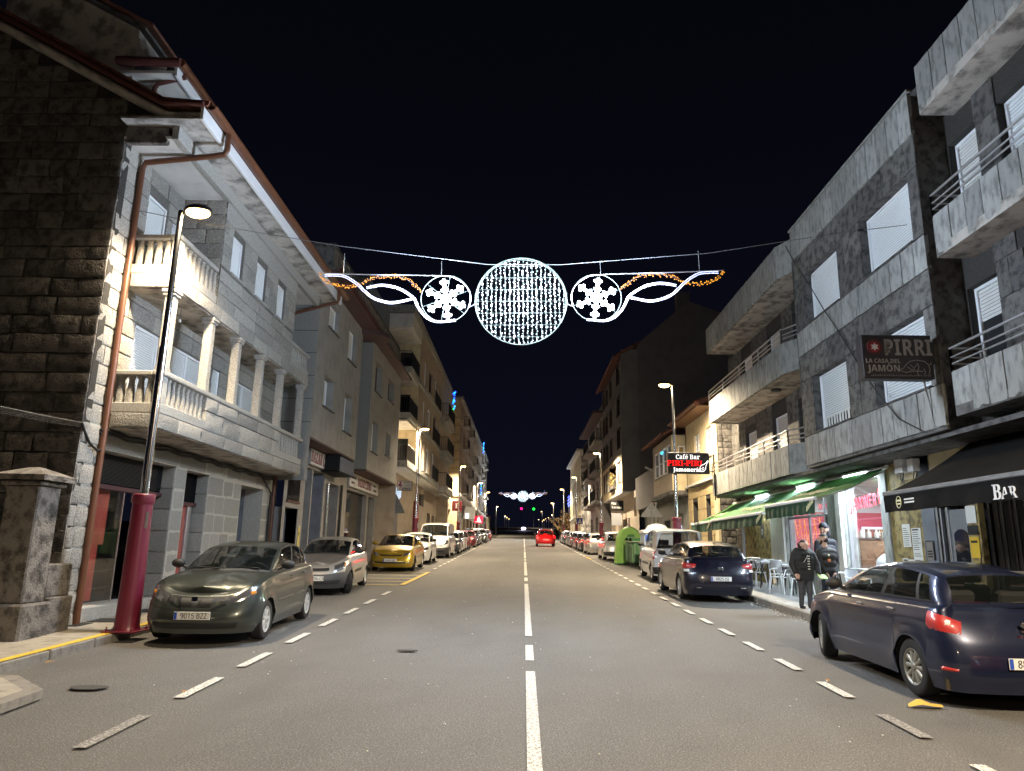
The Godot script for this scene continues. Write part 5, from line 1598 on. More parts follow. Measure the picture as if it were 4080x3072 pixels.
	part(rm, "back_wall", slab(Vector3(11.8, 0.6, -23.6), Vector3(11.9, 3.68, -15.6)), pink)
	part(rm, "near_wall", slab(Vector3(8.05, 0.6, -15.6), Vector3(11.8, 3.68, -15.5)), M.render_white)
	part(rm, "pillar", slab(Vector3(9.75, 0.6, -23.0), Vector3(10.25, 3.6, -22.6)), M.concrete[2])
	part(rm, "beam", slab(Vector3(8.05, 3.42, -20.2), Vector3(11.8, 3.6, -20.0)), M.render_white)
	for z in [-21.6, -18.2, -16.6]:
		part(rm, "ceiling_tube", slab(Vector3(9.2, 3.55, z - 0.05), Vector3(10.6, 3.595, z + 0.05)), M.tube)
	for z in [-21.8, -17.6]:
		var al := AreaLight3D.new()
		al.name = "ceiling_light"
		al.area_size = Vector2(1.6, 1.2)
		al.light_color = Color(0.86, 0.93, 1.0)
		al.light_energy = 19.0
		al.area_range = 40.0
		al.shadow_enabled = true
		al.transform = Transform3D(Basis(Vector3.RIGHT, -PI / 2), Vector3(9.9, 3.50, z))
		rm.add_child(al, true)
	# bottle shelves on the end wall
	var sh := hold(o, "bottle_shelf")
	part(sh, "frame", slab(Vector3(10.78, 1.55, -23.49), Vector3(11.75, 2.66, -23.40), 0.02), M.white_frame)
	part(sh, "recess", slab(Vector3(10.86, 1.62, -23.40), Vector3(11.70, 2.58, -23.39)), mat(lin(0.10, 0.04, 0.03), 0.7))
	var bm := MB.new()
	bm.lathe(PackedVector2Array([Vector2(0.0, 0), Vector2(0.032, 0.0), Vector2(0.034, 0.13), Vector2(0.012, 0.17), Vector2(0.012, 0.215), Vector2(0.0, 0.22)]), 8)
	var bottle := bm.done()
	var bmats := [mat(lin(0.35, 0.16, 0.03), 0.15), mat(lin(0.06, 0.16, 0.05), 0.15), mat(lin(0.5, 0.48, 0.42), 0.15), mat(lin(0.28, 0.03, 0.03), 0.2)]
	for r in 4:
		part(sh, "board", slab(Vector3(10.86, 1.62 + 0.245 * r, -23.39), Vector3(11.70, 1.64 + 0.245 * r, -23.26)), M.wood)
		for k in 11:
			part(sh, "bottle", bottle, bmats[rng.randi() % 4], Transform3D(Basis.from_scale(Vector3(1, rng.randf_range(0.7, 0.98), 1)), Vector3(10.91 + 0.075 * k, 1.64 + 0.245 * r, -23.32)))
	var cab := thing("bar_cabinet", "dark brown cabinet with glassware seen through the ham shop window", "cabinet", Vector3(9.3, 0.62, -19.6))
	part(cab, "body", slab(Vector3(-0.5, 0, -0.3), Vector3(0.6, 1.55, 0.3), 0.02), M.wood)
	part(cab, "top", slab(Vector3(-0.54, 1.55, -0.34), Vector3(0.64, 1.6, 0.34), 0.01), M.brown_frame)
	for k in 5:
		part(cab, "glass_jar", bottle, bmats[2], Transform3D(Basis.from_scale(Vector3(2, 1, 2)), Vector3(-0.35 + 0.2 * k, 1.6, 0.1)))
	var bag := thing("white_sack", "lumpy white sack on the ledge inside the ham shop window", "sack", Vector3(8.35, 1.46, -16.95))
	var bb := MB.new()
	var rows := []
	for y in 8:
		var r := PackedVector3Array()
		for k in 16:
			var a := -TAU * k / 16
			var rr: float = [0.02, 0.25, 0.31, 0.31, 0.27, 0.20, 0.12, 0.01][y] * (1 + 0.08 * sin(3 * a + y) + 0.05 * sin(7 * a - y))
			r.append(Vector3(rr * 0.7 * cos(a), [0.0, 0.0, 0.08, 0.16, 0.24, 0.30, 0.34, 0.35][y], rr * 1.1 * sin(a)))
		rows.append(r)
	bb.grid(rows, true)
	part(bag, "body", bb.done(), M.white_plastic)
	part(rm, "display_ledge", slab(Vector3(8.05, 0.62, -18.0), Vector3(8.75, 1.45, -16.2)), M.concrete_dark)
	part(rm, "tv_set", slab(Vector3(10.3, 1.95, -23.48), Vector3(10.68, 2.25, -23.42), 0.01), glow(Color(0.5, 0.7, 0.8), 0.5, Color(0.05, 0.05, 0.05)))
	# amber fairy lights in the window
	var fl := thing("fairy_lights", "amber fairy lights hanging in loops inside the bar window", "fairy lights", Vector3.ZERO)
	for k in 7:
		var z := -21.9 + 0.36 * k
		var drop := 0.45 + 0.35 * absf(sin(k * 1.9))
		part(fl, "strand", rod([Vector3(8.12, 2.76, z), Vector3(8.13, 2.76 - drop * 0.5, z + 0.06), Vector3(8.12, 2.76 - drop, z + 0.12), Vector3(8.12, 2.76 - drop * 0.6, z + 0.30), Vector3(8.12, 2.76, z + 0.36)], 0.006, 5), M.led_amber)
		for j in 5:
			var s := MB.new()
			s.ball(Vector3(8.12, 2.70 - drop * 0.24 * j + 0.03 * sin(k + j), z + 0.05 * j), Vector3(0.022, 0.022, 0.022), 6, 4)
			part(fl, "bulb", s.done(), M.led_amber)
	# fluorescent battens under the overhang
	for k in 3:
		var z: float = [-16.9, -19.9, -23.6][k]
		var t := thing("batten_light", ["bright fluorescent batten above the ham shop window", "fluorescent batten above the bar door", "fluorescent batten behind the far green awning"][k], "light", Vector3(7.72, 3.60, z), "tubes under the overhang")
		part(t, "housing", slab(Vector3(-0.05, 0.02, -0.62), Vector3(0.06, 0.07, 0.62), 0.01), M.white_plastic)
		part(t, "tube", rod([Vector3(0, 0, -0.58), Vector3(0, 0, 0.58)], 0.022, 8), M.tube)
		var l := AreaLight3D.new()
		l.name = "light"
		l.area_size = Vector2(0.06, 1.16)
		l.light_color = Color(0.88, 0.95, 1.0)
		l.light_energy = 15.0
		l.area_range = 40.0
		l.shadow_enabled = true
		l.transform = Transform3D(Basis(Vector3.RIGHT, -PI / 2), Vector3(0, -0.03, 0))
		t.add_child(l, true)
	# posters and plates
	for q in [[-15.3, 1.95, 0.30, 0.46, 0, "upper left white notice pinned on the yellow poster wall"], [-14.95, 1.60, 0.34, 0.72, 0, "tall printed notice on the yellow poster wall"], [-15.4, 1.30, 0.22, 0.42, 0, "lower left white sheet on the yellow poster wall"], [-15.16, 1.28, 0.22, 0.42, 0, "lower right white sheet on the yellow poster wall"], [-24.35, 2.25, 0.30, 0.42, 1, "dark torn poster on the stained wall behind the chairs"]]:
		var p := thing("poster", q[5], "poster", Vector3(GX - 0.021, q[1], q[0]), "notices on the bar walls")
		p.transform.basis = wall_right(0, 0).basis
		part(p, "sheet", slab(Vector3(0, 0, 0), Vector3(q[2], q[3], 0.003)), M.paper if q[4] == 0 else M.concrete_dark)
		for k in int(q[3] / 0.045):
			if rng.randf() < 0.75:
				part(p, "print_line", slab(Vector3(0.03, q[3] - 0.05 - 0.042 * k, 0.003), Vector3(q[2] - 0.03 - rng.randf() * 0.1, q[3] - 0.05 - 0.042 * k + (0.03 if k == 0 else 0.012), 0.0042)), M.ink if q[4] == 0 else M.paper)
	var pt := thing("wall_plate", "yellow notice plate beside the aluminium door", "sign", Vector3(GX - 0.03, 1.75, -13.02))
	pt.transform.basis = wall_right(0, 0).basis
	part(pt, "plate", slab(Vector3(0, 0, 0), Vector3(0.26, 0.36, 0.01), 0.003), mat(lin(0.62, 0.42, 0.03), 0.5))
	part(pt, "print_line", slab(Vector3(0.04, 0.26, 0.01), Vector3(0.22, 0.30, 0.012)), M.ink)
	part(pt, "black_plate", slab(Vector3(-0.02, 0.40, 0.0), Vector3(0.26, 0.56, 0.01)), M.ink)
	part(pt, "pale_plate", slab(Vector3(-0.02, 0.60, 0.0), Vector3(0.26, 0.90, 0.01)), M.paper)
	var eb := thing("letter_box", "small framed plate on the dark grey stone by the door", "plate", Vector3(GX - 0.035, 1.65, -14.42))
	eb.transform.basis = wall_right(0, 0).basis
	part(eb, "frame", slab(Vector3(0, 0, 0), Vector3(0.28, 0.42, 0.02), 0.004), M.iron)
	part(eb, "plate", slab(Vector3(0.03, 0.03, 0.02), Vector3(0.25, 0.39, 0.024)), M.alu)
	for k in 3:
		part(eb, "print_line", slab(Vector3(0.06, 0.10 + 0.05 * k, 0.024), Vector3(0.22, 0.125 + 0.05 * k, 0.026)), M.ink)
	# electricity boxes with hanging flex
	for q in [[-14.95, 3.42, 0.28, 0.40, "taller white electricity box above the poster wall"], [-14.45, 3.40, 0.20, 0.26, "smaller white electricity box above the poster wall"]]:
		var e := thing("electricity_box", q[4], "electricity box", Vector3(7.74, q[1], q[0]), "boxes above the poster wall")
		part(e, "case", slab(Vector3(-0.08, 0, 0), Vector3(0.08, q[3], q[2]), 0.012), M.white_plastic)
		part(e, "lid_seam", slab(Vector3(-0.083, q[3] * 0.3, 0.01), Vector3(-0.079, q[3] * 0.31, q[2] - 0.01)), M.iron)
		part(e, "flex", rod([Vector3(0, 0, 0.08), Vector3(-0.02, -0.12, 0.09), Vector3(-0.02, -0.17, 0.14), Vector3(-0.01, -0.08, 0.19), Vector3(0, 0, 0.2)], 0.012, 6), M.cable)
	# --- awnings
	awning("green awning hung nearest, over the bar door", -15.5, -18.65, 6.2, 2.92, 7.74, 3.60, true)
	awning("middle green awning above the stacked chairs", -18.95, -24.05, 6.2, 2.78, 7.74, 3.56, true)
	awning("short far green awning by the yellow house", -24.2, -27.0, 6.2, 2.76, 7.74, 3.52, true)
	var ba := awning("black awning reading BAR at the right edge", -6.0, -12.5, 6.2, 2.78, 7.8, 3.74, false)
	var vf := wall_right(6.185, 0)
	put_text(ba, "B", 0.20, vf * Transform3D(Basis.IDENTITY, Vector3(-9.52, 2.60, 0.01)), M.white_letter, "Droid Serif", true)
	put_text(ba, "AR", 0.15, vf * Transform3D(Basis.IDENTITY, Vector3(-9.29, 2.575, 0.01)), M.white_letter, "Droid Serif", true)
	for k in 2:
		part(ba, "print_line", slab(Vector3(-11.85, 2.60 + 0.05 * k, 0.006), Vector3(-11.55, 2.625 + 0.05 * k, 0.008), 0.0, vf), M.paper)
	b = MB.new()
	var ringp := PackedVector3Array()
	for k in 21:
		var a := TAU * k / 20
		ringp.append(vf * Vector3(-12.02 + 0.075 * cos(a), 2.63 + 0.095 * sin(a), 0.01))
	b.tube(ringp, 0.006, 5, false)
	b.box(Vector3(-12.08, 2.64, 0.006), Vector3(-11.96, 2.67, 0.010), vf)
	b.box(Vector3(-12.07, 2.59, 0.006), Vector3(-11.97, 2.615, 0.010), vf)
	part(ba, "emblem", b.done(), M.cream_fleck)
	# --- projecting sign of the bar
	var s := thing("bar_sign", "unlit black projecting sign with PIRRI lettering, red star badge and grazing pig", "sign", Vector3(0, 0.058, -11.6))
	s.scale = Vector3(0.967, 0.967, 0.967)
	part(s, "case", slab(Vector3(5.80, 4.72, -0.22), Vector3(7.0, 5.50, 0.0), 0.01), mat(lin(0.016, 0.012, 0.012), 0.45))
	part(s, "face", slab(Vector3(5.83, 4.75, 0.0), Vector3(6.97, 5.47, 0.004)), mat(lin(0.022, 0.013, 0.013), 0.35))
	var chalk := mat(lin(0.42, 0.40, 0.39), 0.8, M.speck, 3.0)
	put_text(s, "PIRRI", 0.25, Transform3D(Basis.from_scale(Vector3(0.92, 1.15, 1)), Vector3(6.58, 5.27, 0.008)), chalk, "Droid Sans", true)
	put_text(s, "BAR", 0.075, Transform3D(Basis(Vector3.BACK, -PI / 2), Vector3(6.235, 5.27, 0.008)), chalk, "Droid Sans", true)
	put_text(s, "LA CASA DEL", 0.072, Transform3D(Basis.IDENTITY, Vector3(6.14, 5.03, 0.008)), chalk, "Droid Sans", true)
	put_text(s, "JAMÓN", 0.115, Transform3D(Basis.IDENTITY, Vector3(6.15, 4.90, 0.008)), chalk, "Droid Sans", true)
	b = MB.new()
	b.lathe(PackedVector2Array([Vector2(0.0, 0), Vector2(0.10, 0), Vector2(0.10, 0.004), Vector2(0.0, 0.004)]), 28, Transform3D(Basis(Vector3.RIGHT, PI / 2), Vector3(6.02, 5.28, 0.004)))
	part(s, "badge", b.done(), mat(lin(0.28, 0.02, 0.025), 0.6))
	b = MB.new()
	var ring := PackedVector3Array()
	for k in 33:
		ring.append(Vector3(6.02 + 0.125 * cos(TAU * k / 32), 5.28 + 0.125 * sin(TAU * k / 32), 0.006))
	b.tube(ring, 0.006, 4, false)
	part(s, "badge_ring", b.done(), mat(lin(0.22, 0.02, 0.02), 0.7))
	b = MB.new()
	var star := PackedVector2Array()
	for k in 12:
		var a := TAU * k / 12 + PI / 6
		var r := 0.072 if k % 2 == 0 else 0.040
		star.append(Vector2(6.02 + r * cos(a + PI / 3), 5.28 + r * sin(a + PI / 3)))
	b.poly(star, Transform3D(Basis.IDENTITY, Vector3(0, 0, 0.008)), 0.003)
	part(s, "star", b.done(), M.white_letter)
	b = MB.new()     # pig drawn in chalk strokes, grass under it
	for st in [[[6.47, 4.90], [6.53, 4.97], [6.60, 5.03], [6.72, 5.05], [6.84, 5.03], [6.91, 4.97], [6.92, 4.88], [6.90, 4.80]], [[6.47, 4.90], [6.42, 4.88], [6.45, 4.85], [6.52, 4.83], [6.60, 4.85], [6.70, 4.86], [6.80, 4.85]], [[6.60, 4.97], [6.66, 4.90], [6.70, 4.97]], [[6.72, 5.0], [6.74, 4.92], [6.70, 4.84], [6.72, 4.78]], [[6.82, 4.90], [6.84, 4.84], [6.82, 4.78]], [[6.92, 4.97], [6.96, 4.99], [6.95, 5.02]], [[6.55, 4.93], [6.60, 4.88], [6.66, 4.88]]]:
		var pp := PackedVector3Array()
		for q in st:
			pp.append(Vector3(q[0], q[1], 0.008))
		b.tube(pp, 0.007, 4)
	for k in 34:
		var gx := 5.92 + 0.030 * k
		b.tube(PackedVector3Array([Vector3(gx, 4.765, 0.008), Vector3(gx + 0.012, 4.775 + 0.016 * rng.randf(), 0.008)]), 0.005, 4)
	part(s, "pig_drawing", b.done(), chalk)
	part(s, "bracket", slab(Vector3(7.0, 5.0, -0.14), Vector3(7.08, 5.4, -0.08)), M.iron)
	part(s, "feed_cable", rod([Vector3(6.86, 4.72, -0.1), Vector3(6.87, 4.6, -0.1), Vector3(6.85, 4.3, 0.0), Vector3(6.86, 3.9, 0.05), Vector3(6.9, 3.85, 0.1)], 0.014, 6), M.galv)
	# lit cafe sign
	s = thing("cafe_sign", "glowing black cafe bar sign with white and red letters and a ham outline", "sign", Vector3(0, 0, -25.9))
	part(s, "case", slab(Vector3(5.20, 4.53, -0.18), Vector3(6.68, 5.29, 0.0), 0.012), M.black)
	var wl := glow(Color(1.0, 0.98, 0.96), 1.3)
	var rl := glow(Color(1.0, 0.05, 0.06), 1.3, Color(0.5, 0.02, 0.02))
	put_text(s, "Café Bar", 0.155, Transform3D(Basis.IDENTITY, Vector3(5.90, 5.13, 0.006)), wl, "Droid Serif", false)
	put_text(s, "PIRI-PIRI", 0.19, Transform3D(Basis.from_scale(Vector3(1.05, 1, 1)), Vector3(5.78, 4.90, 0.006)), rl, "Droid Serif", true)
	put_text(s, "Jamonería", 0.135, Transform3D(Basis.IDENTITY, Vector3(5.87, 4.67, 0.006)), wl, "Droid Serif", true)
	b = MB.new()
	for st in [[[6.34, 4.66], [6.33, 4.76], [6.38, 4.84], [6.46, 4.86], [6.54, 4.92], [6.60, 4.99], [6.63, 5.02], [6.64, 4.98], [6.58, 4.90], [6.54, 4.80], [6.53, 4.70], [6.46, 4.62], [6.38, 4.61], [6.34, 4.66]], [[6.38, 4.70], [6.44, 4.76], [6.48, 4.72]], [[6.39, 4.66], [6.46, 4.68]]]:
		var pp := PackedVector3Array()
		for q in st:
			pp.append(Vector3(q[0], q[1], 0.006))
		b.tube(pp, 0.010, 5)
	part(s, "ham_outline", b.done(), wl)
	part(s, "bracket", rod([Vector3(6.68, 5.2, -0.09), Vector3(6.86, 5.2, -0.09)], 0.02, 6), M.iron)
	part(s, "bracket", rod([Vector3(6.68, 4.62, -0.09), Vector3(6.86, 4.62, -0.09)], 0.02, 6), M.iron)
	part(s, "upright", rod([Vector3(6.86, 5.25, -0.09), Vector3(6.86, 3.6, -0.09)], 0.025, 6), M.iron)
	var al2 := AreaLight3D.new()
	al2.name = "light"
	al2.area_size = Vector2(1.4, 0.7)
	al2.light_color = Color(1.0, 0.75, 0.72)
	al2.light_energy = 0.6
	al2.shadow_enabled = true
	al2.transform = Transform3D(Basis(Vector3.UP, PI), Vector3(5.94, 4.9, 0.03))
	s.add_child(al2, true)

func awning(label: String, zn: float, zf: float, xf: float, yf: float, xb: float, yb: float, green: bool) -> Node3D:
	var o := thing("awning", label, "awning", Vector3.ZERO, "awnings on the right pavement")
	var b := MB.new()
	var rows := []
	for y in 9:
		var t := y / 8.0
		var r := PackedVector3Array()
		for k in 25:
			var u := k / 24.0
			r.append(Vector3(lerpf(xf, xb, t), lerpf(yf + 0.02, yb, t) - 0.06 * sin(PI * t) * (1 - 0.4 * sin(u * 17.0)) - 0.012 * sin(u * 40.0) * sin(PI * t), lerpf(zf, zn, u)))
		rows.append(r)
	b.grid(rows)
	part(o, "canopy", b.done(), M.awning_green if green else M.awning_black)
	b = MB.new()
	rows = []
	for y in 4:
		var r := PackedVector3Array()
		for k in 61:
			var u := k / 60.0
			var wave := 0.018 * sin(u * 60.0) + 0.012 * sin(u * 23.0 + 1.0)
			r.append(Vector3(xf - 0.015 + wave * (1 - y / 3.0), yf - 0.01 - 0.29 * (1 - y / 3.0) + 0.008 * sin(u * 31.0) * (1 - y / 3.0), lerpf(zf - 0.03, zn + 0.03, u)))
		rows.append(r)
	b.grid(rows)
	part(o, "valance", b.done(), M.awning_valance if green else M.awning_black)
	part(o, "front_bar", slab(Vector3(xf - 0.035, yf - 0.02, zf - 0.02), Vector3(xf + 0.035, yf + 0.05, zn + 0.02), 0.012), M.galv if not green else M.white_plastic)
	for z in [zn - 0.1, zf + 0.1]:
		part(o, "arm", rod([Vector3(xb, yb - 0.06, z), Vector3(lerpf(xf, xb, 0.5), lerpf(yf, yb, 0.5) - 0.10, z), Vector3(xf + 0.02, yf - 0.01, z)], 0.022, 6), M.white_plastic if green else M.galv)
	part(o, "roller", rod([Vector3(xb + 0.05, yb + 0.03, zn), Vector3(xb + 0.05, yb + 0.03, zf)], 0.05, 8), M.white_plastic if green else M.iron)
	if green and absf(zn - zf) > 2.5:
		var vf := wall_right(xf - 0.03, 0)
		# brand script reduced to its look: slanted cream strokes with a figure
		var p := MB.new()
		for k in 9:
			p.tube(PackedVector3Array([vf * Vector3(zn - 0.42 + 0.045 * k, yf - 0.24 + 0.020 * k, 0.0), vf * Vector3(zn - 0.40 + 0.045 * k, yf - 0.12 + 0.020 * k - 0.03 * (k % 2), 0.0)]), 0.011, 4)
		part(o, "script", p.done(), M.cream_fleck)
		var dirv := (Vector3(xb, yb, 0) - Vector3(xf, yf, 0)).normalized()
		var sf := Transform3D(Basis(Vector3(0, 0, 1), dirv, Vector3(0, 0, 1).cross(dirv)), Vector3(xf, yf, (zn + zf) / 2))
		put_text(o, "San Miguel", 0.24, sf * Transform3D(Basis.from_scale(Vector3(1.2, 1, 1)), Vector3(0.0, 0.62, 0.012)), M.cream_fleck, "Droid Serif", false, "script")
	return o

# ---------------------------------------------------------------- right row beyond the block
func build_right_row() -> void:
	# rubble gable in the gap
	var o := thing("rubble_wall", "dark rubble stone gable in the gap behind the far balconies", "wall")
	part(o, "face", wall_mesh(wall_near(7.5, -27.72), 0, 3.0, 0.7, 7.3, [], 0.1), M.mortar)
	lay_stones(o, wall_near(7.5, -27.7), 0.0, 1.0, courses(0.9, 7.2, 0.24), 0.18, 0.42, 0.1, [], [M.rubble, M.weather[1], M.weather[3]], stones, 0.02, "stone", 0.02)
	# --- H: cream house
	o = thing("cream_house", "two-storey cream house with a glazed bay and tiled eaves behind the cafe sign", "house")
	var fr := wall_right(7.4, -32.7)
	var holes := [[3.55, 5.55, 4.5, 6.72], [1.55, 5.95, 2.5, 6.76], [0.8, 1.7, 1.75, 3.9]]
	part(o, "wall", wall_mesh(fr, 0, 4.9, 4.62, 7.55, [holes[0], holes[1]], 0.2), M.render_cream)
	var gw := hold(o, "ground_floor_wall")
	part(gw, "mortar_bed", wall_mesh(fr * Transform3D(Basis.IDENTITY, Vector3(0, 0, -0.03)), 0, 4.9, 0.7, 4.6, [holes[2], [3.1, 1.7, 3.9, 3.9]], 0.3), M.mortar)
	var ston := [mat(lin(0.44, 0.34, 0.18), 0.9, M.speck, 0.9), mat(lin(0.50, 0.39, 0.21), 0.9, M.speck, 0.8)]
	lay_stones(gw, fr, 0.0, 4.9, courses(0.8, 4.6, 0.55), 0.6, 1.1, 0.08, [holes[2], [3.1, 1.7, 3.9, 3.9]], ston, smooth_stones, 0.014)
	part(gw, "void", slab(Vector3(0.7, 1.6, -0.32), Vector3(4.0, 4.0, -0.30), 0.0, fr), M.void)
	for k in 2:
		window(o, fr, holes[k], 0.12, "glass", {"fw": 0.07, "mullions": 1, "transoms": 3})
	part(o, "near_wall", slab(Vector3(7.46, 0.8, -27.9), Vector3(12.0, 7.5, -27.8)), M.rubble)
	part(o, "corner_post", slab(Vector3(7.36, 0.8, -28.1), Vector3(7.48, 7.5, -27.7), 0.01), M.render_cream)
	part(o, "string_course", slab(Vector3(7.26, 4.56, -32.7), Vector3(7.4, 4.66, -27.8), 0.01), M.render_white)
	var eave := hold(o, "roof")
	var b := MB.new()
	b.poly(PackedVector2Array([Vector2(6.75, 7.42), Vector2(12.0, 9.3), Vector2(12.0, 9.45), Vector2(6.72, 7.56)]), Transform3D(Basis.IDENTITY, Vector3(0, 0, -33.0)), 5.3)
	part(eave, "covering", b.done(), M.roof_tile)
	for k in 26:
		part(eave, "tile", rod([Vector3(6.70, 7.58, -27.85 - 0.2 * k), Vector3(7.6, 7.90, -27.85 - 0.2 * k)], 0.07, 6), M.roof_tile)
	part(eave, "soffit", slab(Vector3(6.78, 7.40, -33.0), Vector3(7.5, 7.44, -27.75)), M.wood)
	part(eave, "gutter", rod([Vector3(6.68, 7.50, -27.7), Vector3(6.68, 7.50, -33.0)], 0.06, 6), M.gutter)
	# glazed bay
	var bf := wall_right(6.75, -37.6)
	var bh := []
	for k in 4:
		bh.append([0.35 + 1.08 * k, 5.38, 1.32 + 1.08 * k, 6.68])
	part(o, "bay_wall", wall_mesh(bf, 0, 4.75, 4.5, 7.05, bh, 0.15), M.render_beige)
	for h in bh:
		window(o, bf, h, 0.08, "glass", {"fw": 0.08, "transoms": 1})
	var nh := [[0.30, 5.50, 0.62, 6.55]]
	part(o, "bay_wall", wall_mesh(wall_near(6.75, -32.85), 0, 0.66, 4.5, 7.05, nh, 0.1), M.render_cream)
	window(o, wall_near(6.75, -32.85), nh[0], 0.06, "shutter", {"fw": 0.06, "slat": 0.05, "mat": M.stain_yellow})
	part(o, "bay_floor", slab(Vector3(6.6, 4.28, -37.8), Vector3(8.0, 4.5, -32.7), 0.06), M.concrete_dark)
	b = MB.new()
	b.poly(PackedVector2Array([Vector2(6.3, 7.02), Vector2(9.0, 8.2), Vector2(9.0, 8.3), Vector2(6.28, 7.14)]), Transform3D(Basis.IDENTITY, Vector3(0, 0, -38.4)), 5.6)
	part(o, "bay_roof", b.done(), M.roof_tile)
	part(o, "lower_wall", wall_mesh(wall_right(7.6, -46.0), 0, 13.3, 0.9, 4.4, [[9.6, 1.2, 11.2, 3.6], [6.6, 1.4, 8.2, 3.4]], 0.3), M.concrete[1])
	part(o, "grey_door", slab(Vector3(9.5, 1.1, -0.2), Vector3(11.3, 3.7, -0.15), 0.0, wall_right(7.6, -46.0)), mat(lin(0.20, 0.205, 0.215), 0.7))
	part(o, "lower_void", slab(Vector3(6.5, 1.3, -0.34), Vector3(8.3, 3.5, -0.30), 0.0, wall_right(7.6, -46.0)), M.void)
	part(o, "low_block", slab(Vector3(7.1, 4.3, -46.0), Vector3(12.0, 6.3, -38.0)), M.render_dark)
	part(o, "downpipe", rod([Vector3(6.5, 6.2, -38.6), Vector3(6.95, 6.0, -38.6), Vector3(7.05, 5.8, -38.6), Vector3(7.05, 1.4, -38.6)], 0.06, 8), M.render_white)
	part(o, "facade_cable", rod(Array(sag(Vector3(7.32, 4.6, -27.9), Vector3(7.3, 4.62, -32.6), 0.12)), 0.03, 5), M.cable)
	part(o, "facade_cable", rod(Array(sag(Vector3(6.62, 4.4, -32.8), Vector3(6.62, 4.35, -37.6), 0.1)), 0.03, 5), M.cable)

	# --- I: tall dark building
	o = thing("tall_building", "tall dark apartment building with a blank grey flank and lit first floor", "building")
	var X := 6.6
	var fi := wall_right(X, -60.2)
	var wh := []
	for fl in 4:
		var y := 5.9 + 2.3 * fl
		wh.append_array([[9.35, y + 0.55, 11.2, y + 2.0], [2.4, y + 0.4, 4.0, y + 1.95], [0.6, y + 0.4, 1.8, y + 1.95]])
		if fl > 0:
			wh.append([5.2, y + 0.5, 6.6, y + 1.9])
	wh.append([4.6, 6.1, 8.6, 8.0])
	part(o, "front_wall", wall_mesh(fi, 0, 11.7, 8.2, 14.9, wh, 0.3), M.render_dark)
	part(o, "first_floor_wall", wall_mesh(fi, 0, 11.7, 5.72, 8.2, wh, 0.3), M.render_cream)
	for k in wh.size() - 1:
		window(o, fi, wh[k], 0.15, "glass", {"fw": 0.07, "mullions": 1, "sill": k < 3, "frame": M.white_frame if k < 3 else M.brown_frame})
	part(o, "loggia_back", slab(Vector3(4.6, 6.0, -1.2), Vector3(8.6, 8.1, -1.1), 0.0, fi), M.render_cream)
	railing(o, [Vector2(X - 0.02, -55.6), Vector2(X - 0.02, -51.6)], 6.1, 0.85, 0.15)
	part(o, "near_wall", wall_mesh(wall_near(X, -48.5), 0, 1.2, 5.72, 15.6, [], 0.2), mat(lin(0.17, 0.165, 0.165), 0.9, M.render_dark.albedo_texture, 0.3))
	b = MB.new()
	b.poly(PackedVector2Array([Vector2(7.8, 1.0), Vector2(22.0, 1.0), Vector2(22.0, 15.5), Vector2(11.5, 19.2), Vector2(7.8, 16.0)]), Transform3D(Basis.IDENTITY, Vector3(0, 0, -48.8)), 0.35)
	part(o, "flank", b.done(), M.render_dark)
	part(o, "overhang", slab(Vector3(X, 5.62, -60.2), Vector3(8.5, 5.72, -48.5)), M.render_white)
	b = MB.new()
	b.poly(PackedVector2Array([Vector2(6.1, 14.9), Vector2(7.9, 15.9), Vector2(7.9, 16.1), Vector2(6.05, 15.05)]), Transform3D(Basis.IDENTITY, Vector3(0, 0, -60.4)), 12.3)
	part(o, "roof", b.done(), M.roof_tile)
	part(o, "far_wall", slab(Vector3(X + 0.02, 1.4, -60.4), Vector3(14, 14.9, -60.2)), M.render_dark)
	part(o, "chimney", slab(Vector3(11.0, 18.6, -50.5), Vector3(11.9, 20.3, -49.5)), M.render_dark)
	var gi := wall_right(7.2, -60.0)
	part(o, "ground_floor_wall", wall_mesh(gi, 0, 14.6, 1.2, 5.65, [[12.6, 4.0, 13.7, 5.2], [7.0, 1.7, 9.2, 4.0], [3.0, 1.9, 5.5, 4.2], [9.8, 1.7, 10.6, 4.0]], 0.3), M.render_beige)
	part(o, "shop_window", slab(Vector3(7.0, 1.7, -0.25), Vector3(9.2, 4.0, -0.22), 0.0, gi), M.glass_dark)
	part(o, "shop_window", slab(Vector3(9.8, 1.7, -0.25), Vector3(10.6, 4.0, -0.22), 0.0, gi), glow(Color(0.35, 0.05, 0.7), 0.5, Color(0.02, 0.02, 0.02)))
	part(o, "shop_window", slab(Vector3(3.0, 1.9, -0.25), Vector3(5.5, 4.2, -0.22), 0.0, gi), M.glass_dark)
	part(o, "window_pane", slab(Vector3(12.6, 4.0, -0.25), Vector3(13.7, 5.2, -0.22), 0.0, gi), M.glass_dark)
	var s := sign_board("shop_sign", "black projecting sign with white clinic lettering under the tall building", wall_near(6.25, -52.6), Vector2(0, 4.62), Vector2(1.0, 5.35), 0.1, M.black, M.iron, "")
	put_text(s, "Fisi", 0.16, Transform3D(Basis.IDENTITY, Vector3(0.26, 5.12, 0.11)), M.white_letter, "Droid Sans", true)
	put_text(s, "Caruza", 0.16, Transform3D(Basis.IDENTITY, Vector3(0.46, 4.86, 0.11)), M.white_letter, "Droid Sans", true)
	s = sign_board("shop_sign", "grey glossy panel sign hanging below the clinic sign", wall_near(6.45, -53.6), Vector2(0, 3.6), Vector2(0.8, 4.5), 0.05, mat(lin(0.30, 0.31, 0.33), 0.25), M.alu, "")
	# balcony plants
	var pl := thing("balcony_plants", "bushy reddish green plants on the lit first-floor balcony", "plant", Vector3(6.55, 6.15, -53.2))
	leafy(pl, "foliage", Vector3(0, 0.65, 0), Vector3(0.35, 0.55, 1.2), 260, 0.10, mat(lin(0.10, 0.075, 0.02), 0.8))
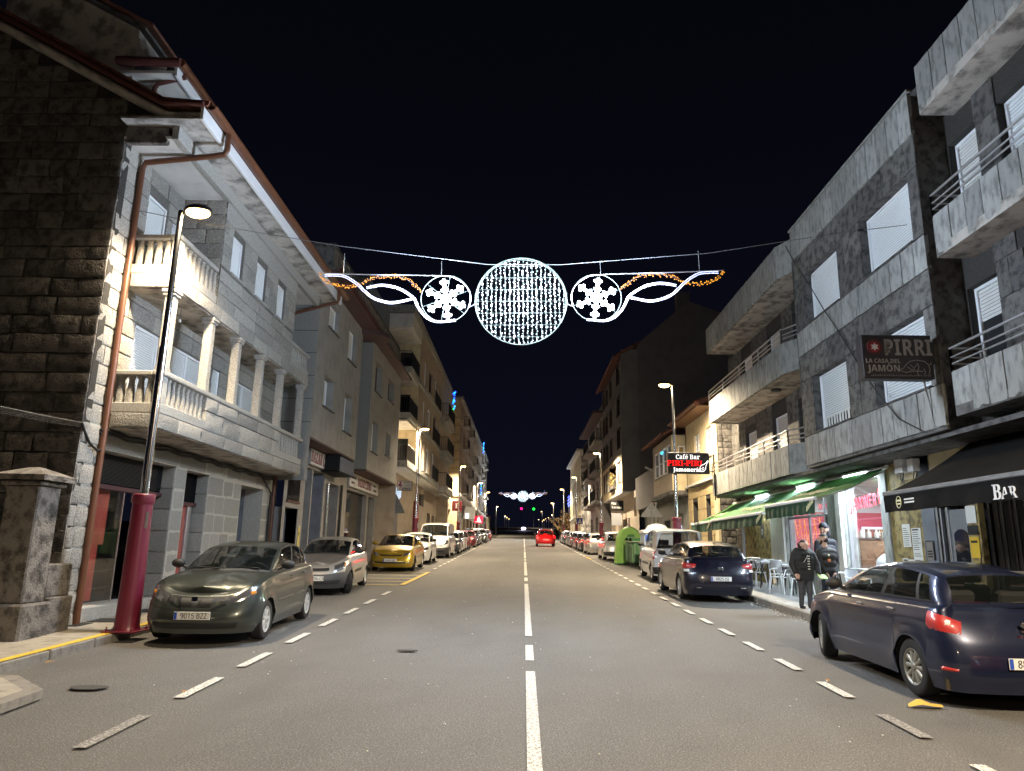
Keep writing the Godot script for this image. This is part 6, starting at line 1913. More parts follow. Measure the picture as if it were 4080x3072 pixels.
	part(pl, "trough", slab(Vector3(-0.15, 0, -1.1), Vector3(0.2, 0.22, 1.1), 0.02), M.concrete_dark)

	# --- J: stacked dark balconies
	o = thing("balcony_house", "dark house with stacked iron balconies beyond the tall building", "house")
	X = 6.75
	var fj := wall_right(X, -75.5)
	wh = []
	for fl in 3:
		for k in 4:
			wh.append([1.2 + 3.6 * k, 6.0 + 2.6 * fl, 2.6 + 3.6 * k, 8.0 + 2.6 * fl])
	part(o, "front_wall", wall_mesh(fj, 0, 15.2, 2.0, 13.4, wh + [[2.0, 2.4, 4.5, 4.8], [7.0, 2.3, 9.5, 4.8]], 0.3), M.render_grey)
	for h in wh:
		window(o, fj, h, 0.2, "glass", {"fw": 0.08, "mullions": 1, "sill": false, "frame": M.brown_frame})
	for fl in 3:
		var y := 5.95 + 2.6 * fl
		for k in 2:
			var z0 := -61.5 - 7.0 * k
			var bn := hold(o, "balcony")
			part(bn, "slab", slab(Vector3(X - 0.75, y - 0.25, z0 - 5.0), Vector3(X, y, z0), 0.03), M.concrete[0])
			railing(o, [Vector2(X, z0), Vector2(X - 0.7, z0), Vector2(X - 0.7, z0 - 5.0), Vector2(X, z0 - 5.0)], y, 0.95, 0.14)
	part(o, "eave", slab(Vector3(X - 0.9, 13.3, -75.8), Vector3(X + 6, 13.5, -60.3)), M.brown_soffit)
	part(o, "gable", slab(Vector3(X + 0.02, 13.4, -75.5), Vector3(X + 6, 14.4, -60.5)), M.render_grey)
	part(o, "far_wall", slab(Vector3(X, 2, -75.7), Vector3(X + 6, 13.4, -75.5)), M.render_grey)
	# hanging wires between J and K
	var wr := thing("street_wires", "tangle of pale wires slung between the far right facades", "cable")
	for k in 7:
		part(wr, "strand", rod(Array(sag(Vector3(6.1, 7.0 + 0.35 * k, -68.0), Vector3(6.3, 6.2 + 0.5 * k, -82.0 - k), 0.5 + 0.1 * k)), 0.018, 4), M.galv)
	# --- K: pale house with cornice
	o = thing("pale_house", "pale three-storey house with a projecting cornice far up on the right", "house")
	X = 6.5
	var fk := wall_right(X, -101.0)
	wh = []
	for fl in 3:
		for k in 5:
			wh.append([1.5 + 3.5 * k, 6.2 + 2.3 * fl, 2.8 + 3.5 * k, 7.9 + 2.3 * fl])
	part(o, "front_wall", wall_mesh(fk, 0, 18.5, 2.4, 13.0, wh + [[2.0, 3.1, 4.2, 5.3], [8.0, 2.9, 10.5, 5.3], [14.0, 2.7, 16.5, 5.2]], 0.3), M.render_cream)
	for h in wh:
		window(o, fk, h, 0.2, "glass", {"fw": 0.09, "mullions": 1, "sill": false})
	part(o, "near_wall", slab(Vector3(X, 2.2, -82.5), Vector3(X + 6, 13.0, -82.4)), M.plaster_old)
	part(o, "cornice", slab(Vector3(X - 0.5, 12.9, -101.3), Vector3(X + 6, 13.25, -82.2), 0.05), M.render_white)
	part(o, "string_course", slab(Vector3(X - 0.15, 5.65, -101.0), Vector3(X, 5.85, -82.4), 0.03), M.render_white)
	# rubble yard wall with openings between J and K
	o = thing("yard_wall", "old pale wall with dark openings between the far right houses", "wall")
	part(o, "face", wall_mesh(wall_right(6.9, -82.4), 0, 6.8, 2.0, 6.6, [[1.0, 2.3, 2.2, 4.4], [3.2, 2.3, 4.4, 4.5]], 0.3), M.plaster_old)
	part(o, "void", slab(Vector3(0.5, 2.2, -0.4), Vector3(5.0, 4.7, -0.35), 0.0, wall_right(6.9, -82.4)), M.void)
	# --- L: last dark house
	o = thing("dark_house", "last low dark house of the right row beside the round bush", "house")
	part(o, "wall", slab(Vector3(6.9, 2.5, -113.0), Vector3(14.0, 9.4, -101.5)), M.render_dark)
	b = MB.new()
	b.poly(PackedVector2Array([Vector2(6.5, 9.3), Vector2(10.5, 11.0), Vector2(14.4, 9.3)]), Transform3D(Basis.IDENTITY, Vector3(0, 0, -113.4)), 12.2)
	part(o, "roof", b.done(), M.roof_tile)
	for k in 3:
		part(o, "window", slab(Vector3(6.88, 6.2, -103.0 - 3.4 * k), Vector3(6.9, 7.8, -104.2 - 3.4 * k)), M.black)
	var f := thing("light_figure", "blue light figure on a cable by the far right houses", "light figure", Vector3(6.05, 8.2, -98.0), "blue festive light figures")
	for k in 10:
		var lb := MB.new()
		lb.ball(Vector3(0.12 * sin(k * 2.1), 0.14 * k - 0.6, 0.1 * k), Vector3(0.09, 0.09, 0.09), 6, 4)
		part(f, "bulb", lb.done(), M.led_blue)
	f = thing("light_figure", "small cyan light figure in the corner window of the cream house", "light figure", Vector3(6.68, 6.45, -35.0), "blue festive light figures")
	for k in 6:
		var lb := MB.new()
		lb.ball(Vector3(0, 0.05 * sin(k * 1.9), 0.09 * k), Vector3(0.03, 0.035, 0.03), 6, 4)
		part(f, "bulb", lb.done(), M.led_cyan)

func leafy(parent: Node3D, called: String, at: Vector3, r: Vector3, n: int, size: float, m: StandardMaterial3D) -> void:
	var b := MB.new()
	var rg := RandomNumberGenerator.new()
	rg.seed = hash(called + str(at) + str(r))
	for k in n:
		var d := Vector3(rg.randfn(), rg.randfn(), rg.randfn()).normalized() * pow(rg.randf(), 0.4)
		var p := at + d * r * (1 + 0.25 * sin(d.x * 7 + d.y * 5))
		var a := Vector3(rg.randfn(), rg.randfn(), rg.randfn()).normalized()
		var c := a.cross(Vector3(rg.randfn(), rg.randfn(), rg.randfn())).normalized()
		var s := size * rg.randf_range(0.6, 1.3)
		b.quad(p - a * s, p - c * s * 0.45, p + a * s, p + c * s * 0.45)
	part(parent, called, b.done(), m)

func build_far_things() -> void:
	# lamps over the crest
	var heads := [[-6.85, -179.0], [-10.5, -400.0], [-10.3, -432.0], [-9.6, -466.0], [5.7, -139.0], [8.1, -320.0], [14.4, -365.0], [14.3, -414.0], [13.9, -447.0], [13.4, -475.0], [13.1, -504.0], [9.7, -466.0]]
	var words := ["lone lamp post over the crest on the left", "first of the distant row of lamps left of the far road", "second of the distant row of lamps left of the far road", "third of the distant row of lamps left of the far road", "tall lamp post just over the crest on the right", "distant lamp standing nearest the red car's roof", "distant lamp post highest beyond the round bush", "second distant lamp beyond the round bush", "third distant lamp beyond the round bush", "fourth distant lamp beyond the round bush", "last distant lamp beyond the round bush", "distant lamp beside the far road's right edge"]
	for k in heads.size():
		lamp(heads[k][0], heads[k][1], 1 if heads[k][0] < 0 else -1, words[k], 90.0 if k in [0, 4, 5] else 60.0, "lamps over the crest", true)
	# dry round bush and dark shrubs beyond the crest
	var o := thing("dry_bush", "rounded brown dry bush beside the far right lamps", "bush", Vector3(6.9, gy(-110.0), -109.0))
	leafy(o, "foliage", Vector3(0, 2.3, 0), Vector3(2.6, 1.9, 2.2), 1500, 0.22, mat(lin(0.15, 0.09, 0.035), 0.9))
	part(o, "stem", rod([Vector3(0, 0, 0), Vector3(0.1, 1.2, 0), Vector3(0.0, 2.3, 0.1)], 0.15, 6), M.wood)
	var sp := [[-9.5, -140.0, 2.2], [-12.0, -150.0, 3.4], [-9.8, -165.0, 2.8], [-14.0, -175.0, 4.2], [-11.5, -195.0, 3.6], [-13.0, -225.0, 4.4], [13.0, -150.0, 3.0], [15.0, -180.0, 4.0], [14.0, -215.0, 3.4]]
	for k in sp.size():
		var q: Array = sp[k]
		var t := thing("dark_shrub", ["first dark shrub over the crest left of the far road", "second dark shrub over the crest left of the far road", "third dark shrub over the crest left of the far road", "fourth dark shrub over the crest left of the far road", "fifth dark shrub over the crest left of the far road", "farthest dark shrub left of the far road", "nearest dark shrub over the crest right of the far road", "middle dark shrub over the crest right of the far road", "farthest dark shrub right of the far road"][k], "shrub", Vector3(q[0], gy(q[1]), q[1]), "shrubs over the crest")
		leafy(t, "foliage", Vector3(0, q[2] * 0.6, 0), Vector3(q[2] * 0.9, q[2] * 0.6, q[2] * 0.9), 700, 0.35, mat(lin(0.05, 0.05, 0.025), 0.9))
		part(t, "stem", rod([Vector3(0, 0, 0), Vector3(0.1, q[2] * 0.6, 0)], 0.12, 6), M.wood)
	# far road up the opposite slope keeps its own low walls
	# approaching car far off with its headlights on
	var c := thing("distant_car", "distant approaching car showing two bright violet-white headlights", "car", Vector3(0.0, gy(-255.0), -255.0))
	var b := MB.new()
	b.bbox(Vector3(-0.85, 0.3, -3.8), Vector3(0.85, 0.9, 0), 0.15)
	b.bbox(Vector3(-0.7, 0.85, -3.2), Vector3(0.7, 1.42, -0.9), 0.22)
	part(c, "body", b.done(), mat(lin(0.05, 0.05, 0.06), 0.4))
	for x in [-0.6, 0.6]:
		b = MB.new()
		b.ball(Vector3(x, 0.66, 0.02), Vector3(0.22, 0.18, 0.06), 8, 6)
		part(c, "headlight", b.done(), glow(Color(0.9, 0.85, 1.0), 8.0))
		b = MB.new()
		b.tube(PackedVector3Array([Vector3(x - 0.1, 0.3, -0.8), Vector3(x + 0.1, 0.3, -0.8)]), 0.3, 10)
		part(c, "wheel", b.done(), M.rubber)
	omni(c, Vector3(0, 0.7, 0.4), 14.0, Color(0.9, 0.88, 1.0), 0.3)
	for q in [[-1.0, -300.0, 0, "magenta signal light above the far road"], [4.5, -330.0, 1, "green shop light beside the far road"], [-7.6, -150.0, 2, "round green lit sign on a post at the crest"]]:
		var l := thing("signal_light", q[3], "light", Vector3(q[0], gy(q[1]), q[1]), "coloured lights beyond the crest")
		var h: float = [8.0, 8.5, 3.2][q[2]]
		part(l, "post", rod([Vector3(0, 0, 0), Vector3(0, h, 0)], 0.06, 6), M.galv)
		b = MB.new()
		b.ball(Vector3(0, h, 0), Vector3(0.5, 0.5, 0.15) * ([1.0, 1.2, 0.85][q[2]]), 12, 8)
		part(l, "lamp_head", b.done(), [glow(Color(1, 0.1, 0.5), 2.0), glow(Color(0.1, 1, 0.3), 1.5), glow(Color(0.15, 0.8, 0.3), 0.9)][q[2]])

# ---------------------------------------------------------------- cars: x forward, y up, z to the car's right
func paint(r: float, g: float, b: float, metal := 0.35, rough := 0.38) -> StandardMaterial3D:
	var m := mat(lin(r, g, b), rough, null, 1, null, 0, metal)
	m.clearcoat_enabled = true
	m.clearcoat = 0.9
	m.clearcoat_roughness = 0.06
	return m

func mirror_z(b: MB) -> void:
	var n := b.v.size()
	var ni := b.i.size()
	for k in n:
		b.v.append(b.v[k] * Vector3(1, 1, -1))
		b.n.append(b.n[k] * Vector3(1, 1, -1))
		b.t.append(b.t[k])
		b.c.append(b.c[k])
	for k in range(0, ni, 3):
		b.i.append_array(PackedInt32Array([b.i[k] + n, b.i[k + 2] + n, b.i[k + 1] + n]))

# smooth surface over a grid of points, each cell sent to the builder that the tag names
func shell(P: Array, out: Dictionary, tag: Callable, from: Vector3) -> void:
	var h := P.size()
	var w: int = P[0].size()
	var acc := PackedVector3Array()
	acc.resize(h * w)
	var sgn := 0.0
	for y in h - 1:
		for x in w - 1:
			var nn: Vector3 = (P[y + 1][x + 1] - P[y][x]).cross(P[y + 1][x] - P[y][x + 1])
			for g in [y * w + x, y * w + x + 1, (y + 1) * w + x, (y + 1) * w + x + 1]:
				acc[g] += nn
			sgn += nn.dot(P[y][x] - from)
	var f := 1.0 if sgn > 0 else -1.0
	for k in acc.size():
		var a := acc[k] * f
		if absf(P[k / w][k % w].z) < 0.001:
			a.z = 0
		acc[k] = a.normalized()
	for y in h - 1:
		for x in w - 1:
			var t: String = tag.call(y, x)
			if t == "":
				continue
			if not out.has(t):
				out[t] = MB.new()
			var b: MB = out[t]
			var k := b.vert(P[y][x], acc[y * w + x])
			b.vert(P[y][x + 1], acc[y * w + x + 1])
			b.vert(P[y + 1][x + 1], acc[(y + 1) * w + x + 1])
			b.vert(P[y + 1][x], acc[(y + 1) * w + x])
			if f > 0:
				b.i.append_array(PackedInt32Array([k, k + 2, k + 1, k, k + 3, k + 2]))
			else:
				b.i.append_array(PackedInt32Array([k, k + 1, k + 2, k, k + 2, k + 3]))

func smooth01(a: float, b: float, x: float) -> float:
	var t := clampf((x - a) / (b - a), 0, 1)
	return t * t * (3 - 2 * t)

var wheel_cache := {}
func wheel_meshes(r: float, w: float, spokes: int) -> Array:
	var key := "%.3f_%.3f_%d" % [r, w, spokes]
	if wheel_cache.has(key):
		return wheel_cache[key]
	var xf := Transform3D(Basis(Vector3.RIGHT, PI / 2), Vector3.ZERO)     # lathe axis y -> z
	var t := MB.new()
	var rr := r * 0.66
	t.lathe(PackedVector2Array([Vector2(rr * 0.9, -w * 0.5), Vector2(rr, -w * 0.5), Vector2(r * 0.90, -w * 0.54), Vector2(r * 0.985, -w * 0.42), Vector2(r, -w * 0.25), Vector2(r, w * 0.25), Vector2(r * 0.985, w * 0.42), Vector2(r * 0.90, w * 0.54), Vector2(rr, w * 0.5), Vector2(rr * 0.93, w * 0.40)]), 32, xf)
	for k in 3:      # tread grooves as slim raised ribs
		pass
	var d := MB.new()
	d.lathe(PackedVector2Array([Vector2(rr * 0.95, w * 0.1), Vector2(0.0, w * 0.12)]), 24, xf)
	d.lathe(PackedVector2Array([Vector2(0.0, -w * 0.45), Vector2(rr * 0.95, -w * 0.45)]), 24, xf)
	var m := MB.new()
	m.lathe(PackedVector2Array([Vector2(rr * 0.90, w * 0.30), Vector2(rr * 0.985, w * 0.50), Vector2(rr * 0.96, w * 0.52), Vector2(rr * 0.86, w * 0.44), Vector2(rr * 0.84, w * 0.32)]), 32, xf)
	m.lathe(PackedVector2Array([Vector2(rr * 0.26, w * 0.30), Vector2(rr * 0.24, w * 0.46), Vector2(rr * 0.12, w * 0.50), Vector2(0.0, w * 0.50)]), 16, xf)
	for k in spokes:
		var a := TAU * k / spokes
		var bs := Basis(Vector3.BACK, a)
		var s := Transform3D(bs, Vector3.ZERO)
		var hw := rr * (1.15 / spokes if spokes > 6 else 0.15)
		m.grid([PackedVector3Array([s * Vector3(rr * 0.18, -hw * 0.9, w * 0.38), s * Vector3(rr * 0.18, -hw * 0.5, w * 0.46), s * Vector3(rr * 0.18, hw * 0.5, w * 0.46), s * Vector3(rr * 0.18, hw * 0.9, w * 0.38)]), PackedVector3Array([s * Vector3(rr * 0.9, -hw * 1.35, w * 0.32), s * Vector3(rr * 0.9, -hw * 0.8, w * 0.45), s * Vector3(rr * 0.9, hw * 0.8, w * 0.45), s * Vector3(rr * 0.9, hw * 1.35, w * 0.32)])], false, true)
	wheel_cache[key] = [t.done(), d.done(), m.done()]
	return wheel_cache[key]

# the builder; returns the thing
func car(called: String, label: String, cat: String, sp: Dictionary, body: StandardMaterial3D, at: Vector3, yaw: float, group := "") -> Node3D:
	var o := thing(called, label, cat, at, group)
	o.transform.basis = Basis(Vector3.RIGHT, atan(S)) * Basis(Vector3.UP, yaw)
	var W0: float = sp.W / 2.0
	var xF: float = sp.wb / 2 + sp.fo
	var xR: float = xF - sp.L
	var xa: float = xF - sp.get("cf", 0.62)
	var xb: float = xR + sp.get("cr", 0.45)
	var pf: float = sp.get("pf", 2.7)
	var pr: float = sp.get("pr", 3.0)
	var gc: float = sp.get("gc", 0.17)
	var wr: float = sp.wr
	var Ra: float = wr + 0.055
	var NF := 14
	var outl := []           # [x, z, nx, nz]
	for k in NF:
		var ph := PI / 2 * k / NF
		outl.append(Vector2(xa + (xF - xa) * pow(cos(ph), 2.0 / pf), W0 * pow(sin(ph), 2.0 / pf)))
	var xs := []
	for wx in [sp.wb / 2, -sp.wb / 2]:
		for k in 17:
			xs.append(wx + Ra * cos(PI * k / 16.0))
		xs.append(wx + Ra + 0.02)
		xs.append(wx - Ra - 0.02)
	var x := xa
	while x > xb:
		xs.append(x)
		x -= 0.16
	xs.append(xb)
	xs.sort()
	xs.reverse()
	var last := 99.0
	for q in xs:
		if q <= xa + 0.001 and q >= xb - 0.001 and last - q > 0.012:
			outl.append(Vector2(q, W0))
			last = q
	var jS := outl.size()
	for k in range(1, NF + 1):
		var ph := PI / 2 * (1 - float(k) / NF)
		outl.append(Vector2(xb + (xR - xb) * pow(cos(ph), 2.0 / pr), W0 * pow(sin(ph), 2.0 / pr)))
	var N := outl.size()
	# the front arch may reach into the rounded front corner: drop it there as well
	var cx: float = sp.cx
	var cy: float = sp.cy
	var hl: float = sp.hl
	var yt := func(q: float) -> float:
		if q >= cx:
			var t := (xF - q) / (xF - cx)
			return hl + (cy - 0.015 - hl) * (1 - pow(1 - t, sp.get("hc", 1.6)))
		return lerpf(cy - 0.015, sp.by, pow((cx - q) / (cx - xR), 1.2))
	var yb := func(q: float) -> float:
		for wx in [sp.wb / 2, -sp.wb / 2]:
			if absf(q - wx) < Ra:
				return maxf(gc, wr + sqrt(Ra * Ra - (q - wx) * (q - wx)) * sp.get("arch", 1.0) - 0.02)
		return gc
	var ss := [0.0, 0.05, 0.13, 0.24, 0.36, 0.46, 0.54, 0.62, 0.70, 0.78, 0.85, 0.91, 0.955, 0.985, 1.0]
	var rows := []
	var fl: float = sp.get("front_lean", 0.13)
	var rl: float = sp.get("rear_lean", 0.10)
	var shoulder: float = sp.get("shoulder", 0.012)
	for s in ss:
		var r := PackedVector3Array()
		for j in N:
			var p: Vector2 = outl[j]
			var a: Vector2 = outl[maxi(j - 1, 0)]
			var c: Vector2 = outl[mini(j + 1, N - 1)]
			var tg := (c - a).normalized()
			var nn := Vector2(-tg.y, tg.x) * -1.0
			if j == 0: nn = Vector2(1, 0)
			if j == N - 1: nn = Vector2(-1, 0)
			if nn.dot(p - Vector2(0, 0)) < 0: nn = -nn
			var y0: float = yb.call(p.x)
			var y1: float = yt.call(p.x)
			var y := lerpf(y0, y1, s)
			var sn := (y - gc) / (y1 - gc)
			var ins := 0.055 * pow(1 - smooth01(0.0, 0.30, sn), 1.5) + 0.05 * smooth01(0.55, 1.0, sn) - shoulder * exp(-pow((sn - 0.80) / 0.06, 2.0)) + 0.010 * exp(-pow((sn - 0.42) / 0.10, 2.0))
			ins += 0.10 * pow(smooth01(0.93, 1.0, sn), 2.0)
			for wx in [sp.wb / 2, -sp.wb / 2]:                 # flared arches
				var dd := Vector2(p.x - wx, y - wr).length() - Ra
				ins -= sp.get("flare", 0.018) * exp(-pow(dd / 0.07, 2.0)) * clampf(absf(nn.y), 0, 1)
			var fw := maxf(0.0, nn.x)
			var bw := maxf(0.0, -nn.x)
			ins += fw * fl * pow(smooth01(0.40, 1.0, sn), 1.3) + fw * 0.03 * smooth01(0.50, 0.54, sn)
			ins += bw * rl * pow(smooth01(0.45, 1.0, sn), 1.2) + bw * sp.get("bump", 0.035) * smooth01(0.44, 0.48, sn)
			var e := p - nn * ins
			r.append(Vector3(e.x, y, maxf(0.0, e.y)))
		r[0].z = 0.0
		r[N - 1].z = 0.0
		rows.append(r)
	var out := {}
	var tagf: Callable = sp.get("tag", func(_y, _x, _n): return "body")
	var ctr := Vector3((xF + xR) / 2, 0.6, 0)
	shell(rows, out, func(yy, xx): return tagf.call(ss[yy], float(xx), N), ctr)
	# bonnet
	var jc := 0
	while outl[jc].x > cx:
		jc += 1
	var bow: float = sp.get("bow", 0.16)
	var hood := []
	var MH := 8
	for m in MH + 1:
		var t := float(m) / MH
		var r := PackedVector3Array()
		for j in jc + 1:
			var e: Vector3 = rows[ss.size() - 1][j]
			var xc := lerpf(e.x if j == 0 else rows[ss.size() - 1][0].x, cx + bow, pow(float(j) / jc, 1.15))
			var px := lerpf(e.x, xc, t)
			var pz := e.z * (1 - t)
			var yc: float = yt.call(px) + sp.get("crown", 0.05) * smooth01(0.0, 0.7, (rows[ss.size() - 1][0].x - px) / (rows[ss.size() - 1][0].x - cx))
			var k := (1 - t) * (1 - t)
			var yy := lerpf(yc, e.y, k)
			if sp.get("creases", false):
				yy -= 0.012 * exp(-pow((absf(pz) - 0.30 - 0.12 * (xF - px)) / 0.035, 2.0)) * smooth01(0.03, 0.2, t) * smooth01(0.1, 0.3, (xF - px))
			r.append(Vector3(px, yy, pz))
		hood.append(r)
	shell(hood, out, func(_a, _b): return "bonnet", ctr - Vector3(0, 0.5, 0))
	# roof frame P(t, a)
	var zf: float = sp.get("zf", W0 - 0.24)
	var zr: float = sp.get("zr", W0 - 0.27)
	var P := func(t: float, a: float) -> Vector3:
		var yc: float = lerpf(sp.wy, sp.ry, t) + 4 * t * (1 - t) * (sp.H - (sp.wy + sp.ry) / 2)
		return Vector3(lerpf(sp.wx + 0.07 * (1 - a * a), sp.rx - sp.get("rbow", 0.05) * (1 - a * a), t), yc - 0.045 * a * a - 0.02 * pow(a, 8), a * lerpf(zf, zr, t))
	var roof := []
	for k in 15:
		var r := PackedVector3Array()
		for m in 9:
			r.append(P.call(k / 14.0, m / 8.0))
		roof.append(r)
	shell(roof, out, func(_a, _b): return "roof", ctr)
	# greenhouse: columns from the centre of the windscreen round to the centre of the rear window
	var top := ss.size() - 1
	var jr: int = jS + sp.get("jr", 5)
	var base := []
	var tops := []
	var tags := []
	for m in 9:
		var a := m / 8.0
		base.append(hood[int(round((1 - a) * MH))][jc])
		tops.append(P.call(0.0, a))
		if m < 8:
			tags.append("windshield" if m < 7 else "body")
	base[8] = rows[top][jc]
	# refine the last windscreen column into a slim A pillar
	base[7] = base[8].lerp(base[6], 0.16)
	tops[7] = tops[8].lerp(tops[6], 0.16)
	var side_pts := PackedVector3Array()
	var lens := PackedFloat32Array([0.0])
	for j in range(jc, jr + 1):
		side_pts.append(rows[top][j])
		if side_pts.size() > 1:
			lens.append(lens[lens.size() - 1] + side_pts[side_pts.size() - 1].distance_to(side_pts[side_pts.size() - 2]))
	var at_side := func(f: float) -> Vector3:
		var d := f * lens[lens.size() - 1]
		for k in range(1, side_pts.size()):
			if lens[k] >= d - 0.0001:
				return side_pts[k - 1].lerp(side_pts[k], clampf((d - lens[k - 1]) / maxf(0.0001, lens[k] - lens[k - 1]), 0, 1))
		return side_pts[side_pts.size() - 1]
	var lines: Array = sp.lines           # [base fraction, top fraction, tag of the span that follows]
	for k in lines.size() - 1:
		var n := maxi(2, int((lines[k + 1][0] - lines[k][0]) * 16))
		for q in range(1, n + 1):
			var f := float(q) / n
			base.append(at_side.call(lerpf(lines[k][0], lines[k + 1][0], f)))
			tops.append(P.call(lerpf(lines[k][1], lines[k + 1][1], f), 1.0))
			tags.append(lines[k][2])
	for j in range(jr + 1, N):
		base.append(rows[top][j])
		tops.append(P.call(1.0, 1.0 - float(j - jr) / (N - 1 - jr)))
		tags.append("body" if j - jr <= sp.get("cpil", 2) else "rear_window")
	var vv := [0.0, 0.05, 0.10, 0.3, 0.55, 0.8, 0.93, 1.0]
	var gh := []
	for v in vv:
		var r := PackedVector3Array()
		for k in base.size():
			var p: Vector3 = base[k].lerp(tops[k], v)
			var o2 := Vector3(p.x - ctr.x, 0, p.z).normalized()
			var amt: float = 4 * v * (1 - v)
			if k <= 8:
				p += Vector3(0.05 * amt, 0.02 * amt, 0)
			elif tags[mini(k, tags.size() - 1)] == "rear_window":
				p += Vector3(-sp.get("rbulge", 0.03) * amt, 0.01 * amt, 0)
			else:
				p += Vector3(0, 0, 0.025 * amt)
			r.append(p)
		gh.append(r)
	var vlo: int = sp.get("vlo", 2)
	shell(gh, out, func(yy, xx):
		var t: String = tags[xx]
		if t in ["windshield", "rear_window"] or t.begins_with("glass"):
			if yy == 0: return "body" if t != "windshield" else "cowl"
			if yy >= 6: return "roof" if not t.begins_with("glass") else "body"
			if yy == 1 and t.begins_with("glass"): return "trim"
			return t
		return t if t != "pillar" else ("trim" if yy > 0 and yy < 6 else "body"), ctr)
	var left := {}
	for t in out:
		if t.begins_with("glass") or t == "trim":
			left[t] = MB.new()
			for k in out[t].v.size():
				left[t].vert(out[t].v[k] * Vector3(1, 1, -1), out[t].n[k] * Vector3(1, 1, -1))
			for k in range(0, out[t].i.size(), 3):
				left[t].i.append_array(PackedInt32Array([out[t].i[k], out[t].i[k + 2], out[t].i[k + 1]]))
		else:
			mirror_z(out[t])
	var names := {"body": "body", "bonnet": "bonnet", "roof": "roof", "windshield": "windshield", "rear_window": "rear_window", "trim": "window_trim", "cowl": "cowl", "bumper": "bumper", "lower": "lower_trim"}
	for t in out:
		var m: Material = body
		if t in ["windshield", "rear_window"] or t.begins_with("glass"): m = M.car_glass
		elif t in ["trim", "cowl", "lower"]: m = M.trim
		elif t == "bumper": m = sp.get("bumper_mat", body)
		elif t == "bonnet": m = sp.get("bonnet_mat", body)
		part(o, names.get(t, "side_window"), out[t].done(), m)
		if left.has(t):
			part(o, names.get(t, "side_window"), left[t].done(), m)
	# wheel wells and underside
	var well := MB.new()
	for wx in [sp.wb / 2, -sp.wb / 2]:
		var rws := []
		for dz in [0.005, 0.30]:
			var r := PackedVector3Array()
			for k in 17:
				var a := PI * k / 16
				r.append(Vector3(wx + Ra * cos(a), wr + Ra * sin(a) * sp.get("arch", 1.0) - 0.02, W0 - dz - 0.012))
			rws.append(r)
		well.grid(rws)
		var cap := PackedVector3Array()
		var low := PackedVector3Array()
		for k in 17:
			var a := PI * k / 16
			cap.append(Vector3(wx + Ra * cos(a), wr + Ra * sin(a) * sp.get("arch", 1.0) - 0.02, W0 - 0.31))
			low.append(Vector3(wx + Ra * cos(a), gc, W0 - 0.31))
		well.grid([low, cap])
	mirror_z(well)
	well.box(Vector3(xR + 0.2, gc + 0.02, -W0 + 0.3), Vector3(xF - 0.2, gc + 0.10, W0 - 0.3))
	part(o, "underbody", well.done(), M.rubber)
	# helpers on the shell
	var on := func(jf: float, s: float, off: float) -> Vector3:
		var j0 := clampi(int(floor(jf)), 0, N - 2)
		var k0 := 0
		while k0 < ss.size() - 2 and ss[k0 + 1] < s:
			k0 += 1
		var fj := clampf(jf - j0, 0, 1)
		var fs := clampf((s - ss[k0]) / (ss[k0 + 1] - ss[k0]), 0, 1)
		var a: Vector3 = rows[k0][j0]
		var b2: Vector3 = rows[k0][j0 + 1]
		var c2: Vector3 = rows[k0 + 1][j0 + 1]
		var d2: Vector3 = rows[k0 + 1][j0]
		var nn := (c2 - a).cross(d2 - b2).normalized()
		if nn.dot(a - ctr) < 0: nn = -nn
		return a.lerp(b2, fj).lerp(d2.lerp(c2, fj), fs) + nn * off
	var patch := func(q: Array, off: float, nu := 8, nv := 4) -> ArrayMesh:    # q: four [j, s] corners
		var g := []
		for yy in nv + 1:
			var r := PackedVector3Array()
			for xx in nu + 1:
				var u := float(xx) / nu
				var w := float(yy) / nv
				var lo := Vector2(q[0][0], q[0][1]).lerp(Vector2(q[1][0], q[1][1]), u)
				var hi := Vector2(q[3][0], q[3][1]).lerp(Vector2(q[2][0], q[2][1]), u)
				var e := lo.lerp(hi, w)
				var edge := xx == 0 or xx == nu or yy == 0 or yy == nv
				r.append(on.call(e.x, e.y, 0.0 if edge and off > 0.004 else off))
			g.append(r)
		var od := {}
		shell(g, od, func(_a, _b): return "p", ctr)
		return od.p.done()
	var flip := func(m: ArrayMesh) -> ArrayMesh:
		var b3 := MB.new()
		var a := m.surface_get_arrays(0)
		b3.v = a[Mesh.ARRAY_VERTEX]; b3.n = a[Mesh.ARRAY_NORMAL]; b3.t = a[Mesh.ARRAY_TEX_UV]; b3.i = a[Mesh.ARRAY_INDEX]
		b3.c.resize(b3.v.size())
		var n := b3.v.size()
		var d := MB.new()
		for k in n:
			d.vert(b3.v[k] * Vector3(1, 1, -1), b3.n[k] * Vector3(1, 1, -1), b3.t[k])
		for k in range(0, b3.i.size(), 3):
			d.i.append_array(PackedInt32Array([b3.i[k], b3.i[k + 2], b3.i[k + 1]]))
		return d.done()
	var both := func(nm: String, q: Array, off: float, m: Material, sides := [1, -1]) -> void:
		var me: ArrayMesh = patch.call(q, off)
		if 1 in sides: part(o, nm, me, m)
		if -1 in sides: part(o, nm, flip.call(me), m)
	var jx := func(q: float) -> float:           # outline position of a side station
		for j in range(1, N):
			if outl[j].x <= q:
				return j - 1 + (outl[j - 1].x - q) / maxf(0.0001, outl[j - 1].x - outl[j].x)
		return N - 1
	var pats: Array = sp.get("patches", []).duplicate()
	var lamp_red: Material = M.tail_red if not sp.get("lit", false) else glow(Color(1.0, 0.06, 0.08), 5.0, Color(0.5, 0.02, 0.02))
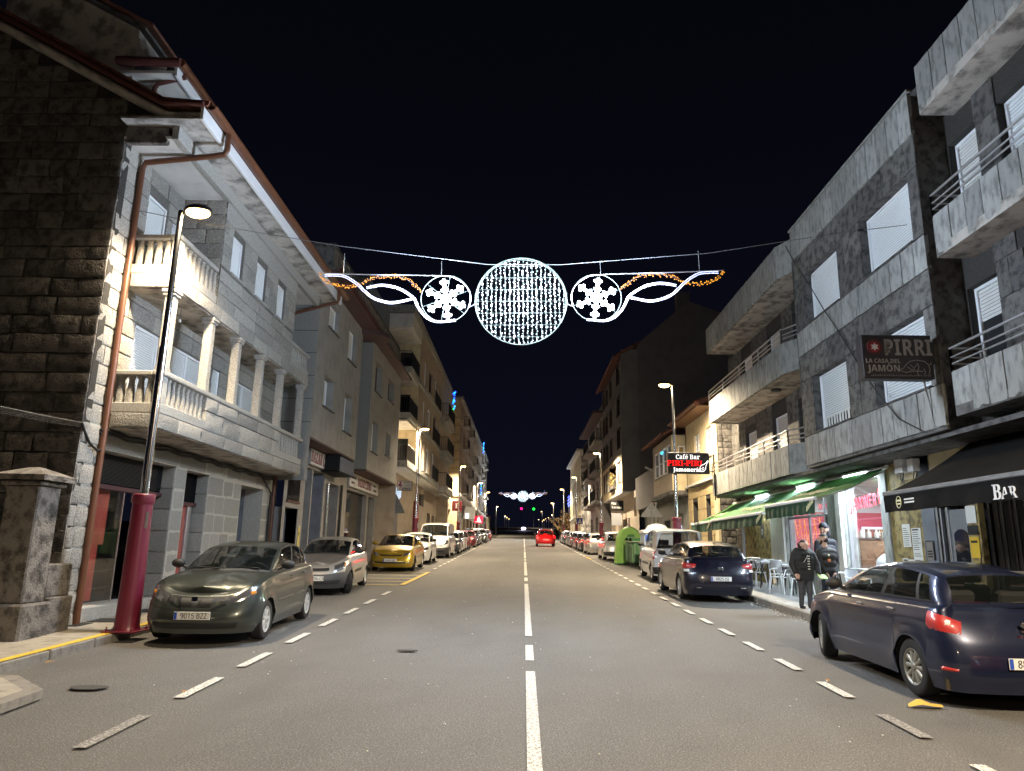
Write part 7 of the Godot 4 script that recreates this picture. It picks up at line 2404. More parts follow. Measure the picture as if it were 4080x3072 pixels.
	match sp.get("tail", ""):
		"swept":
			pats.append_array([["tail_lamp", [[-14.6, 0.70], [-6.2, 0.66], [-5.6, 0.80], [-15.5, 0.93]], 0.016, lamp_red], ["reverse_lamp", [[-10.8, 0.75], [-9.0, 0.74], [-9.0, 0.82], [-10.8, 0.84]], 0.021, M.white_plastic], ["reflector", [[-11.5, 0.24], [-7.5, 0.24], [-7.5, 0.27], [-11.5, 0.29]], 0.008, lamp_red]])
		"wide":
			pats.append_array([["tail_lamp", [[-15.0, 0.69], [-5.6, 0.72], [-4.9, 0.82], [-15.6, 0.89]], 0.016, lamp_red], ["reverse_lamp", [[-12.6, 0.62], [-8.4, 0.62], [-9.0, 0.69], [-13.0, 0.69]], 0.014, M.white_plastic]])
		"tall":
			pats.append_array([["tail_lamp", [[-14.2, 0.62], [-10.2, 0.62], [-10.2, 0.985], [-14.2, 0.985]], 0.014, lamp_red], ["reverse_lamp", [[-13.4, 0.72], [-11.0, 0.72], [-11.0, 0.82], [-13.4, 0.82]], 0.019, M.white_plastic], ["rear_bumper", [[-15.0, 0.06], [0.0, 0.06], [0.0, 0.34], [-15.0, 0.34]], 0.012, sp.get("rear_bumper", M.trim)]])
		"lit":
			pats.append_array([["tail_lamp", [[-13.8, 0.66], [-7.8, 0.66], [-7.8, 0.92], [-13.8, 0.92]], 0.014, lamp_red]])
	for e in pats:                               # [name, corners, offset, material]
		var cs := []
		for q in e[1]:
			cs.append([N - 1 + q[0], q[1]] if q[0] < 0 or e[0] == "rear_bumper" else q)
		both.call(e[0], cs, e[2], e[3])
	for q in sp.get("seams", []):                # [x, s0, s1]
		var a: float = jx.call(q[0] + 0.004)
		var b4: float = jx.call(q[0] - 0.004)
		both.call("door_seam", [[a, q[1]], [b4, q[1]], [b4, q[2]], [a, q[2]]], 0.0025, M.trim)
	for q in sp.get("strips", []):               # side rub strips [x0, x1, s0, s1]
		both.call("rub_strip", [[jx.call(q[0]), q[2]], [jx.call(q[1]), q[2]], [jx.call(q[1]), q[3]], [jx.call(q[0]), q[3]]], 0.012, q[4] if q.size() > 4 else M.trim)
	for q in sp.get("handles", []):
		for sd in [1, -1]:
			var p: Vector3 = on.call(jx.call(q), 0.86, 0.018)
			var hb := MB.new()
			hb.ball(Vector3.ZERO, Vector3(0.085, 0.018, 0.016), 10, 6)
			part(o, "door_handle", hb.done(), sp.get("handle_mat", body), Transform3D(Basis.IDENTITY, p * Vector3(1, 1, sd)))
	# mirrors
	for sd in [1, -1]:
		var mb := MB.new()
		mb.ball(Vector3.ZERO, Vector3(0.075, 0.075, 0.115), 12, 8)
		mb.tube(PackedVector3Array([Vector3(0, -0.03, -0.06 * sd), Vector3(0.02, -0.08, -0.17 * sd)]), 0.022, 6)
		part(o, "mirror", mb.done(), sp.get("mirror_mat", M.trim), Transform3D(Basis.IDENTITY, Vector3(cx - 0.34, cy + 0.10, sd * (W0 + 0.06))))
	# wheels
	var wm := wheel_meshes(wr, sp.get("ww", 0.19), sp.get("spokes", 8))
	for fx in [1, -1]:
		for sd in [1, -1]:
			var w := hold(o, "wheel", Transform3D(Basis(Vector3.UP, (sp.get("steer", 0.0) if fx == 1 else 0.0)) * Basis(Vector3.UP, 0.0 if sd == 1 else PI), Vector3(fx * sp.wb / 2, wr, sd * (W0 - 0.115))))
			part(w, "tyre", wm[0], M.rubber)
			part(w, "brake_disc", wm[1], M.iron)
			part(w, "rim", wm[2], sp.get("rim_mat", M.rim_silver))
	# plates
	if sp.has("plate_front"):
		plate(o, sp.plate_front, Vector3(on.call(0, sp.pfs, 0.02).x + 0.004, lerpf(gc, yt.call(xF), sp.pfs), 0), PI / 2, sp.get("plate_long", true))
	if sp.has("plate_rear"):
		plate(o, sp.plate_rear, Vector3(on.call(N - 1, sp.prs, 0.02).x - 0.004, lerpf(gc, yt.call(xR), sp.prs), 0), -PI / 2, true)
	# cabin
	var cab := hold(o, "cabin")
	var yf2 := gc + 0.14
	if sp.get("seats", true):
		for q in [[0.05, 0.36], [0.05, -0.36], [-0.80, 0.36], [-0.80, -0.36]]:
			if xR + 0.75 > q[0] + cx - 0.95 - 0.2 and q[0] < 0:
				pass
			var st := MB.new()
			var ox: float = q[0] + cx - 1.0
			st.bbox(Vector3(ox - 0.25, yf2, q[1] - 0.24), Vector3(ox + 0.26, yf2 + 0.28, q[1] + 0.24), 0.06)
			st.bbox(Vector3(-0.07, 0.0, q[1] - 0.23), Vector3(0.07, 0.62, q[1] + 0.23), 0.06, Transform3D(Basis(Vector3.BACK, 0.25), Vector3(ox - 0.24, yf2 + 0.24, 0)))
			st.bbox(Vector3(-0.05, 0.66, q[1] - 0.12), Vector3(0.05, 0.84, q[1] + 0.12), 0.045, Transform3D(Basis(Vector3.BACK, 0.25), Vector3(ox - 0.24, yf2 + 0.24, 0)))
			part(cab, "seat", st.done(), M.seat)
		var ds := MB.new()
		ds.bbox(Vector3(cx - 0.42, yf2 + 0.2, -W0 + 0.22), Vector3(cx + 0.05, cy - 0.05, W0 - 0.22), 0.06)
		part(cab, "dashboard", ds.done(), M.seat)
		var ring := PackedVector3Array()
		for k in 21:
			ring.append(Vector3(cx - 0.52 + 0.06 * sin(TAU * k / 20), cy - 0.06 + 0.17 * sin(TAU * k / 20), -0.36 + 0.18 * cos(TAU * k / 20)))
		var rb := MB.new()
		rb.tube(ring, 0.014, 6, false)
		part(cab, "steering_wheel", rb.done(), M.trim)
	if sp.get("antenna", false):
		var p: Vector3 = P.call(sp.get("ant", 0.9), 0.0)
		part(o, "antenna", rod([p, p + Vector3(-0.10, 0.30, 0)], 0.006, 5), M.trim)
	for q in sp.get("wipers", [1]):
		for z in [0.05, -0.52]:
			var p: Vector3 = gh[1][mini(7, int(absf(z) * 10))]
			part(o, "wiper", rod([Vector3(p.x - 0.01, cy + 0.05, z), Vector3(p.x - 0.10, cy + 0.07, z + 0.45)], 0.012, 5), M.trim)
	o.set_meta("wheelbase", sp.wb)
	return o

func plate(o: Node3D, txt: String, at: Vector3, turn: float, long := true) -> void:
	var p := hold(o, "license_plate", Transform3D(Basis(Vector3.UP, turn), at))
	part(p, "plate", slab(Vector3(-0.26, -0.055, -0.006), Vector3(0.26, 0.055, 0.004), 0.003), M.plate)
	part(p, "blue_band", slab(Vector3(-0.255, -0.05, 0.004), Vector3(-0.215, 0.05, 0.0055)), M.plate_blue)
	put_text(p, txt, 0.072, Transform3D(Basis.from_scale(Vector3(0.92, 1.05, 1)), Vector3(0.025, 0.0, 0.006)), M.ink, "Droid Sans", false, "characters", 0.003)

func hatch_lines(kind: int) -> Array:
	if kind == 0:      # five-door with small quarter light
		return [[0.0, 0.0, "body"], [0.03, 0.04, "glass_a"], [0.44, 0.42, "pillar"], [0.475, 0.455, "glass_b"], [0.76, 0.76, "pillar"], [0.785, 0.79, "glass_c"], [0.88, 0.89, "body"], [1.0, 1.0, "body"]]
	if kind == 1:      # three-door
		return [[0.0, 0.0, "body"], [0.03, 0.05, "glass_a"], [0.50, 0.46, "body"], [0.54, 0.50, "glass_b"], [0.86, 0.84, "body"], [1.0, 1.0, "body"]]
	if kind == 2:      # panel van, cab glass only
		return [[0.0, 0.0, "body"], [0.02, 0.02, "glass_a"], [0.22, 0.16, "body"], [1.0, 1.0, "body"]]
	return [[0.0, 0.0, "body"], [0.03, 0.04, "glass_a"], [0.38, 0.36, "pillar"], [0.42, 0.40, "glass_b"], [0.70, 0.70, "body"], [0.75, 0.75, "glass_c"], [0.92, 0.93, "body"], [1.0, 1.0, "body"]]

func merged(a: Dictionary, b: Dictionary) -> Dictionary:
	var c := a.duplicate()
	c.merge(b, true)
	return c

func build_cars() -> void:
	var reflector := mat(lin(0.55, 0.55, 0.56), 0.15, null, 1, null, 0, 0.9)
	var white_lens := mat(lin(0.7, 0.7, 0.7), 0.15)
	var hatch := {"L": 3.95, "W": 1.70, "H": 1.445, "wb": 2.46, "fo": 0.80, "wr": 0.295, "cx": 0.86, "cy": 0.985, "hl": 0.70, "wx": 0.02, "wy": 1.385, "rx": -1.55, "ry": 1.33, "by": 1.02, "lines": hatch_lines(0), "seams": [[0.72, 0.04, 0.97], [-0.22, 0.04, 0.97], [-0.95, 0.35, 0.97]], "handles": [-0.05, -0.86]}

	# 1 dark green-grey hatchback facing the viewer
	var fp := paint(0.048, 0.055, 0.047, 0.5, 0.33)
	var c1 := merged(hatch, {"creases": true, "hl": 0.715, "pf": 2.6, "cf": 0.66, "spokes": 7, "rim_mat": mat(lin(0.42, 0.41, 0.39), 0.5), "plate_front": "9015 BZZ", "pfs": 0.47, "antenna": false,
		"strips": [[0.72, -0.20, 0.42, 0.48, fp], [-0.24, -0.90, 0.42, 0.48, fp]],
		"patches": [["grille", [[0.0, 0.66], [1.9, 0.66], [2.5, 0.90], [0.0, 0.90]], 0.022, M.black], ["grille_slats", [[2.7, 0.74], [4.6, 0.76], [4.9, 0.90], [3.0, 0.90]], 0.008, M.black], ["headlight", [[4.7, 0.72], [12.2, 0.79], [11.0, 0.955], [4.9, 0.92]], 0.012, reflector], ["indicator", [[9.8, 0.79], [11.8, 0.80], [11.0, 0.90], [9.8, 0.90]], 0.016, M.amber], ["lower_grille", [[0.0, 0.13], [6.0, 0.13], [6.6, 0.28], [0.0, 0.28]], 0.004, M.black], ["bumper_line", [[0.0, 0.60], [12.0, 0.60], [12.0, 0.612], [0.0, 0.612]], 0.004, M.trim]]})
	var o := car("hatchback_car", "dark green-grey hatchback parked first on the left, plate 9015 BZZ", "car", c1, fp, Vector3(-4.86, gy(-12.8), -12.8), -PI / 2 + 0.04, "cars parked on the left")
	grille_bars(o, 2.03)
	# 2 silver three-door, dusty grey bonnet, black bumper
	var silver := paint(0.42, 0.40, 0.38, 0.5)
	var c2 := {"L": 3.73, "W": 1.61, "H": 1.42, "wb": 2.44, "fo": 0.74, "wr": 0.285, "cx": 0.80, "cy": 0.97, "hl": 0.72, "wx": -0.02, "wy": 1.36, "rx": -1.42, "ry": 1.31, "by": 1.0, "lines": hatch_lines(1), "seams": [[0.66, 0.04, 0.97], [-0.45, 0.04, 0.97]], "handles": [-0.30], "steer": 0.45, "pf": 2.35, "cf": 0.75, "plate_front": "PO 8786-CK", "pfs": 0.44, "bumper_mat": mat(lin(0.05, 0.05, 0.055), 0.55), "bonnet_mat": paint(0.16, 0.15, 0.145, 0.4, 0.5), "spokes": 10, "strips": [[0.62, -0.42, 0.42, 0.52]],
		"tag": func(s, j, n): return "bumper" if s < 0.58 and j < 15 else "body",
		"patches": [["grille", [[0.0, 0.74], [4.2, 0.74], [4.0, 0.88], [0.0, 0.88]], 0.006, M.black], ["headlight", [[5.6, 0.68], [12.0, 0.72], [10.5, 0.95], [6.0, 0.93]], 0.014, reflector], ["indicator", [[10.2, 0.72], [12.0, 0.73], [11.3, 0.84], [10.2, 0.84]], 0.018, M.amber], ["lower_grille", [[0.0, 0.18], [7.0, 0.2], [8.0, 0.34], [0.0, 0.34]], 0.003, M.black]]}
	car("small_car", "silver three-door car with grey bonnet parked second on the left", "car", c2, silver, Vector3(-5.37, gy(-20.5), -20.5), -PI / 2 + 0.05, "cars parked on the left")
	# 3 gold hatchback
	var gold := paint(0.40, 0.27, 0.025, 0.55)
	var c3 := merged(hatch, {"L": 4.17, "W": 1.70, "H": 1.40, "wb": 2.54, "fo": 0.85, "cx": 0.92, "cy": 0.95, "hl": 0.70, "lines": hatch_lines(1), "seams": [[0.72, 0.04, 0.97], [-0.45, 0.04, 0.97]], "handles": [-0.3], "steer": 0.25, "plate_front": "6443 DJC", "pfs": 0.50, "mirror_mat": gold, "spokes": 7, "pf": 2.7, "strips": [[0.7, -0.9, 0.44, 0.48]],
		"patches": [["grille", [[0.0, 0.78], [4.0, 0.78], [4.4, 0.88], [0.0, 0.88]], 0.006, M.black], ["headlight", [[4.9, 0.74], [11.6, 0.78], [10.8, 0.94], [5.1, 0.93]], 0.012, reflector], ["indicator", [[10.4, 0.78], [11.4, 0.78], [11.0, 0.90], [10.4, 0.90]], 0.016, M.amber], ["lower_grille", [[0.0, 0.26], [6.0, 0.27], [6.2, 0.38], [0.0, 0.38]], 0.004, M.black], ["fog_lamp", [[7.2, 0.28], [9.0, 0.28], [9.0, 0.38], [7.2, 0.38]], 0.008, reflector]]})
	car("hatchback_car", "shiny gold hatchback parked behind the yellow marked bay", "car", c3, gold, Vector3(-5.17, gy(-30.5), -30.5), -PI / 2 + 0.01, "cars parked on the left")
	# 4 white small car behind it
	var white := paint(0.66, 0.66, 0.64, 0.0, 0.4)
	var c4 := merged(hatch, {"patches": [["headlight", [[5.2, 0.72], [11.8, 0.78], [10.8, 0.94], [5.4, 0.93]], 0.012, reflector], ["grille", [[0.0, 0.76], [4.2, 0.76], [4.2, 0.90], [0.0, 0.90]], 0.006, M.black], ["lower_grille", [[0.0, 0.2], [6.0, 0.2], [6.0, 0.34], [0.0, 0.34]], 0.004, M.black]]})
	car("hatchback_car", "white hatchback parked between the gold car and the white van", "car", merged(c4, {"steer": 0.2, "mirror_mat": M.trim}), white, Vector3(-5.28, gy(-36.3), -36.3), -PI / 2 + 0.02, "cars parked on the left")
	# 5 white van
	var van := {"L": 4.8, "W": 1.90, "H": 1.97, "wb": 3.1, "fo": 0.83, "wr": 0.32, "cx": 1.62, "cy": 1.22, "hl": 0.98, "wx": 0.86, "wy": 1.88, "rx": -2.32, "ry": 1.90, "by": 1.18, "lines": hatch_lines(2), "hc": 1.2, "crown": 0.04, "zf": 0.74, "zr": 0.80, "cf": 0.55, "cr": 0.2, "pr": 6.0, "rear_lean": 0.02, "cpil": 3, "gc": 0.22, "arch": 1.0, "seams": [[1.55, 0.04, 0.97], [0.55, 0.04, 0.97], [-0.6, 0.04, 0.97]], "handles": [0.7], "bumper_mat": mat(lin(0.06, 0.06, 0.065), 0.6), "tag": func(s, j, n): return "bumper" if s < 0.40 and j < 15 else "body", "pf": 2.8, "spokes": 6,
		"patches": [["grille", [[0.0, 0.56], [5.0, 0.56], [5.2, 0.62], [0.0, 0.62]], 0.006, M.black], ["headlight", [[6.2, 0.62], [12.2, 0.70], [11.6, 0.93], [7.6, 0.84]], 0.014, reflector], ["lower_grille", [[0.0, 0.15], [6.0, 0.15], [6.0, 0.28], [0.0, 0.28]], 0.004, M.black]]}
	car("panel_van", "white panel van with black bumper parked on the left", "van", van, white, Vector3(-5.15, gy(-43.3), -43.3), -PI / 2 + 0.01, "cars parked on the left")
	# the row goes on
	var tones := [paint(0.03, 0.035, 0.045, 0.4), paint(0.5, 0.5, 0.5, 0.5), paint(0.20, 0.02, 0.025, 0.3), paint(0.16, 0.015, 0.03, 0.3), paint(0.10, 0.11, 0.12, 0.5), paint(0.22, 0.22, 0.22, 0.5), paint(0.05, 0.055, 0.06, 0.4), paint(0.34, 0.34, 0.35, 0.5), paint(0.24, 0.03, 0.03, 0.3)]
	var lz := [-49.2, -54.3, -59.4, -64.6, -70.2, -76.0, -82.0, -88.0, -99.0]
	var lw := ["dark blue hatchback parked right behind the white van", "pale silver hatchback two places behind the white van", "red hatchback three places behind the white van", "wine red hatchback four places behind the white van", "dark grey car five places behind the white van", "mid grey car six places behind the white van", "blackish car seven places behind the white van", "light grey car eighth behind the white van", "red car alone at the far end of the left row"]
	for k in lz.size():
		var big := {"H": 1.62, "wy": 1.54, "ry": 1.52, "cy": 1.08, "by": 1.08, "hl": 0.82, "W": 1.78, "wr": 0.32} if k in [4, 6] else {}
		car("hatchback_car", lw[k], "car", merged(merged(c4, {"seats": false, "spokes": 6}), big), tones[k], Vector3(-5.0 - 0.1 * (k % 3), gy(lz[k]), lz[k]), -PI / 2 + 0.02, "cars parked on the left")

	# ---- right row, rears to the viewer
	var blue := paint(0.010, 0.015, 0.042, 0.4, 0.34)
	# red car whose front corner shows at the right edge
	car("hatchback_car", "bright red car of which only a front corner shows at the right edge", "car", merged(c4, {"seats": true}), paint(0.42, 0.012, 0.022, 0.1), Vector3(5.42, gy(-4.72), -4.72), PI / 2 - 0.02, "cars parked on the right")
	# dark blue hatchback
	var cb := merged(hatch, {"L": 4.06, "W": 1.69, "H": 1.445, "wb": 2.47, "fo": 0.82, "wr": 0.305, "by": 1.03, "rx": -1.48, "ry": 1.35, "steer": -0.28, "spokes": 10, "rim_mat": mat(lin(0.30, 0.29, 0.25), 0.45, null, 1, null, 0, 0.5), "plate_rear": "8872 HKB", "prs": 0.36, "antenna": true, "ant": 0.86, "tail": "swept", "rear_lean": 0.20, "bump": 0.03, "shoulder": 0.022, "flare": 0.022, "jr": 3, "cpil": 1, "pr": 3.4, "cr": 0.40, "handle_mat": mat(lin(0.16, 0.16, 0.16), 0.4), "handles": [-0.04, -0.84], "seams": [[0.74, 0.05, 0.97], [-0.20, 0.05, 0.97], [-0.93, 0.38, 0.97]]})
	o = car("hatchback_car", "dark blue hatchback at the right edge with angled front wheel, plate starting 8872", "car", cb, blue, Vector3(5.20, gy(-9.83), -9.83), PI / 2 + 0.005, "cars parked on the right")
	tail(o, cb, "swept")
	badge(o, "S", 0.10, cb, 0.62)
	badge(o, "IBIZA", 0.045, cb, 0.50)
	# dark navy hatchback
	var navy := paint(0.008, 0.008, 0.020, 0.3, 0.3)
	var cc := merged(hatch, {"L": 4.33, "W": 1.79, "H": 1.49, "wb": 2.61, "fo": 0.88, "wr": 0.315, "cx": 0.98, "cy": 1.02, "wx": 0.12, "wy": 1.43, "rx": -1.62, "ry": 1.38, "by": 1.08, "plate_rear": "0825 JSJ", "prs": 0.44, "antenna": true, "ant": 0.94, "tail": "wide", "cpil": 1, "pr": 3.4, "cr": 0.42, "bump": 0.03, "rear_lean": 0.18, "spokes": 5, "ww": 0.21, "shoulder": 0.02, "seams": [[0.8, 0.05, 0.97], [-0.22, 0.05, 0.97], [-1.0, 0.38, 0.97]], "handles": [-0.05, -0.9], "jr": 3})
	o = car("hatchback_car", "navy black hatchback parked under the green awnings, plate 0825 JSJ", "car", cc, navy, Vector3(5.0, gy(-20.9), -20.9), PI / 2, "cars parked on the right")
	tail(o, cc, "wide")
	part(o, "chrome_bar", slab(Vector3(-2.10 - 0.0, 0.335, -0.62), Vector3(-2.068, 0.362, 0.62), 0.006, Transform3D(Basis.IDENTITY, Vector3(-0.345 + 0.33, 0, 0))), M.chrome)
	chevron(o, Vector3(-2.115 - 0.0, 0.86, 0))
	# white compact van
	var kan := {"L": 4.21, "W": 1.83, "H": 1.82, "wb": 2.70, "fo": 0.88, "wr": 0.315, "cx": 1.10, "cy": 1.12, "hl": 0.86, "wx": 0.42, "wy": 1.73, "rx": -1.85, "ry": 1.75, "by": 1.10, "lines": [[0.0, 0.0, "body"], [0.03, 0.03, "glass_a"], [0.34, 0.32, "body"], [0.39, 0.37, "glass_b"], [0.64, 0.62, "body"], [1.0, 1.0, "body"]], "zf": 0.72, "zr": 0.76, "cr": 0.22, "pr": 6.0, "rear_lean": 0.03, "cpil": 2, "rbulge": 0.01, "gc": 0.22, "steer": 0.0, "spokes": 6, "handles": [0.05], "seams": [[0.98, 0.05, 0.97], [0.12, 0.05, 0.97], [-0.75, 0.05, 0.97]], "strips": [[0.95, -0.7, 0.36, 0.44]], "jr": 3, "tail": "tall"}
	o = car("compact_van", "white compact van with dark rear glass parked ahead of the navy hatchback", "van", kan, paint(0.62, 0.63, 0.65, 0.05), Vector3(5.42, gy(-27.2), -27.2), PI / 2 - 0.03, "cars parked on the right")
	tail(o, kan, "tall")
	# silver people carrier and the row beyond
	var mpv := merged(kan, {"L": 4.0, "H": 1.62, "wy": 1.54, "ry": 1.54, "rx": -1.62, "cy": 1.05, "by": 1.06, "W": 1.72, "zf": 0.66, "zr": 0.66, "rear_lean": 0.08, "pr": 3.6, "cr": 0.34, "plate_rear": "2417 CXD", "prs": 0.42, "wb": 2.45, "fo": 0.82, "cx": 0.95, "wx": 0.22, "strips": []})
	o = car("people_carrier", "silver people carrier parked just beyond the green bottle bank", "car", mpv, paint(0.46, 0.46, 0.46, 0.5), Vector3(5.42, gy(-43.6), -43.6), PI / 2, "cars parked on the right")
	tail(o, mpv, "tall")
	var rz := [-52.8, -58.5, -64.5, -70.5, -76.0, -82.0, -88.5]
	var rt := [paint(0.44, 0.43, 0.41, 0.5), paint(0.03, 0.03, 0.035, 0.4), paint(0.015, 0.017, 0.02, 0.3), paint(0.16, 0.17, 0.18, 0.5), paint(0.30, 0.31, 0.33, 0.5), paint(0.06, 0.06, 0.07, 0.4), paint(0.4, 0.4, 0.42, 0.5)]
	var rwd := ["silver hatchback one place beyond the silver people carrier", "black hatchback two places beyond the silver people carrier", "glossy black car three places beyond the silver people carrier", "grey car fourth beyond the silver people carrier", "pale grey car near the zebra crossing sign", "dark car past the zebra crossing sign", "last parked silver car of the right row"]
	for k in rz.size():
		var spx := merged(cc, {"seats": false, "antenna": false, "plate_rear": "", "spokes": 6})
		spx.erase("plate_rear")
		o = car("hatchback_car", rwd[k], "car", spx, rt[k], Vector3(5.35 - 0.05 * (k % 2), gy(rz[k]), rz[k]), PI / 2, "cars parked on the right")
		tail(o, spx, "wide")
	# red car driving away with its rear lamps on
	var dac := merged(kan, {"L": 4.1, "W": 1.86, "H": 1.66, "wy": 1.56, "ry": 1.56, "rx": -1.62, "cy": 1.08, "by": 1.10, "zf": 0.66, "zr": 0.66, "rear_lean": 0.12, "pr": 3.4, "cr": 0.36, "wr": 0.33, "gc": 0.26, "plate_rear": "4831 KDR", "prs": 0.46, "wb": 2.6, "fo": 0.82, "cx": 1.0, "wx": 0.25, "strips": [], "seats": false, "tail": "lit", "lit": true})
	o = car("red_car", "red car driving away up the right lane with its rear lamps glowing", "car", dac, paint(0.34, 0.012, 0.016, 0.15), Vector3(2.15, gy(-72.5), -72.5), PI / 2)
	tail(o, dac, "lit")
	part(o, "roof_bar", rod([Vector3(0.3, 1.66, 0.6), Vector3(-1.5, 1.66, 0.6)], 0.02, 6), M.alu)
	part(o, "roof_bar", rod([Vector3(0.3, 1.66, -0.6), Vector3(-1.5, 1.66, -0.6)], 0.02, 6), M.alu)

func grille_bars(o: Node3D, x: float) -> void:
	var b := MB.new()
	b.bbox(Vector3(0, -0.035, -0.045), Vector3(0.012, 0.035, 0.045), 0.004)
	part(o, "badge", b.done(), M.chrome, Transform3D(Basis(Vector3.BACK, 0.2), Vector3(x - 0.045, 0.655, 0)))
	for k in 5:
		var y := 0.625 + 0.018 * k
		for sd in [1, -1]:
			part(o, "grille_slat", rod([Vector3(x - 0.085, y, sd * 0.21), Vector3(x - 0.155, y + 0.004, sd * 0.40)], 0.0045, 4), M.alu)

# lamps and number plate area on the rear of a car
func tail(o: Node3D, sp: Dictionary, kind: String) -> void:
	var xR: float = sp.wb / 2 + sp.fo - sp.L
	# rear wiper and handle strip
	part(o, "rear_wiper", rod([Vector3(xR + sp.get("rear_lean", 0.1) + 0.02, sp.by + 0.03, 0.0), Vector3(xR + sp.get("rear_lean", 0.1) + 0.03, sp.by + 0.05, 0.32)], 0.010, 5), M.trim)
	if kind == "lit":
		omni(o, Vector3(xR - 0.25, sp.by - 0.15, 0), 1.2, Color(1.0, 0.1, 0.1), 0.3)

func badge(o: Node3D, t: String, size: float, sp: Dictionary, f: float) -> void:
	var xR: float = sp.wb / 2 + sp.fo - sp.L
	put_text(o, t, size, Transform3D(Basis(Vector3.UP, -PI / 2), Vector3(xR + sp.get("rear_lean", 0.1) * 0.55 + sp.get("bump", 0.035) - 0.045, lerpf(0.17, sp.by, f + 0.14), 0.0)), M.chrome, "Droid Sans", true, "badge", 0.03)

func chevron(o: Node3D, at: Vector3) -> void:
	var b := MB.new()
	for k in 2:
		var y := at.y - 0.035 * k
		b.tube(PackedVector3Array([Vector3(at.x, y - 0.045, -0.07), Vector3(at.x - 0.012, y, 0.0), Vector3(at.x, y - 0.045, 0.07)]), 0.011, 6)
	part(o, "badge", b.done(), M.chrome)

# ---------------------------------------------------------------- containers, road signs
func build_street_things() -> void:
	# green bottle bank: rounded hood
	var o := thing("bottle_bank", "bright green domed bottle bank standing in the parking lane", "recycling bank", Vector3(5.45, gy(-37.9), -37.9))
	var b := MB.new()
	var rows := []
	for k in 15:
		var a := PI * k / 14
		var r := PackedVector3Array()
		for j in 7:
			var t := j / 6.0
			var inset := 0.10 * pow(absf(2 * t - 1), 4.0)
			r.append(Vector3(-cos(a) * (0.66 - inset) * (1.0 if sin(a) > 0.02 else 1.0), 1.05 + sin(a) * (0.86 - inset), lerpf(-0.62, 0.62, t)))
		rows.append(r)
	rows.push_front(PackedVector3Array())
	for j in 7:
		rows[0].append(Vector3(-0.70, 0.03, lerpf(-0.66, 0.66, j / 6.0)))
	rows.append(PackedVector3Array())
	for j in 7:
		rows[16].append(Vector3(0.70, 0.03, lerpf(-0.66, 0.66, j / 6.0)))
	b.grid(rows, false, true)
	part(o, "shell", b.done(), M.green_bin)
	for s in [1, -1]:
		var f := MB.new()
		var pts := PackedVector2Array([Vector2(-0.70, 0.03), Vector2(0.70, 0.03)])
		for k in 15:
			var a := PI * k / 14
			pts.append(Vector2(cos(a) * 0.57, 1.05 + sin(a) * 0.77))
		f.poly(pts, Transform3D(Basis.IDENTITY, Vector3(0, 0, 0.60 if s > 0 else -0.64)), 0.03)
		part(o, "end_panel", f.done(), M.green_bin)
	b = MB.new()
	b.tube(PackedVector3Array([Vector3(-0.16, 1.35, 0.64), Vector3(0.16, 1.35, 0.64)]), 0.14, 14)
	part(o, "slot_rim", b.done(), M.green_dark)
	part(o, "lifting_eye", rod([Vector3(-0.08, 1.90, 0), Vector3(-0.06, 2.08, 0), Vector3(0.06, 2.08, 0), Vector3(0.08, 1.90, 0)], 0.018, 6), M.galv)
	part(o, "base_frame", slab(Vector3(-0.72, 0.0, -0.68), Vector3(0.72, 0.07, 0.68), 0.02), M.green_dark)
	for k in 2:
		o = thing("refuse_bin", ["dark green wheeled refuse bin against the bottle bank", "dark green wheeled refuse bin hidden behind the white van"][k], "bin", Vector3(5.62 + 0.0 * k, gy(-36.3 + 1.25 * k), -36.3 + 1.3 * k), "wheeled bins by the bottle bank")
		part(o, "tub", slab(Vector3(-0.48, 0.18, -0.55), Vector3(0.5, 1.15, 0.55), 0.05), M.green_dark)
		for j in 5:
			part(o, "rib", slab(Vector3(-0.44 + 0.2 * j, 0.24, 0.53), Vector3(-0.36 + 0.2 * j, 1.10, 0.60), 0.02), mat(lin(0.09, 0.16, 0.08), 0.5))
			part(o, "rib", slab(Vector3(-0.52, 0.24, -0.46 + 0.2 * j), Vector3(-0.46, 1.10, -0.38 + 0.2 * j), 0.02), mat(lin(0.09, 0.16, 0.08), 0.5))
		part(o, "rim", slab(Vector3(-0.54, 1.15, -0.6), Vector3(0.55, 1.21, 0.62), 0.02), mat(lin(0.20, 0.24, 0.18), 0.5))
		b = MB.new()
		rows = []
		for q in 7:
			var a := PI * q / 6
			rows.append(PackedVector3Array([Vector3(-0.52, 1.21 + 0.16 * sin(a), -0.55 * cos(a)), Vector3(0.53, 1.21 + 0.16 * sin(a), -0.55 * cos(a))]))
		b.grid(rows, false, true)
		part(o, "lid", b.done(), M.green_dark)
		for j in 4:
			var w := MB.new()
			w.tube(PackedVector3Array([Vector3([-0.4, 0.4, -0.4, 0.4][j] - 0.03, 0.09, [0.42, 0.42, -0.42, -0.42][j]), Vector3([-0.4, 0.4, -0.4, 0.4][j] + 0.03, 0.09, [0.42, 0.42, -0.42, -0.42][j])]), 0.09, 12)
			part(o, "wheel", w.done(), M.rubber)
	o = thing("paper_bank", "pale blue paper bank with domed white lid behind the compact van", "recycling bank", Vector3(5.95, gy(-32.4), -32.4))
	part(o, "tub", slab(Vector3(-0.70, 0.05, -0.6), Vector3(0.62, 1.62, 0.6), 0.08), M.blue_bin)
	part(o, "lid_rim", slab(Vector3(-0.76, 1.58, -0.66), Vector3(0.68, 1.74, 0.66), 0.06), M.white_plastic)
	b = MB.new()
	b.lathe(PackedVector2Array([Vector2(0.52, 1.72), Vector2(0.50, 1.80), Vector2(0.38, 1.94), Vector2(0.2, 2.01), Vector2(0, 2.03)]), 20, Transform3D(Basis.IDENTITY, Vector3(-0.05, 0, 0)))
	part(o, "dome", b.done(), M.white_plastic)
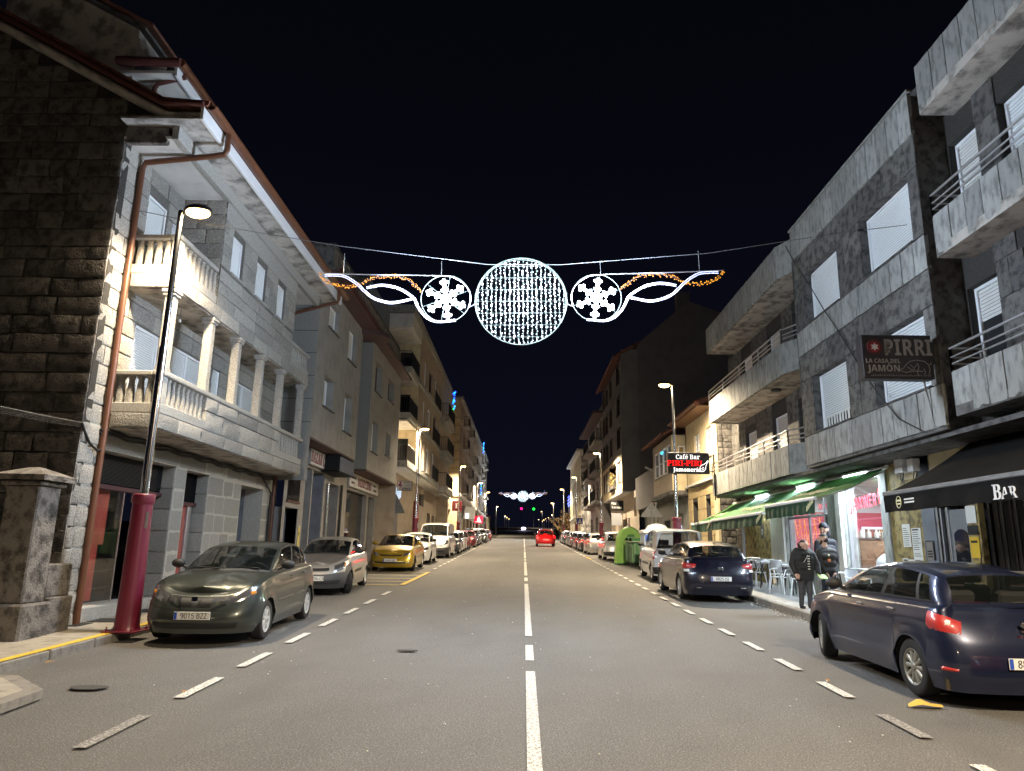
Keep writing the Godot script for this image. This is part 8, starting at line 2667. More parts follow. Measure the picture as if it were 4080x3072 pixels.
	part(o, "slot", slab(Vector3(-0.66, 1.28, 0.585), Vector3(-0.5, 1.52, 0.612)), M.plate_blue)
	# road signs
	var tri := func(base: Vector3, lo: float, hi: float, half: float, label: String) -> Node3D:
		var t := thing("warning_sign", label, "road sign", base, "backs of triangular road signs")
		var m := MB.new()
		var pp := PackedVector2Array([Vector2(-half, lo), Vector2(-half + 0.05, lo - 0.03), Vector2(half - 0.05, lo - 0.03), Vector2(half, lo), Vector2(half - 0.02, lo + 0.05), Vector2(0.04, hi - 0.02), Vector2(0, hi), Vector2(-0.04, hi - 0.02), Vector2(-half + 0.02, lo + 0.05)])
		m.poly(pp, Transform3D(Basis.IDENTITY, Vector3(0, 0, -0.012)), 0.012)
		part(t, "plate", m.done(), M.sign_back)
		part(t, "clamp_bar", slab(Vector3(-0.20, lerpf(lo, hi, 0.42), 0.0), Vector3(0.2, lerpf(lo, hi, 0.42) + 0.05, 0.03)), M.galv)
		part(t, "post", rod([Vector3(0, 0, 0.05), Vector3(0, hi - 0.04, 0.05)], 0.035, 8), M.galv)
		return t
	tri.call(Vector3(6.32, gy(-36.0), -36.0), 2.40, 3.08, 0.54, "back of a triangular road sign beyond the compact van")
	var tl: Node3D = tri.call(Vector3(-6.05, gy(-33.9), -33.9), 2.35, 3.22, 0.48, "back of a dark triangular road sign below the bazaar blade sign")
	part(tl, "bracket", rod([Vector3(0, 2.9, 0.05), Vector3(-0.5, 2.86, 0.05), Vector3(-0.5, 1.2, 0.05)], 0.03, 6), M.galv)
	o = thing("crossing_sign", "blue square zebra crossing sign with a white triangle", "road sign", Vector3(5.7, gy(-74.0), -74.0))
	part(o, "plate", slab(Vector3(-0.30, 2.2, 0), Vector3(0.30, 2.80, 0.02), 0.01), mat(lin(0.02, 0.07, 0.36), 0.4))
	b = MB.new()
	b.poly(PackedVector2Array([Vector2(-0.24, 2.28), Vector2(0.24, 2.28), Vector2(0, 2.72)]), Transform3D(Basis.IDENTITY, Vector3(0, 0, 0.02)), 0.004)
	part(o, "triangle", b.done(), M.white_letter)
	b = MB.new()
	b.tube(PackedVector3Array([Vector3(-0.06, 2.31, 0.028), Vector3(0.0, 2.44, 0.028), Vector3(0.07, 2.31, 0.028)]), 0.014, 4)
	b.tube(PackedVector3Array([Vector3(0.0, 2.44, 0.028), Vector3(0.0, 2.55, 0.028)]), 0.018, 4)
	b.ball(Vector3(0, 2.59, 0.028), Vector3(0.025, 0.025, 0.01), 6, 4)
	part(o, "walker", b.done(), M.ink)
	part(o, "post", rod([Vector3(0, 0, -0.03), Vector3(0, 2.85, -0.03)], 0.03, 8), M.galv)

# ---------------------------------------------------------------- terrace of the bar
func chair_mesh() -> Array:
	var seat := MB.new()
	seat.bbox(Vector3(-0.21, 0.43, -0.21), Vector3(0.21, 0.455, 0.22), 0.012)
	var back := MB.new()
	var rows := []
	for y in 6:
		var r := PackedVector3Array()
		for k in 11:
			var u := k / 10.0 * 2 - 1
			var wdt := 0.22 - 0.03 * pow(y / 5.0, 3.0)
			r.append(Vector3(u * wdt, 0.56 + 0.27 * y / 5.0 - 0.03 * pow(absf(u), 4.0) * y / 5.0, -0.21 - 0.05 * y / 5.0 + 0.09 * u * u))
		rows.append(r)
	back.grid(rows)
	back.grid(rows, false, true)
	return [seat.done(), back.done()]

func build_bar_terrace() -> void:
	var cm := chair_mesh()
	var leg := rod([Vector3(0, 0, 0), Vector3(0.0, 0.45, 0)], 0.014, 6, 0.019)
	var first: Node3D
	var spots := [[6.92, -19.95, -0.9, "white chair nearest the woman on the terrace"], [7.25, -19.35, 2.4, "white chair tucked under the nearest terrace table"], [6.92, -22.1, -1.0, "white chair by the second terrace table"], [7.35, -21.3, 2.2, "white chair behind the second terrace table"], [6.95, -23.9, -1.2, "white chair farthest along the terrace beside the navy car"], [7.45, -16.6, 0.4, "white chair below the ham shop window"]]
	for k in spots.size():
		var q: Array = spots[k]
		var o: Node3D
		if first == null:
			o = thing("terrace_chair", q[3], "chair", Vector3.ZERO, "white chairs on the terrace")
			part(o, "seat", cm[0], M.white_plastic)
			part(o, "backrest", cm[1], mat(lin(0.50, 0.51, 0.53), 0.5))
			for s in [[-1, 1], [1, 1], [-1, -1], [1, -1]]:
				part(o, "leg", leg, M.white_plastic, Transform3D(Basis(Vector3.RIGHT, -0.12 * s[1]) * Basis(Vector3.BACK, 0.12 * s[0]), Vector3(s[0] * 0.225, 0.0, s[1] * 0.24)))
			for s in [-1, 1]:
				part(o, "arm", rod([Vector3(s * 0.19, 0.44, 0.20), Vector3(s * 0.235, 0.63, 0.14), Vector3(s * 0.23, 0.66, -0.05), Vector3(s * 0.20, 0.66, -0.17)], 0.014, 6), M.white_plastic)
			first = o
		else:
			o = first.duplicate()
			o.name = numbered("terrace_chair")
			o.set_meta("label", q[3])
			add_child(o)
		o.position = Vector3(q[0], gy(q[1]) + 0.13, q[1])
		o.rotation.y = q[2]
	var ft: Node3D
	var ts := [[7.22, -19.85, "round grey-topped table behind the woman"], [7.2, -21.75, "second round table of the terrace row"], [7.25, -23.4, "farthest round table of the terrace row"], [7.15, -17.25, "small table under the ham shop window"]]
	for k in ts.size():
		var o: Node3D
		if ft == null:
			o = thing("terrace_table", ts[k][2], "table", Vector3.ZERO, "tables on the terrace")
			var b := MB.new()
			b.lathe(PackedVector2Array([Vector2(0, 0.715), Vector2(0.32, 0.715), Vector2(0.335, 0.725), Vector2(0.335, 0.738), Vector2(0.32, 0.745), Vector2(0, 0.745)]), 28)
			part(o, "table_top", b.done(), mat(lin(0.52, 0.54, 0.56), 0.35))
			for j in 4:
				var a := TAU * j / 4 + 0.5
				part(o, "leg", rod([Vector3(cos(a) * 0.26, 0, sin(a) * 0.26), Vector3(cos(a) * 0.17, 0.72, sin(a) * 0.17)], 0.014, 6), M.iron)
			ft = o
		else:
			o = ft.duplicate()
			o.name = numbered("terrace_table")
			o.set_meta("label", ts[k][2])
			add_child(o)
		o.position = Vector3(ts[k][0], gy(ts[k][1]) + 0.13, ts[k][1])
	# chairs tipped over the tables: white hoops lying on the tops
	for k in 4:
		var z: float = [-19.75, -21.55, -22.15, -23.3][k]
		var o := thing("tipped_chair", ["white folding chair tipped onto the nearest table", "white folding chair tipped onto the second table", "white folding chair leaning between the second and far tables", "white folding chair tipped onto the farthest table"][k], "chair", Vector3(7.2, gy(z) + 0.13 + 0.79, z), "chairs tipped onto the tables")
		o.rotation = Vector3(0.05, 0.5 + 0.2 * k, 0.12)
		var loop := PackedVector3Array()
		for j in 25:
			var a := TAU * j / 24
			loop.append(Vector3(0.24 * signf(cos(a)) * pow(absf(cos(a)), 0.5), 0.02 * sin(a), 0.24 * signf(sin(a)) * pow(absf(sin(a)), 0.5)))
		part(o, "seat_frame", rod(Array(loop), 0.016, 6), M.white_plastic)
		for s in [-1, 1]:
			part(o, "leg", rod([Vector3(s * 0.22, 0, 0.2), Vector3(s * 0.30, -0.40, 0.30)], 0.014, 6), M.white_plastic)
			part(o, "leg", rod([Vector3(s * 0.22, 0, -0.2), Vector3(s * 0.26, -0.40, -0.1)], 0.014, 6), M.iron)
		part(o, "cross_bar", rod([Vector3(-0.22, 0, 0.0), Vector3(0.22, 0, 0.0)], 0.012, 6), M.white_plastic)

# ---------------------------------------------------------------- festive lights over the street
func spline(q: Array, n: int) -> PackedVector3Array:
	var c := Curve3D.new()
	for k in q.size():
		var p := Vector3((q[k][0] - 1072) * 0.003447, (327 - q[k][1]) * 0.003447, 0)
		var a := Vector3((q[maxi(k - 1, 0)][0] - 1072) * 0.003447, (327 - q[maxi(k - 1, 0)][1]) * 0.003447, 0)
		var b := Vector3((q[mini(k + 1, q.size() - 1)][0] - 1072) * 0.003447, (327 - q[mini(k + 1, q.size() - 1)][1]) * 0.003447, 0)
		c.add_point(p, -(b - a) / 6, (b - a) / 6)
	var out := PackedVector3Array()
	for k in n + 1:
		out.append(c.sample_baked(c.get_baked_length() * k / n, true))
	return out

func build_decorations() -> void:
	var o := thing("festive_light", "large festive street light with a glowing ball between two snowflakes over the road", "festive light", Vector3(-0.1, 6.05, -12.0), "festive lights across the street")
	o.rotation.z = 0.019
	var rg := RandomNumberGenerator.new()
	rg.seed = 77
	var bulb := func(b: MB, p: Vector3, r: float) -> void:
		b.ball(p, Vector3(r, r, r), 6, 4)
	var ring := func(c: Vector3, r: float, t: float) -> ArrayMesh:
		var p := PackedVector3Array()
		for k in 49:
			p.append(c + Vector3(r * cos(TAU * k / 48), r * sin(TAU * k / 48), 0))
		var b := MB.new()
		b.tube(p, t, 6, false)
		return b.done()
	# ball
	var wire := mat(lin(0.10, 0.13, 0.12), 0.5)
	part(o, "hoop", ring.call(Vector3.ZERO, 0.81, 0.010), wire)
	part(o, "hoop", ring.call(Vector3(0, 0, -0.05), 0.80, 0.008), wire)
	for k in 20:
		var x := -0.76 + 0.08 * k
		var h := sqrt(maxf(0.0, 0.64 - x * x))
		var s := part(o, "light_string", rod([Vector3(x, -h, 0), Vector3(x, h, 0)], 0.004, 4), wire)
		var b := MB.new()
		var y := -h + 0.02
		while y < h:
			for j in (2 if rg.randf() < 0.25 else 1):
				bulb.call(b, Vector3(x + rg.randf_range(-0.018, 0.018), y + rg.randf_range(-0.01, 0.01), rg.randf_range(-0.02, 0.03)), rg.randf_range(0.006, 0.010) if rg.randf() < 0.9 else 0.017)
			y += rg.randf_range(0.026, 0.075)
		part(s, "bulbs", b.done(), M.led_white).set_meta("kind", "stuff")
	for k in 7:
		var y := -0.66 + 0.22 * k
		var h := sqrt(maxf(0.0, 0.64 - y * y))
		part(o, "cross_wire", rod([Vector3(-h, y, -0.02), Vector3(h, y, -0.02)], 0.004, 4), wire)
	for sd in [1.0, -1.0]:
		var fl := Transform3D(Basis.from_scale(Vector3(sd, 1, 1)), Vector3.ZERO)
		var flip := func(p: PackedVector3Array) -> PackedVector3Array:
			var q := PackedVector3Array()
			for v in p:
				q.append(fl * v)
			return q
		part(o, "frame_bar", rod(Array(flip.call(spline([[25, 168], [300, 178], [660, 187], [740, 205], [795, 250], [815, 310], [805, 360]], 40))), 0.011, 6), M.alu)
		var c: Vector3 = fl * Vector3((685 - 1072) * 0.003447, (327 - 313) * 0.003447, 0)
		part(o, "snowflake_ring", ring.call(c, 0.44, 0.007), wire)
		for sp in 6:
			var a := TAU * sp / 6 + 0.35
			part(o, "ring_spoke", rod([c + Vector3(cos(a), sin(a), 0) * 0.05, c + Vector3(cos(a), sin(a), 0) * 0.44], 0.004, 4), wire)
		# white ropes of paired beads
		for q in [[[55, 180], [150, 185], [230, 235], [300, 300], [400, 333], [515, 312]], [[275, 250], [350, 237], [440, 255], [520, 310], [545, 360], [590, 415], [650, 437], [735, 430]]]:
			var path: PackedVector3Array = flip.call(spline(q, 110))
			var b := MB.new()
			for k in path.size():
				var d := (path[mini(k + 1, path.size() - 1)] - path[maxi(k - 1, 0)]).normalized()
				var nrm := Vector3(-d.y, d.x, 0)
				for e in [-1, 1]:
					b.ball(path[k] + nrm * 0.016 * e, Vector3(0.0085, 0.0085, 0.0085), 5, 3)
			part(o, "light_rope", b.done(), M.led_blue_white)
			part(o, "rope_tube", rod(Array(path), 0.007, 5), M.cable)
		var am: PackedVector3Array = flip.call(spline([[25, 172], [60, 210], [150, 240], [225, 232], [290, 200], [400, 185], [480, 205], [555, 265]], 60))
		var ab := MB.new()
		for k in am.size():
			for j in 3:
				ab.ball(am[k] + Vector3(rg.randf_range(-0.02, 0.02), rg.randf_range(-0.045, 0.03), rg.randf_range(-0.02, 0.02)), Vector3.ONE * rg.randf_range(0.007, 0.012), 5, 3)
		part(o, "amber_garland", ab.done(), M.led_amber)
		part(o, "garland_wire", rod(Array(am), 0.007, 4), M.cable)
		# snowflake of heart-shaped lobes
		var sf := MB.new()
		sf.ball(c, Vector3(0.05, 0.05, 0.03), 12, 8)
		for k in 6:
			var a: float = TAU * k / 6 + 0.12 * sd + PI / 6
			var d := Vector3(cos(a), sin(a), 0)
			var e := Vector3(-d.y, d.x, 0)
			for r in [0.09, 0.15, 0.21, 0.27]:
				sf.ball(c + d * r, Vector3(0.036, 0.036, 0.02), 10, 6)
			for r in [[0.165, 0.042, 0.030], [0.315, 0.048, 0.033]]:
				for s in [-1, 1]:
					sf.ball(c + d * r[0] + e * r[1] * s, Vector3(r[2], r[2], 0.02), 10, 6)
			sf.ball(c + d * 0.355, Vector3(0.032, 0.032, 0.02), 10, 6)
		part(o, "snowflake", sf.done(), M.led_white)
		part(o, "coupling", rod([c + Vector3(sd * -0.0, -0.16, 0) + Vector3(0.43 * -sd * -1.0, 0, 0), Vector3(-sd * -0.80 * -1.0, -0.05, 0)], 0.01, 5), M.galv)
		for x in [150.0, 660.0]:
			var bx: float = (x - 1072) * 0.003447 * sd
			var by: float = (327 - (172 + x * 0.022)) * 0.003447
			part(o, "hanger", rod([Vector3(bx, by, 0), Vector3(bx, by + 0.40 if x < 200 else by + 0.28, 0)], 0.005, 4), M.alu)
		omni(o, c + Vector3(0, 0, 0.12), 9.0, Color(0.86, 0.92, 1.0), 0.3)
		omni(o, fl * Vector3(-2.3, 0.2, 0.1), 3.0, Color(0.80, 0.86, 1.0), 0.3)
	omni(o, Vector3(0, 0, 0.1), 16.0, Color(0.86, 0.94, 1.0), 0.5)
	var far: Node3D = o.duplicate()
	far.name = numbered("festive_light")
	far.set_meta("label", "small distant festive street light with the same glowing ball far up the road")
	add_child(far)
	far.position = Vector3(-0.14, 9.45, -107.0)
	# carrying cables
	var c1 := thing("span_cable", "thin carrying cable of the festive light strung between the houses", "cable")
	part(c1, "cable", rod([Vector3(-7.22, 7.75, -12.05), Vector3(-6.2, 7.48, -11.9), Vector3(-4.27, 7.20, -12.0), Vector3(-3.34, 7.05, -12.0), Vector3(-0.7, 6.73, -12.0), Vector3(0.6, 6.74, -12.0), Vector3(3.25, 6.99, -12.0), Vector3(5.6, 7.40, -12.0), Vector3(6.88, 7.62, -12.1)], 0.007, 5), M.galv)
	var b2 := MB.new()
	b2.ball(Vector3(6.0, 7.47, -12.02), Vector3(0.07, 0.03, 0.03), 8, 6)
	part(c1, "insulator", b2.done(), M.cable)
	var c2 := thing("drop_cable", "slack black cable drooping across the panelled block's bay windows", "cable")
	part(c2, "cable", rod([Vector3(6.84, 9.73, -17.76), Vector3(6.82, 9.0, -17.2), Vector3(6.82, 8.27, -16.53), Vector3(6.82, 7.26, -15.73), Vector3(6.82, 6.53, -15.08), Vector3(6.82, 5.7, -14.4), Vector3(6.82, 4.97, -13.77), Vector3(6.82, 4.20, -12.96), Vector3(6.84, 3.84, -12.22)], 0.012, 5), M.cable)

# ---------------------------------------------------------------- people: tapered bones blended into one skin
func skin(bones: Array, cell: float, blend: float, out: MB) -> void:      # bone: [a, ra, b, rb, colour, (weight)]
	var lo := Vector3.INF
	var hi := -Vector3.INF
	for q in bones:
		for p in [[q[0], q[1]], [q[2], q[3]]]:
			lo = lo.min(p[0] - Vector3.ONE * (p[1] + cell * 3 + blend))
			hi = hi.max(p[0] + Vector3.ONE * (p[1] + cell * 3 + blend))
	var nx := int(ceil((hi.x - lo.x) / cell)) + 1
	var ny := int(ceil((hi.y - lo.y) / cell)) + 1
	var nz := int(ceil((hi.z - lo.z) / cell)) + 1
	var f := PackedFloat32Array()
	f.resize(nx * ny * nz)
	f.fill(9.0)
	var who := PackedInt32Array()
	who.resize(f.size())
	var near := PackedFloat32Array()
	near.resize(f.size())
	near.fill(9.0)
	for bi in bones.size():
		var q: Array = bones[bi]
		var a: Vector3 = q[0]
		var b: Vector3 = q[2]
		var ra: float = q[1]
		var rb: float = q[3]
		var m := maxf(ra, rb) + blend + cell * 2
		var l := ((a.min(b) - Vector3.ONE * m - lo) / cell).floor().max(Vector3.ZERO)
		var h := ((a.max(b) + Vector3.ONE * m - lo) / cell).ceil().min(Vector3(nx - 1, ny - 1, nz - 1))
		var ab := b - a
		var l2 := maxf(ab.length_squared(), 0.000001)
		for z in range(int(l.z), int(h.z) + 1):
			for y in range(int(l.y), int(h.y) + 1):
				var k := (z * ny + y) * nx + int(l.x)
				for x in range(int(l.x), int(h.x) + 1):
					var p := lo + Vector3(x, y, z) * cell
					var t := clampf((p - a).dot(ab) / l2, 0, 1)
					var d := p.distance_to(a + ab * t) - lerpf(ra, rb, t)
					if d < near[k]:
						near[k] = d
						who[k] = bi
					var e := f[k]
					if e > 8.0:
						f[k] = d
					else:
						var g := clampf(0.5 + 0.5 * (e - d) / blend, 0, 1)
						f[k] = lerpf(e, d, g) - blend * g * (1 - g)
					k += 1
	var idx := PackedInt32Array()
	idx.resize(f.size())
	idx.fill(-1)
	var off := [0, 1, nx, nx + 1, nx * ny, nx * ny + 1, nx * ny + nx, nx * ny + nx + 1]
	var base := out.v.size()
	for z in nz - 1:
		for y in ny - 1:
			for x in nx - 1:
				var k := (z * ny + y) * nx + x
				var f0 := f[k]
				if f0 > 8.0:
					continue
				var mask := 0
				for c in 8:
					if f[k + off[c]] < 0: mask |= 1 << c
				if mask == 0 or mask == 255:
					continue
				var sum := Vector3.ZERO
				var n := 0
				for e in [[0, 1], [2, 3], [4, 5], [6, 7], [0, 2], [1, 3], [4, 6], [5, 7], [0, 4], [1, 5], [2, 6], [3, 7]]:
					var fa := f[k + off[e[0]]]
					var fb := f[k + off[e[1]]]
					if (fa < 0) != (fb < 0):
						var t := fa / (fa - fb)
						var pa := Vector3(e[0] & 1, (e[0] >> 1) & 1, e[0] >> 2)
						var pb := Vector3(e[1] & 1, (e[1] >> 1) & 1, e[1] >> 2)
						sum += pa.lerp(pb, t)
						n += 1
				var gr := Vector3(f[k + 1] - f0, f[k + nx] - f0, f[k + nx * ny] - f0).normalized()
				out.col = bones[who[k]][4]
				idx[k] = out.vert(lo + (Vector3(x, y, z) + sum / n) * cell, gr)
	for z in range(1, nz - 1):
		for y in range(1, ny - 1):
			for x in range(1, nx - 1):
				var k := (z * ny + y) * nx + x
				var s0 := f[k] < 0
				for ax in 3:
					var st: int = [1, nx, nx * ny][ax]
					if s0 == (f[k + st] < 0):
						continue
					var u: int = [nx, nx * ny, 1][ax]
					var w: int = [nx * ny, 1, nx][ax]
					var a := idx[k]
					var b := idx[k - u]
					var c := idx[k - u - w]
					var d := idx[k - w]
					if a < 0 or b < 0 or c < 0 or d < 0:
						continue
					if s0:
						out.i.append_array(PackedInt32Array([a, c, b, a, d, c]))
					else:
						out.i.append_array(PackedInt32Array([a, b, c, a, c, d]))
	# normals from faces
	for k in range(base, out.v.size()):
		out.n[k] = Vector3.ZERO
	for k in range(0, out.i.size(), 3):
		if out.i[k] >= base:
			var nn := (out.v[out.i[k + 2]] - out.v[out.i[k]]).cross(out.v[out.i[k + 1]] - out.v[out.i[k]])
			for e in 3:
				out.n[out.i[k + e]] += nn
	for k in range(base, out.v.size()):
		out.n[k] = out.n[k].normalized()

# hand: palm and five bent fingers; along = towards the fingertips, out_ = thumb side, down = palm side
func hand_bones(w: Vector3, along: Vector3, thumb: Vector3, down: Vector3, c: Color) -> Array:
	var r := [[w, 0.024, w + along * 0.05, 0.028, c], [w + along * 0.04 + thumb * 0.018, 0.018, w + along * 0.07 + thumb * 0.02, 0.016, c], [w + along * 0.04 - thumb * 0.018, 0.018, w + along * 0.07 - thumb * 0.02, 0.015, c]]
	for k in 4:
		var s := thumb * (0.030 - 0.020 * k)
		var ln: float = [0.036, 0.041, 0.038, 0.030][k]
		var p := w + along * 0.075 + s
		var q := p + along * ln + down * 0.012
		var e := q + along * ln * 0.45 + down * ln * 0.6
		r.append([p, 0.0092, q, 0.0085, c])
		r.append([q, 0.0085, e, 0.0075, c])
	var tb := w + along * 0.025 + thumb * 0.03
	r.append([tb, 0.011, tb + along * 0.03 + thumb * 0.022 + down * 0.01, 0.010, c])
	r.append([tb + along * 0.03 + thumb * 0.022 + down * 0.01, 0.010, tb + along * 0.055 + thumb * 0.02 + down * 0.02, 0.0085, c])
	return r

# head facing +z before it is turned; c = skin, hair
func head_bones(at: Vector3, turn: Basis, sc: float, sk: Color, hair: Color, style: String) -> Array:
	var X := func(p: Vector3) -> Vector3: return at + turn * (p * sc)
	var dark := Color(0.02, 0.014, 0.012)
	var r := [[X.call(Vector3(0, 0.028, -0.012)), 0.088 * sc, X.call(Vector3(0, 0.018, 0.016)), 0.083 * sc, sk], [X.call(Vector3(0, -0.02, 0.028)), 0.068 * sc, X.call(Vector3(0, -0.070, 0.048)), 0.044 * sc, sk], [X.call(Vector3(0, 0.016, 0.095)), 0.009 * sc, X.call(Vector3(0, -0.018, 0.112)), 0.014 * sc, sk],
		[X.call(Vector3(0, -0.05, -0.02)), 0.05 * sc, X.call(Vector3(0, -0.14, -0.025)), 0.052 * sc, sk],
		[X.call(Vector3(-0.020, -0.047, 0.086)), 0.007 * sc, X.call(Vector3(0.020, -0.047, 0.086)), 0.007 * sc, Color(0.36, 0.12, 0.10)]]
	for s in [-1, 1]:
		r.append([X.call(Vector3(0.033 * s, 0.016, 0.082)), 0.010 * sc, X.call(Vector3(0.038 * s, 0.016, 0.080)), 0.010 * sc, dark])
		r.append([X.call(Vector3(0.018 * s, 0.036, 0.089)), 0.006 * sc, X.call(Vector3(0.046 * s, 0.037, 0.078)), 0.005 * sc, hair])
		r.append([X.call(Vector3(0.084 * s, 0.012, -0.008)), 0.014 * sc, X.call(Vector3(0.080 * s, -0.022, -0.004)), 0.011 * sc, sk])
	if style == "tied":
		r.append([X.call(Vector3(0, 0.055, -0.020)), 0.082 * sc, X.call(Vector3(0, 0.01, -0.045)), 0.078 * sc, hair])
		r.append([X.call(Vector3(-0.05, 0.085, 0.035)), 0.025 * sc, X.call(Vector3(0.05, 0.085, 0.035)), 0.025 * sc, hair])
		r.append([X.call(Vector3(0, 0.03, -0.13)), 0.04 * sc, X.call(Vector3(0, -0.02, -0.13)), 0.03 * sc, hair])
	elif style == "short":
		r.append([X.call(Vector3(0, 0.060, -0.012)), 0.080 * sc, X.call(Vector3(0, 0.0, -0.04)), 0.075 * sc, hair])
		r.append([X.call(Vector3(-0.045, 0.092, 0.042)), 0.024 * sc, X.call(Vector3(0.045, 0.092, 0.042)), 0.024 * sc, hair])
		for s in [-1, 1]:
			r.append([X.call(Vector3(0.060 * s, -0.03, 0.022)), 0.020 * sc, X.call(Vector3(0.03 * s, -0.085, 0.055)), 0.020 * sc, hair])
	else:              # knitted hat and raised hood
		r.append([X.call(Vector3(0, 0.075, -0.005)), 0.092 * sc, X.call(Vector3(0, 0.03, -0.03)), 0.095 * sc, hair])
		r.append([X.call(Vector3(-0.06, 0.07, 0.045)), 0.035 * sc, X.call(Vector3(0.06, 0.07, 0.045)), 0.035 * sc, hair])
		r.append([X.call(Vector3(0, 0.0, -0.06)), 0.10 * sc, X.call(Vector3(0, -0.12, -0.05)), 0.10 * sc, hair])
	return r

func build_people() -> void:
	var vm := mat(Color.WHITE, 0.75)
	vm.vertex_color_use_as_albedo = true
	var sk := Color(0.52, 0.33, 0.25)
	var blk := Color(0.012, 0.012, 0.014)
	var jean := Color(0.030, 0.040, 0.065)
	var grey_t := Color(0.045, 0.045, 0.048)
	var V := func(x: float, y: float, z: float) -> Vector3: return Vector3(x, y, z)
	# woman in a puffer jacket
	var o := thing("person", "person in a black puffer jacket and dark trousers facing the street, holding a leaflet", "person", Vector3(6.2, gy(-16.4) + 0.13, -16.4), "people talking outside the bar")
	var b := MB.new()
	b.colored = true
	var body := []
	for k in 6:                 # quilted rings of the jacket
		var y := 0.66 + 0.098 * k
		var w := [0.135, 0.150, 0.155, 0.160, 0.165, 0.150][k] as float
		body.append([V.call(-0.085, y, 0.0), w * 0.86, V.call(0.085, y, 0.0), w * 0.86, blk])
	body.append_array([[V.call(-0.10, 1.16, -0.01), 0.115, V.call(0.10, 1.16, -0.01), 0.115, blk]])
	for s in [[-0.175, 1.155, 0.0, -0.245, 0.94, 0.01, -0.222, 0.765, 0.085], [0.185, 1.145, 0.0, 0.285, 0.93, 0.0, 0.285, 0.745, 0.09]]:
		body.append([V.call(s[0], s[1], s[2]), 0.090, V.call(s[3], s[4], s[5]), 0.078, blk])
		body.append([V.call(s[3], s[4], s[5]), 0.076, V.call(s[6], s[7], s[8]), 0.056, blk])
	for s in [[-0.075, -0.085, -0.10], [0.085, 0.095, 0.09]]:
		body.append([V.call(s[0], 0.62, 0.0), 0.088, V.call(s[1], 0.345, 0.012), 0.062, grey_t])
		body.append([V.call(s[1], 0.345, 0.012), 0.060, V.call(s[2], 0.075, -0.015), 0.048, grey_t])
		body.append([V.call(s[2], 0.038, -0.03), 0.036, V.call(s[2] + 0.01, 0.030, 0.115), 0.032, Color(0.02, 0.02, 0.02)])
		body.append([V.call(s[2], 0.012, -0.04), 0.014, V.call(s[2] + 0.01, 0.012, 0.13), 0.014, Color(0.35, 0.18, 0.07)])
	body.append([V.call(0.01, 1.16, 0.0), 0.055, V.call(0.02, 1.26, 0.005), 0.045, sk])
	for k in 7:                 # thick hood lying round the neck
		var a := PI * (0.05 + 0.9 * k / 6.0) + PI
		var a2 := PI * (0.05 + 0.9 * (k + 1) / 6.0) + PI
		if k < 6:
			body.append([V.call(0.135 * cos(a), 1.235, 0.10 * sin(a) * 1.0 - 0.01), 0.062, V.call(0.135 * cos(a2), 1.235, 0.10 * sin(a2) - 0.01), 0.062, blk])
	body.append_array([[V.call(-0.13, 1.235, -0.02), 0.058, V.call(-0.06, 1.17, 0.10), 0.05, blk], [V.call(0.13, 1.235, -0.02), 0.058, V.call(0.06, 1.17, 0.10), 0.05, blk]])
	skin(body, 0.012, 0.02, b)
	skin(head_bones(V.call(0.03, 1.345, 0.015), Basis(Vector3.UP, 0.55), 0.98, sk, Color(0.03, 0.018, 0.012), "tied"), 0.006, 0.012, b)
	skin(hand_bones(V.call(-0.22, 0.745, 0.095), Vector3(0.15, -0.75, 0.6).normalized(), Vector3(0.9, 0.2, 0.1).normalized(), Vector3(0.2, -0.6, -0.7).normalized(), sk), 0.005, 0.006, b)
	skin(hand_bones(V.call(0.287, 0.73, 0.10), Vector3(0.1, -0.6, 0.75).normalized(), Vector3(-0.9, 0.2, 0.2).normalized(), Vector3(-0.2, -0.7, -0.6).normalized(), sk), 0.005, 0.006, b)
	part(o, "body", b.done(), vm)
	part(o, "shoulder_bag", slab(Vector3(-0.15, 0.86, 0.135), Vector3(0.02, 0.98, 0.175), 0.02), mat(lin(0.02, 0.02, 0.022), 0.45))
	part(o, "bag_strap", rod([Vector3(-0.06, 0.97, 0.16), Vector3(0.02, 1.08, 0.155), Vector3(0.07, 1.18, 0.12)], 0.009, 5), M.rail)
	for k in 6:
		part(o, "shirt_stripe", slab(Vector3(0.035, 0.83 + 0.055 * k, 0.140 + 0.003 * k), Vector3(0.085, 0.85 + 0.055 * k, 0.150 + 0.003 * k)), M.paper)
	var lf := thing("leaflet", "lime green leaflet held by the person in the puffer jacket", "leaflet", Vector3(6.55, gy(-16.4) + 0.13 + 0.69, -16.27))
	part(lf, "sheet", slab(Vector3(-0.12, -0.002, -0.07), Vector3(0.12, 0.002, 0.07), 0.0, Transform3D(Basis(Vector3.UP, 0.3) * Basis(Vector3.RIGHT, 0.7) * Basis(Vector3.BACK, -0.15), Vector3.ZERO)), mat(lin(0.30, 0.62, 0.10), 0.6))
	# man in a black sweatshirt, seen from behind
	o = thing("person", "bearded person in a black sweatshirt and jeans turned away towards the bar", "person", Vector3(6.93, gy(-16.9) + 0.13, -16.9), "people talking outside the bar")
	b = MB.new()
	b.colored = true
	body = [[V.call(-0.07, 0.78, 0), 0.125, V.call(0.07, 0.78, 0), 0.125, blk], [V.call(-0.075, 0.95, 0), 0.120, V.call(0.075, 0.95, 0), 0.120, blk], [V.call(-0.095, 1.10, 0), 0.118, V.call(0.095, 1.10, 0), 0.118, blk], [V.call(-0.12, 1.20, -0.005), 0.092, V.call(0.12, 1.20, -0.005), 0.092, blk], [V.call(-0.02, 1.28, 0), 0.06, V.call(0.0, 1.20, 0), 0.08, Color(0.03, 0.032, 0.035)], [V.call(-0.03, 1.26, 0.0), 0.05, V.call(-0.045, 1.36, 0.0), 0.048, sk]]
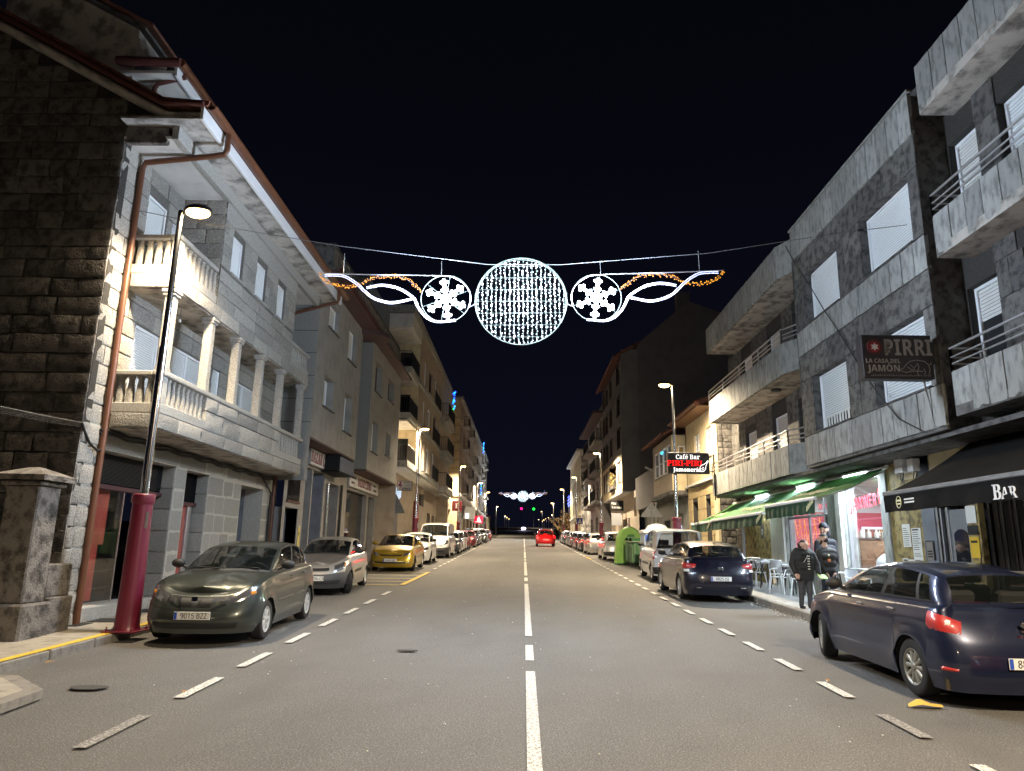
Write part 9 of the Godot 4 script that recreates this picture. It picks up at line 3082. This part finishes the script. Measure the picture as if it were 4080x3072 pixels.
	for s in [[-0.155, 1.195, 0.01, -0.19, 0.955, 0.05, -0.10, 0.76, 0.09], [0.175, 1.19, -0.01, 0.225, 0.945, -0.02, 0.145, 0.76, 0.10]]:
		body.append([V.call(s[0], s[1], s[2]), 0.078, V.call(s[3], s[4], s[5]), 0.058, blk])
		body.append([V.call(s[3], s[4], s[5]), 0.056, V.call(s[6], s[7], s[8]), 0.040, blk])
	for s in [[-0.08, -0.09, -0.09], [0.08, 0.085, 0.09]]:
		body.append([V.call(s[0], 0.72, 0.0), 0.095, V.call(s[1], 0.40, 0.005), 0.066, jean])
		body.append([V.call(s[1], 0.40, 0.005), 0.064, V.call(s[2], 0.085, -0.01), 0.052, jean])
		body.append([V.call(s[2], 0.040, -0.05), 0.038, V.call(s[2] - 0.05, 0.030, -0.16), 0.032, Color(0.1, 0.1, 0.1)])
		body.append([V.call(s[2], 0.045, 0.02), 0.040, V.call(s[2], 0.04, -0.05), 0.040, Color(0.1, 0.1, 0.1)])
	skin(body, 0.012, 0.02, b)
	skin(head_bones(V.call(-0.055, 1.475, 0.0), Basis(Vector3.UP, -2.15), 1.02, sk, Color(0.018, 0.013, 0.011), "short"), 0.006, 0.012, b)
	skin(hand_bones(V.call(-0.095, 0.745, 0.095), Vector3(0.6, -0.75, 0.1).normalized(), Vector3(0, 0.3, 1).normalized(), Vector3(-0.6, -0.5, 0).normalized(), sk), 0.005, 0.006, b)
	skin(hand_bones(V.call(0.14, 0.745, 0.105), Vector3(-0.75, -0.6, 0.1).normalized(), Vector3(0, 0.3, 1).normalized(), Vector3(0.5, -0.6, 0).normalized(), sk), 0.005, 0.006, b)
	part(o, "body", b.done(), vm)
	part(o, "sleeve_patch", slab(Vector3(-0.03, 0.985, 0.095), Vector3(0.035, 1.045, 0.125), 0.01), mat(lin(0.55, 0.16, 0.05), 0.7))
	b = MB.new()
	b.ball(Vector3(0.0, 1.125, 0.112), Vector3(0.024, 0.024, 0.010), 10, 6)
	part(o, "sleeve_badge", b.done(), mat(lin(0.72, 0.66, 0.42), 0.7))
	# tall hooded man
	o = thing("person", "tall person in a dark hooded coat looking down beside the bar door", "person", Vector3(7.17, gy(-17.5) + 0.13, -17.5), "people talking outside the bar")
	b = MB.new()
	b.colored = true
	var coat := Color(0.014, 0.015, 0.020)
	body = [[V.call(-0.07, 0.85, 0), 0.135, V.call(0.07, 0.85, 0), 0.135, coat], [V.call(-0.08, 1.05, 0), 0.132, V.call(0.08, 1.05, 0), 0.132, coat], [V.call(-0.10, 1.25, 0), 0.130, V.call(0.10, 1.25, 0), 0.130, coat], [V.call(-0.13, 1.40, -0.01), 0.10, V.call(0.13, 1.40, -0.01), 0.10, coat], [V.call(0, 1.45, -0.03), 0.09, V.call(-0.01, 1.55, -0.02), 0.08, coat]]
	for s in [[-0.18, 1.39, 0.0, -0.235, 1.10, 0.03, -0.13, 1.20, 0.20], [0.18, 1.39, 0.0, 0.225, 1.09, 0.0, 0.10, 1.12, 0.20]]:
		body.append([V.call(s[0], s[1], s[2]), 0.085, V.call(s[3], s[4], s[5]), 0.068, coat])
		body.append([V.call(s[3], s[4], s[5]), 0.066, V.call(s[6], s[7], s[8]), 0.046, coat])
	for s in [-1, 1]:
		body.append([V.call(0.085 * s, 0.82, 0.0), 0.10, V.call(0.09 * s, 0.45, 0.01), 0.070, jean])
		body.append([V.call(0.09 * s, 0.45, 0.01), 0.068, V.call(0.095 * s, 0.09, -0.01), 0.054, jean])
		body.append([V.call(0.095 * s, 0.045, -0.03), 0.042, V.call(0.10 * s, 0.035, 0.13), 0.036, Color(0.03, 0.03, 0.03)])
	skin(body, 0.013, 0.025, b)
	skin(head_bones(V.call(-0.02, 1.70, 0.02), Basis(Vector3.UP, -0.75) * Basis(Vector3.RIGHT, 0.25), 1.08, sk, coat, "hood"), 0.007, 0.014, b)
	skin(hand_bones(V.call(-0.125, 1.21, 0.215), Vector3(0.7, 0.3, 0.5).normalized(), Vector3(0, 1, 0), Vector3(0.3, -0.2, 0.8).normalized(), sk), 0.005, 0.006, b)
	skin(hand_bones(V.call(0.095, 1.125, 0.215), Vector3(-0.7, 0.3, 0.5).normalized(), Vector3(0, 1, 0), Vector3(-0.3, -0.2, 0.8).normalized(), sk), 0.005, 0.006, b)
	part(o, "body", b.done(), vm)
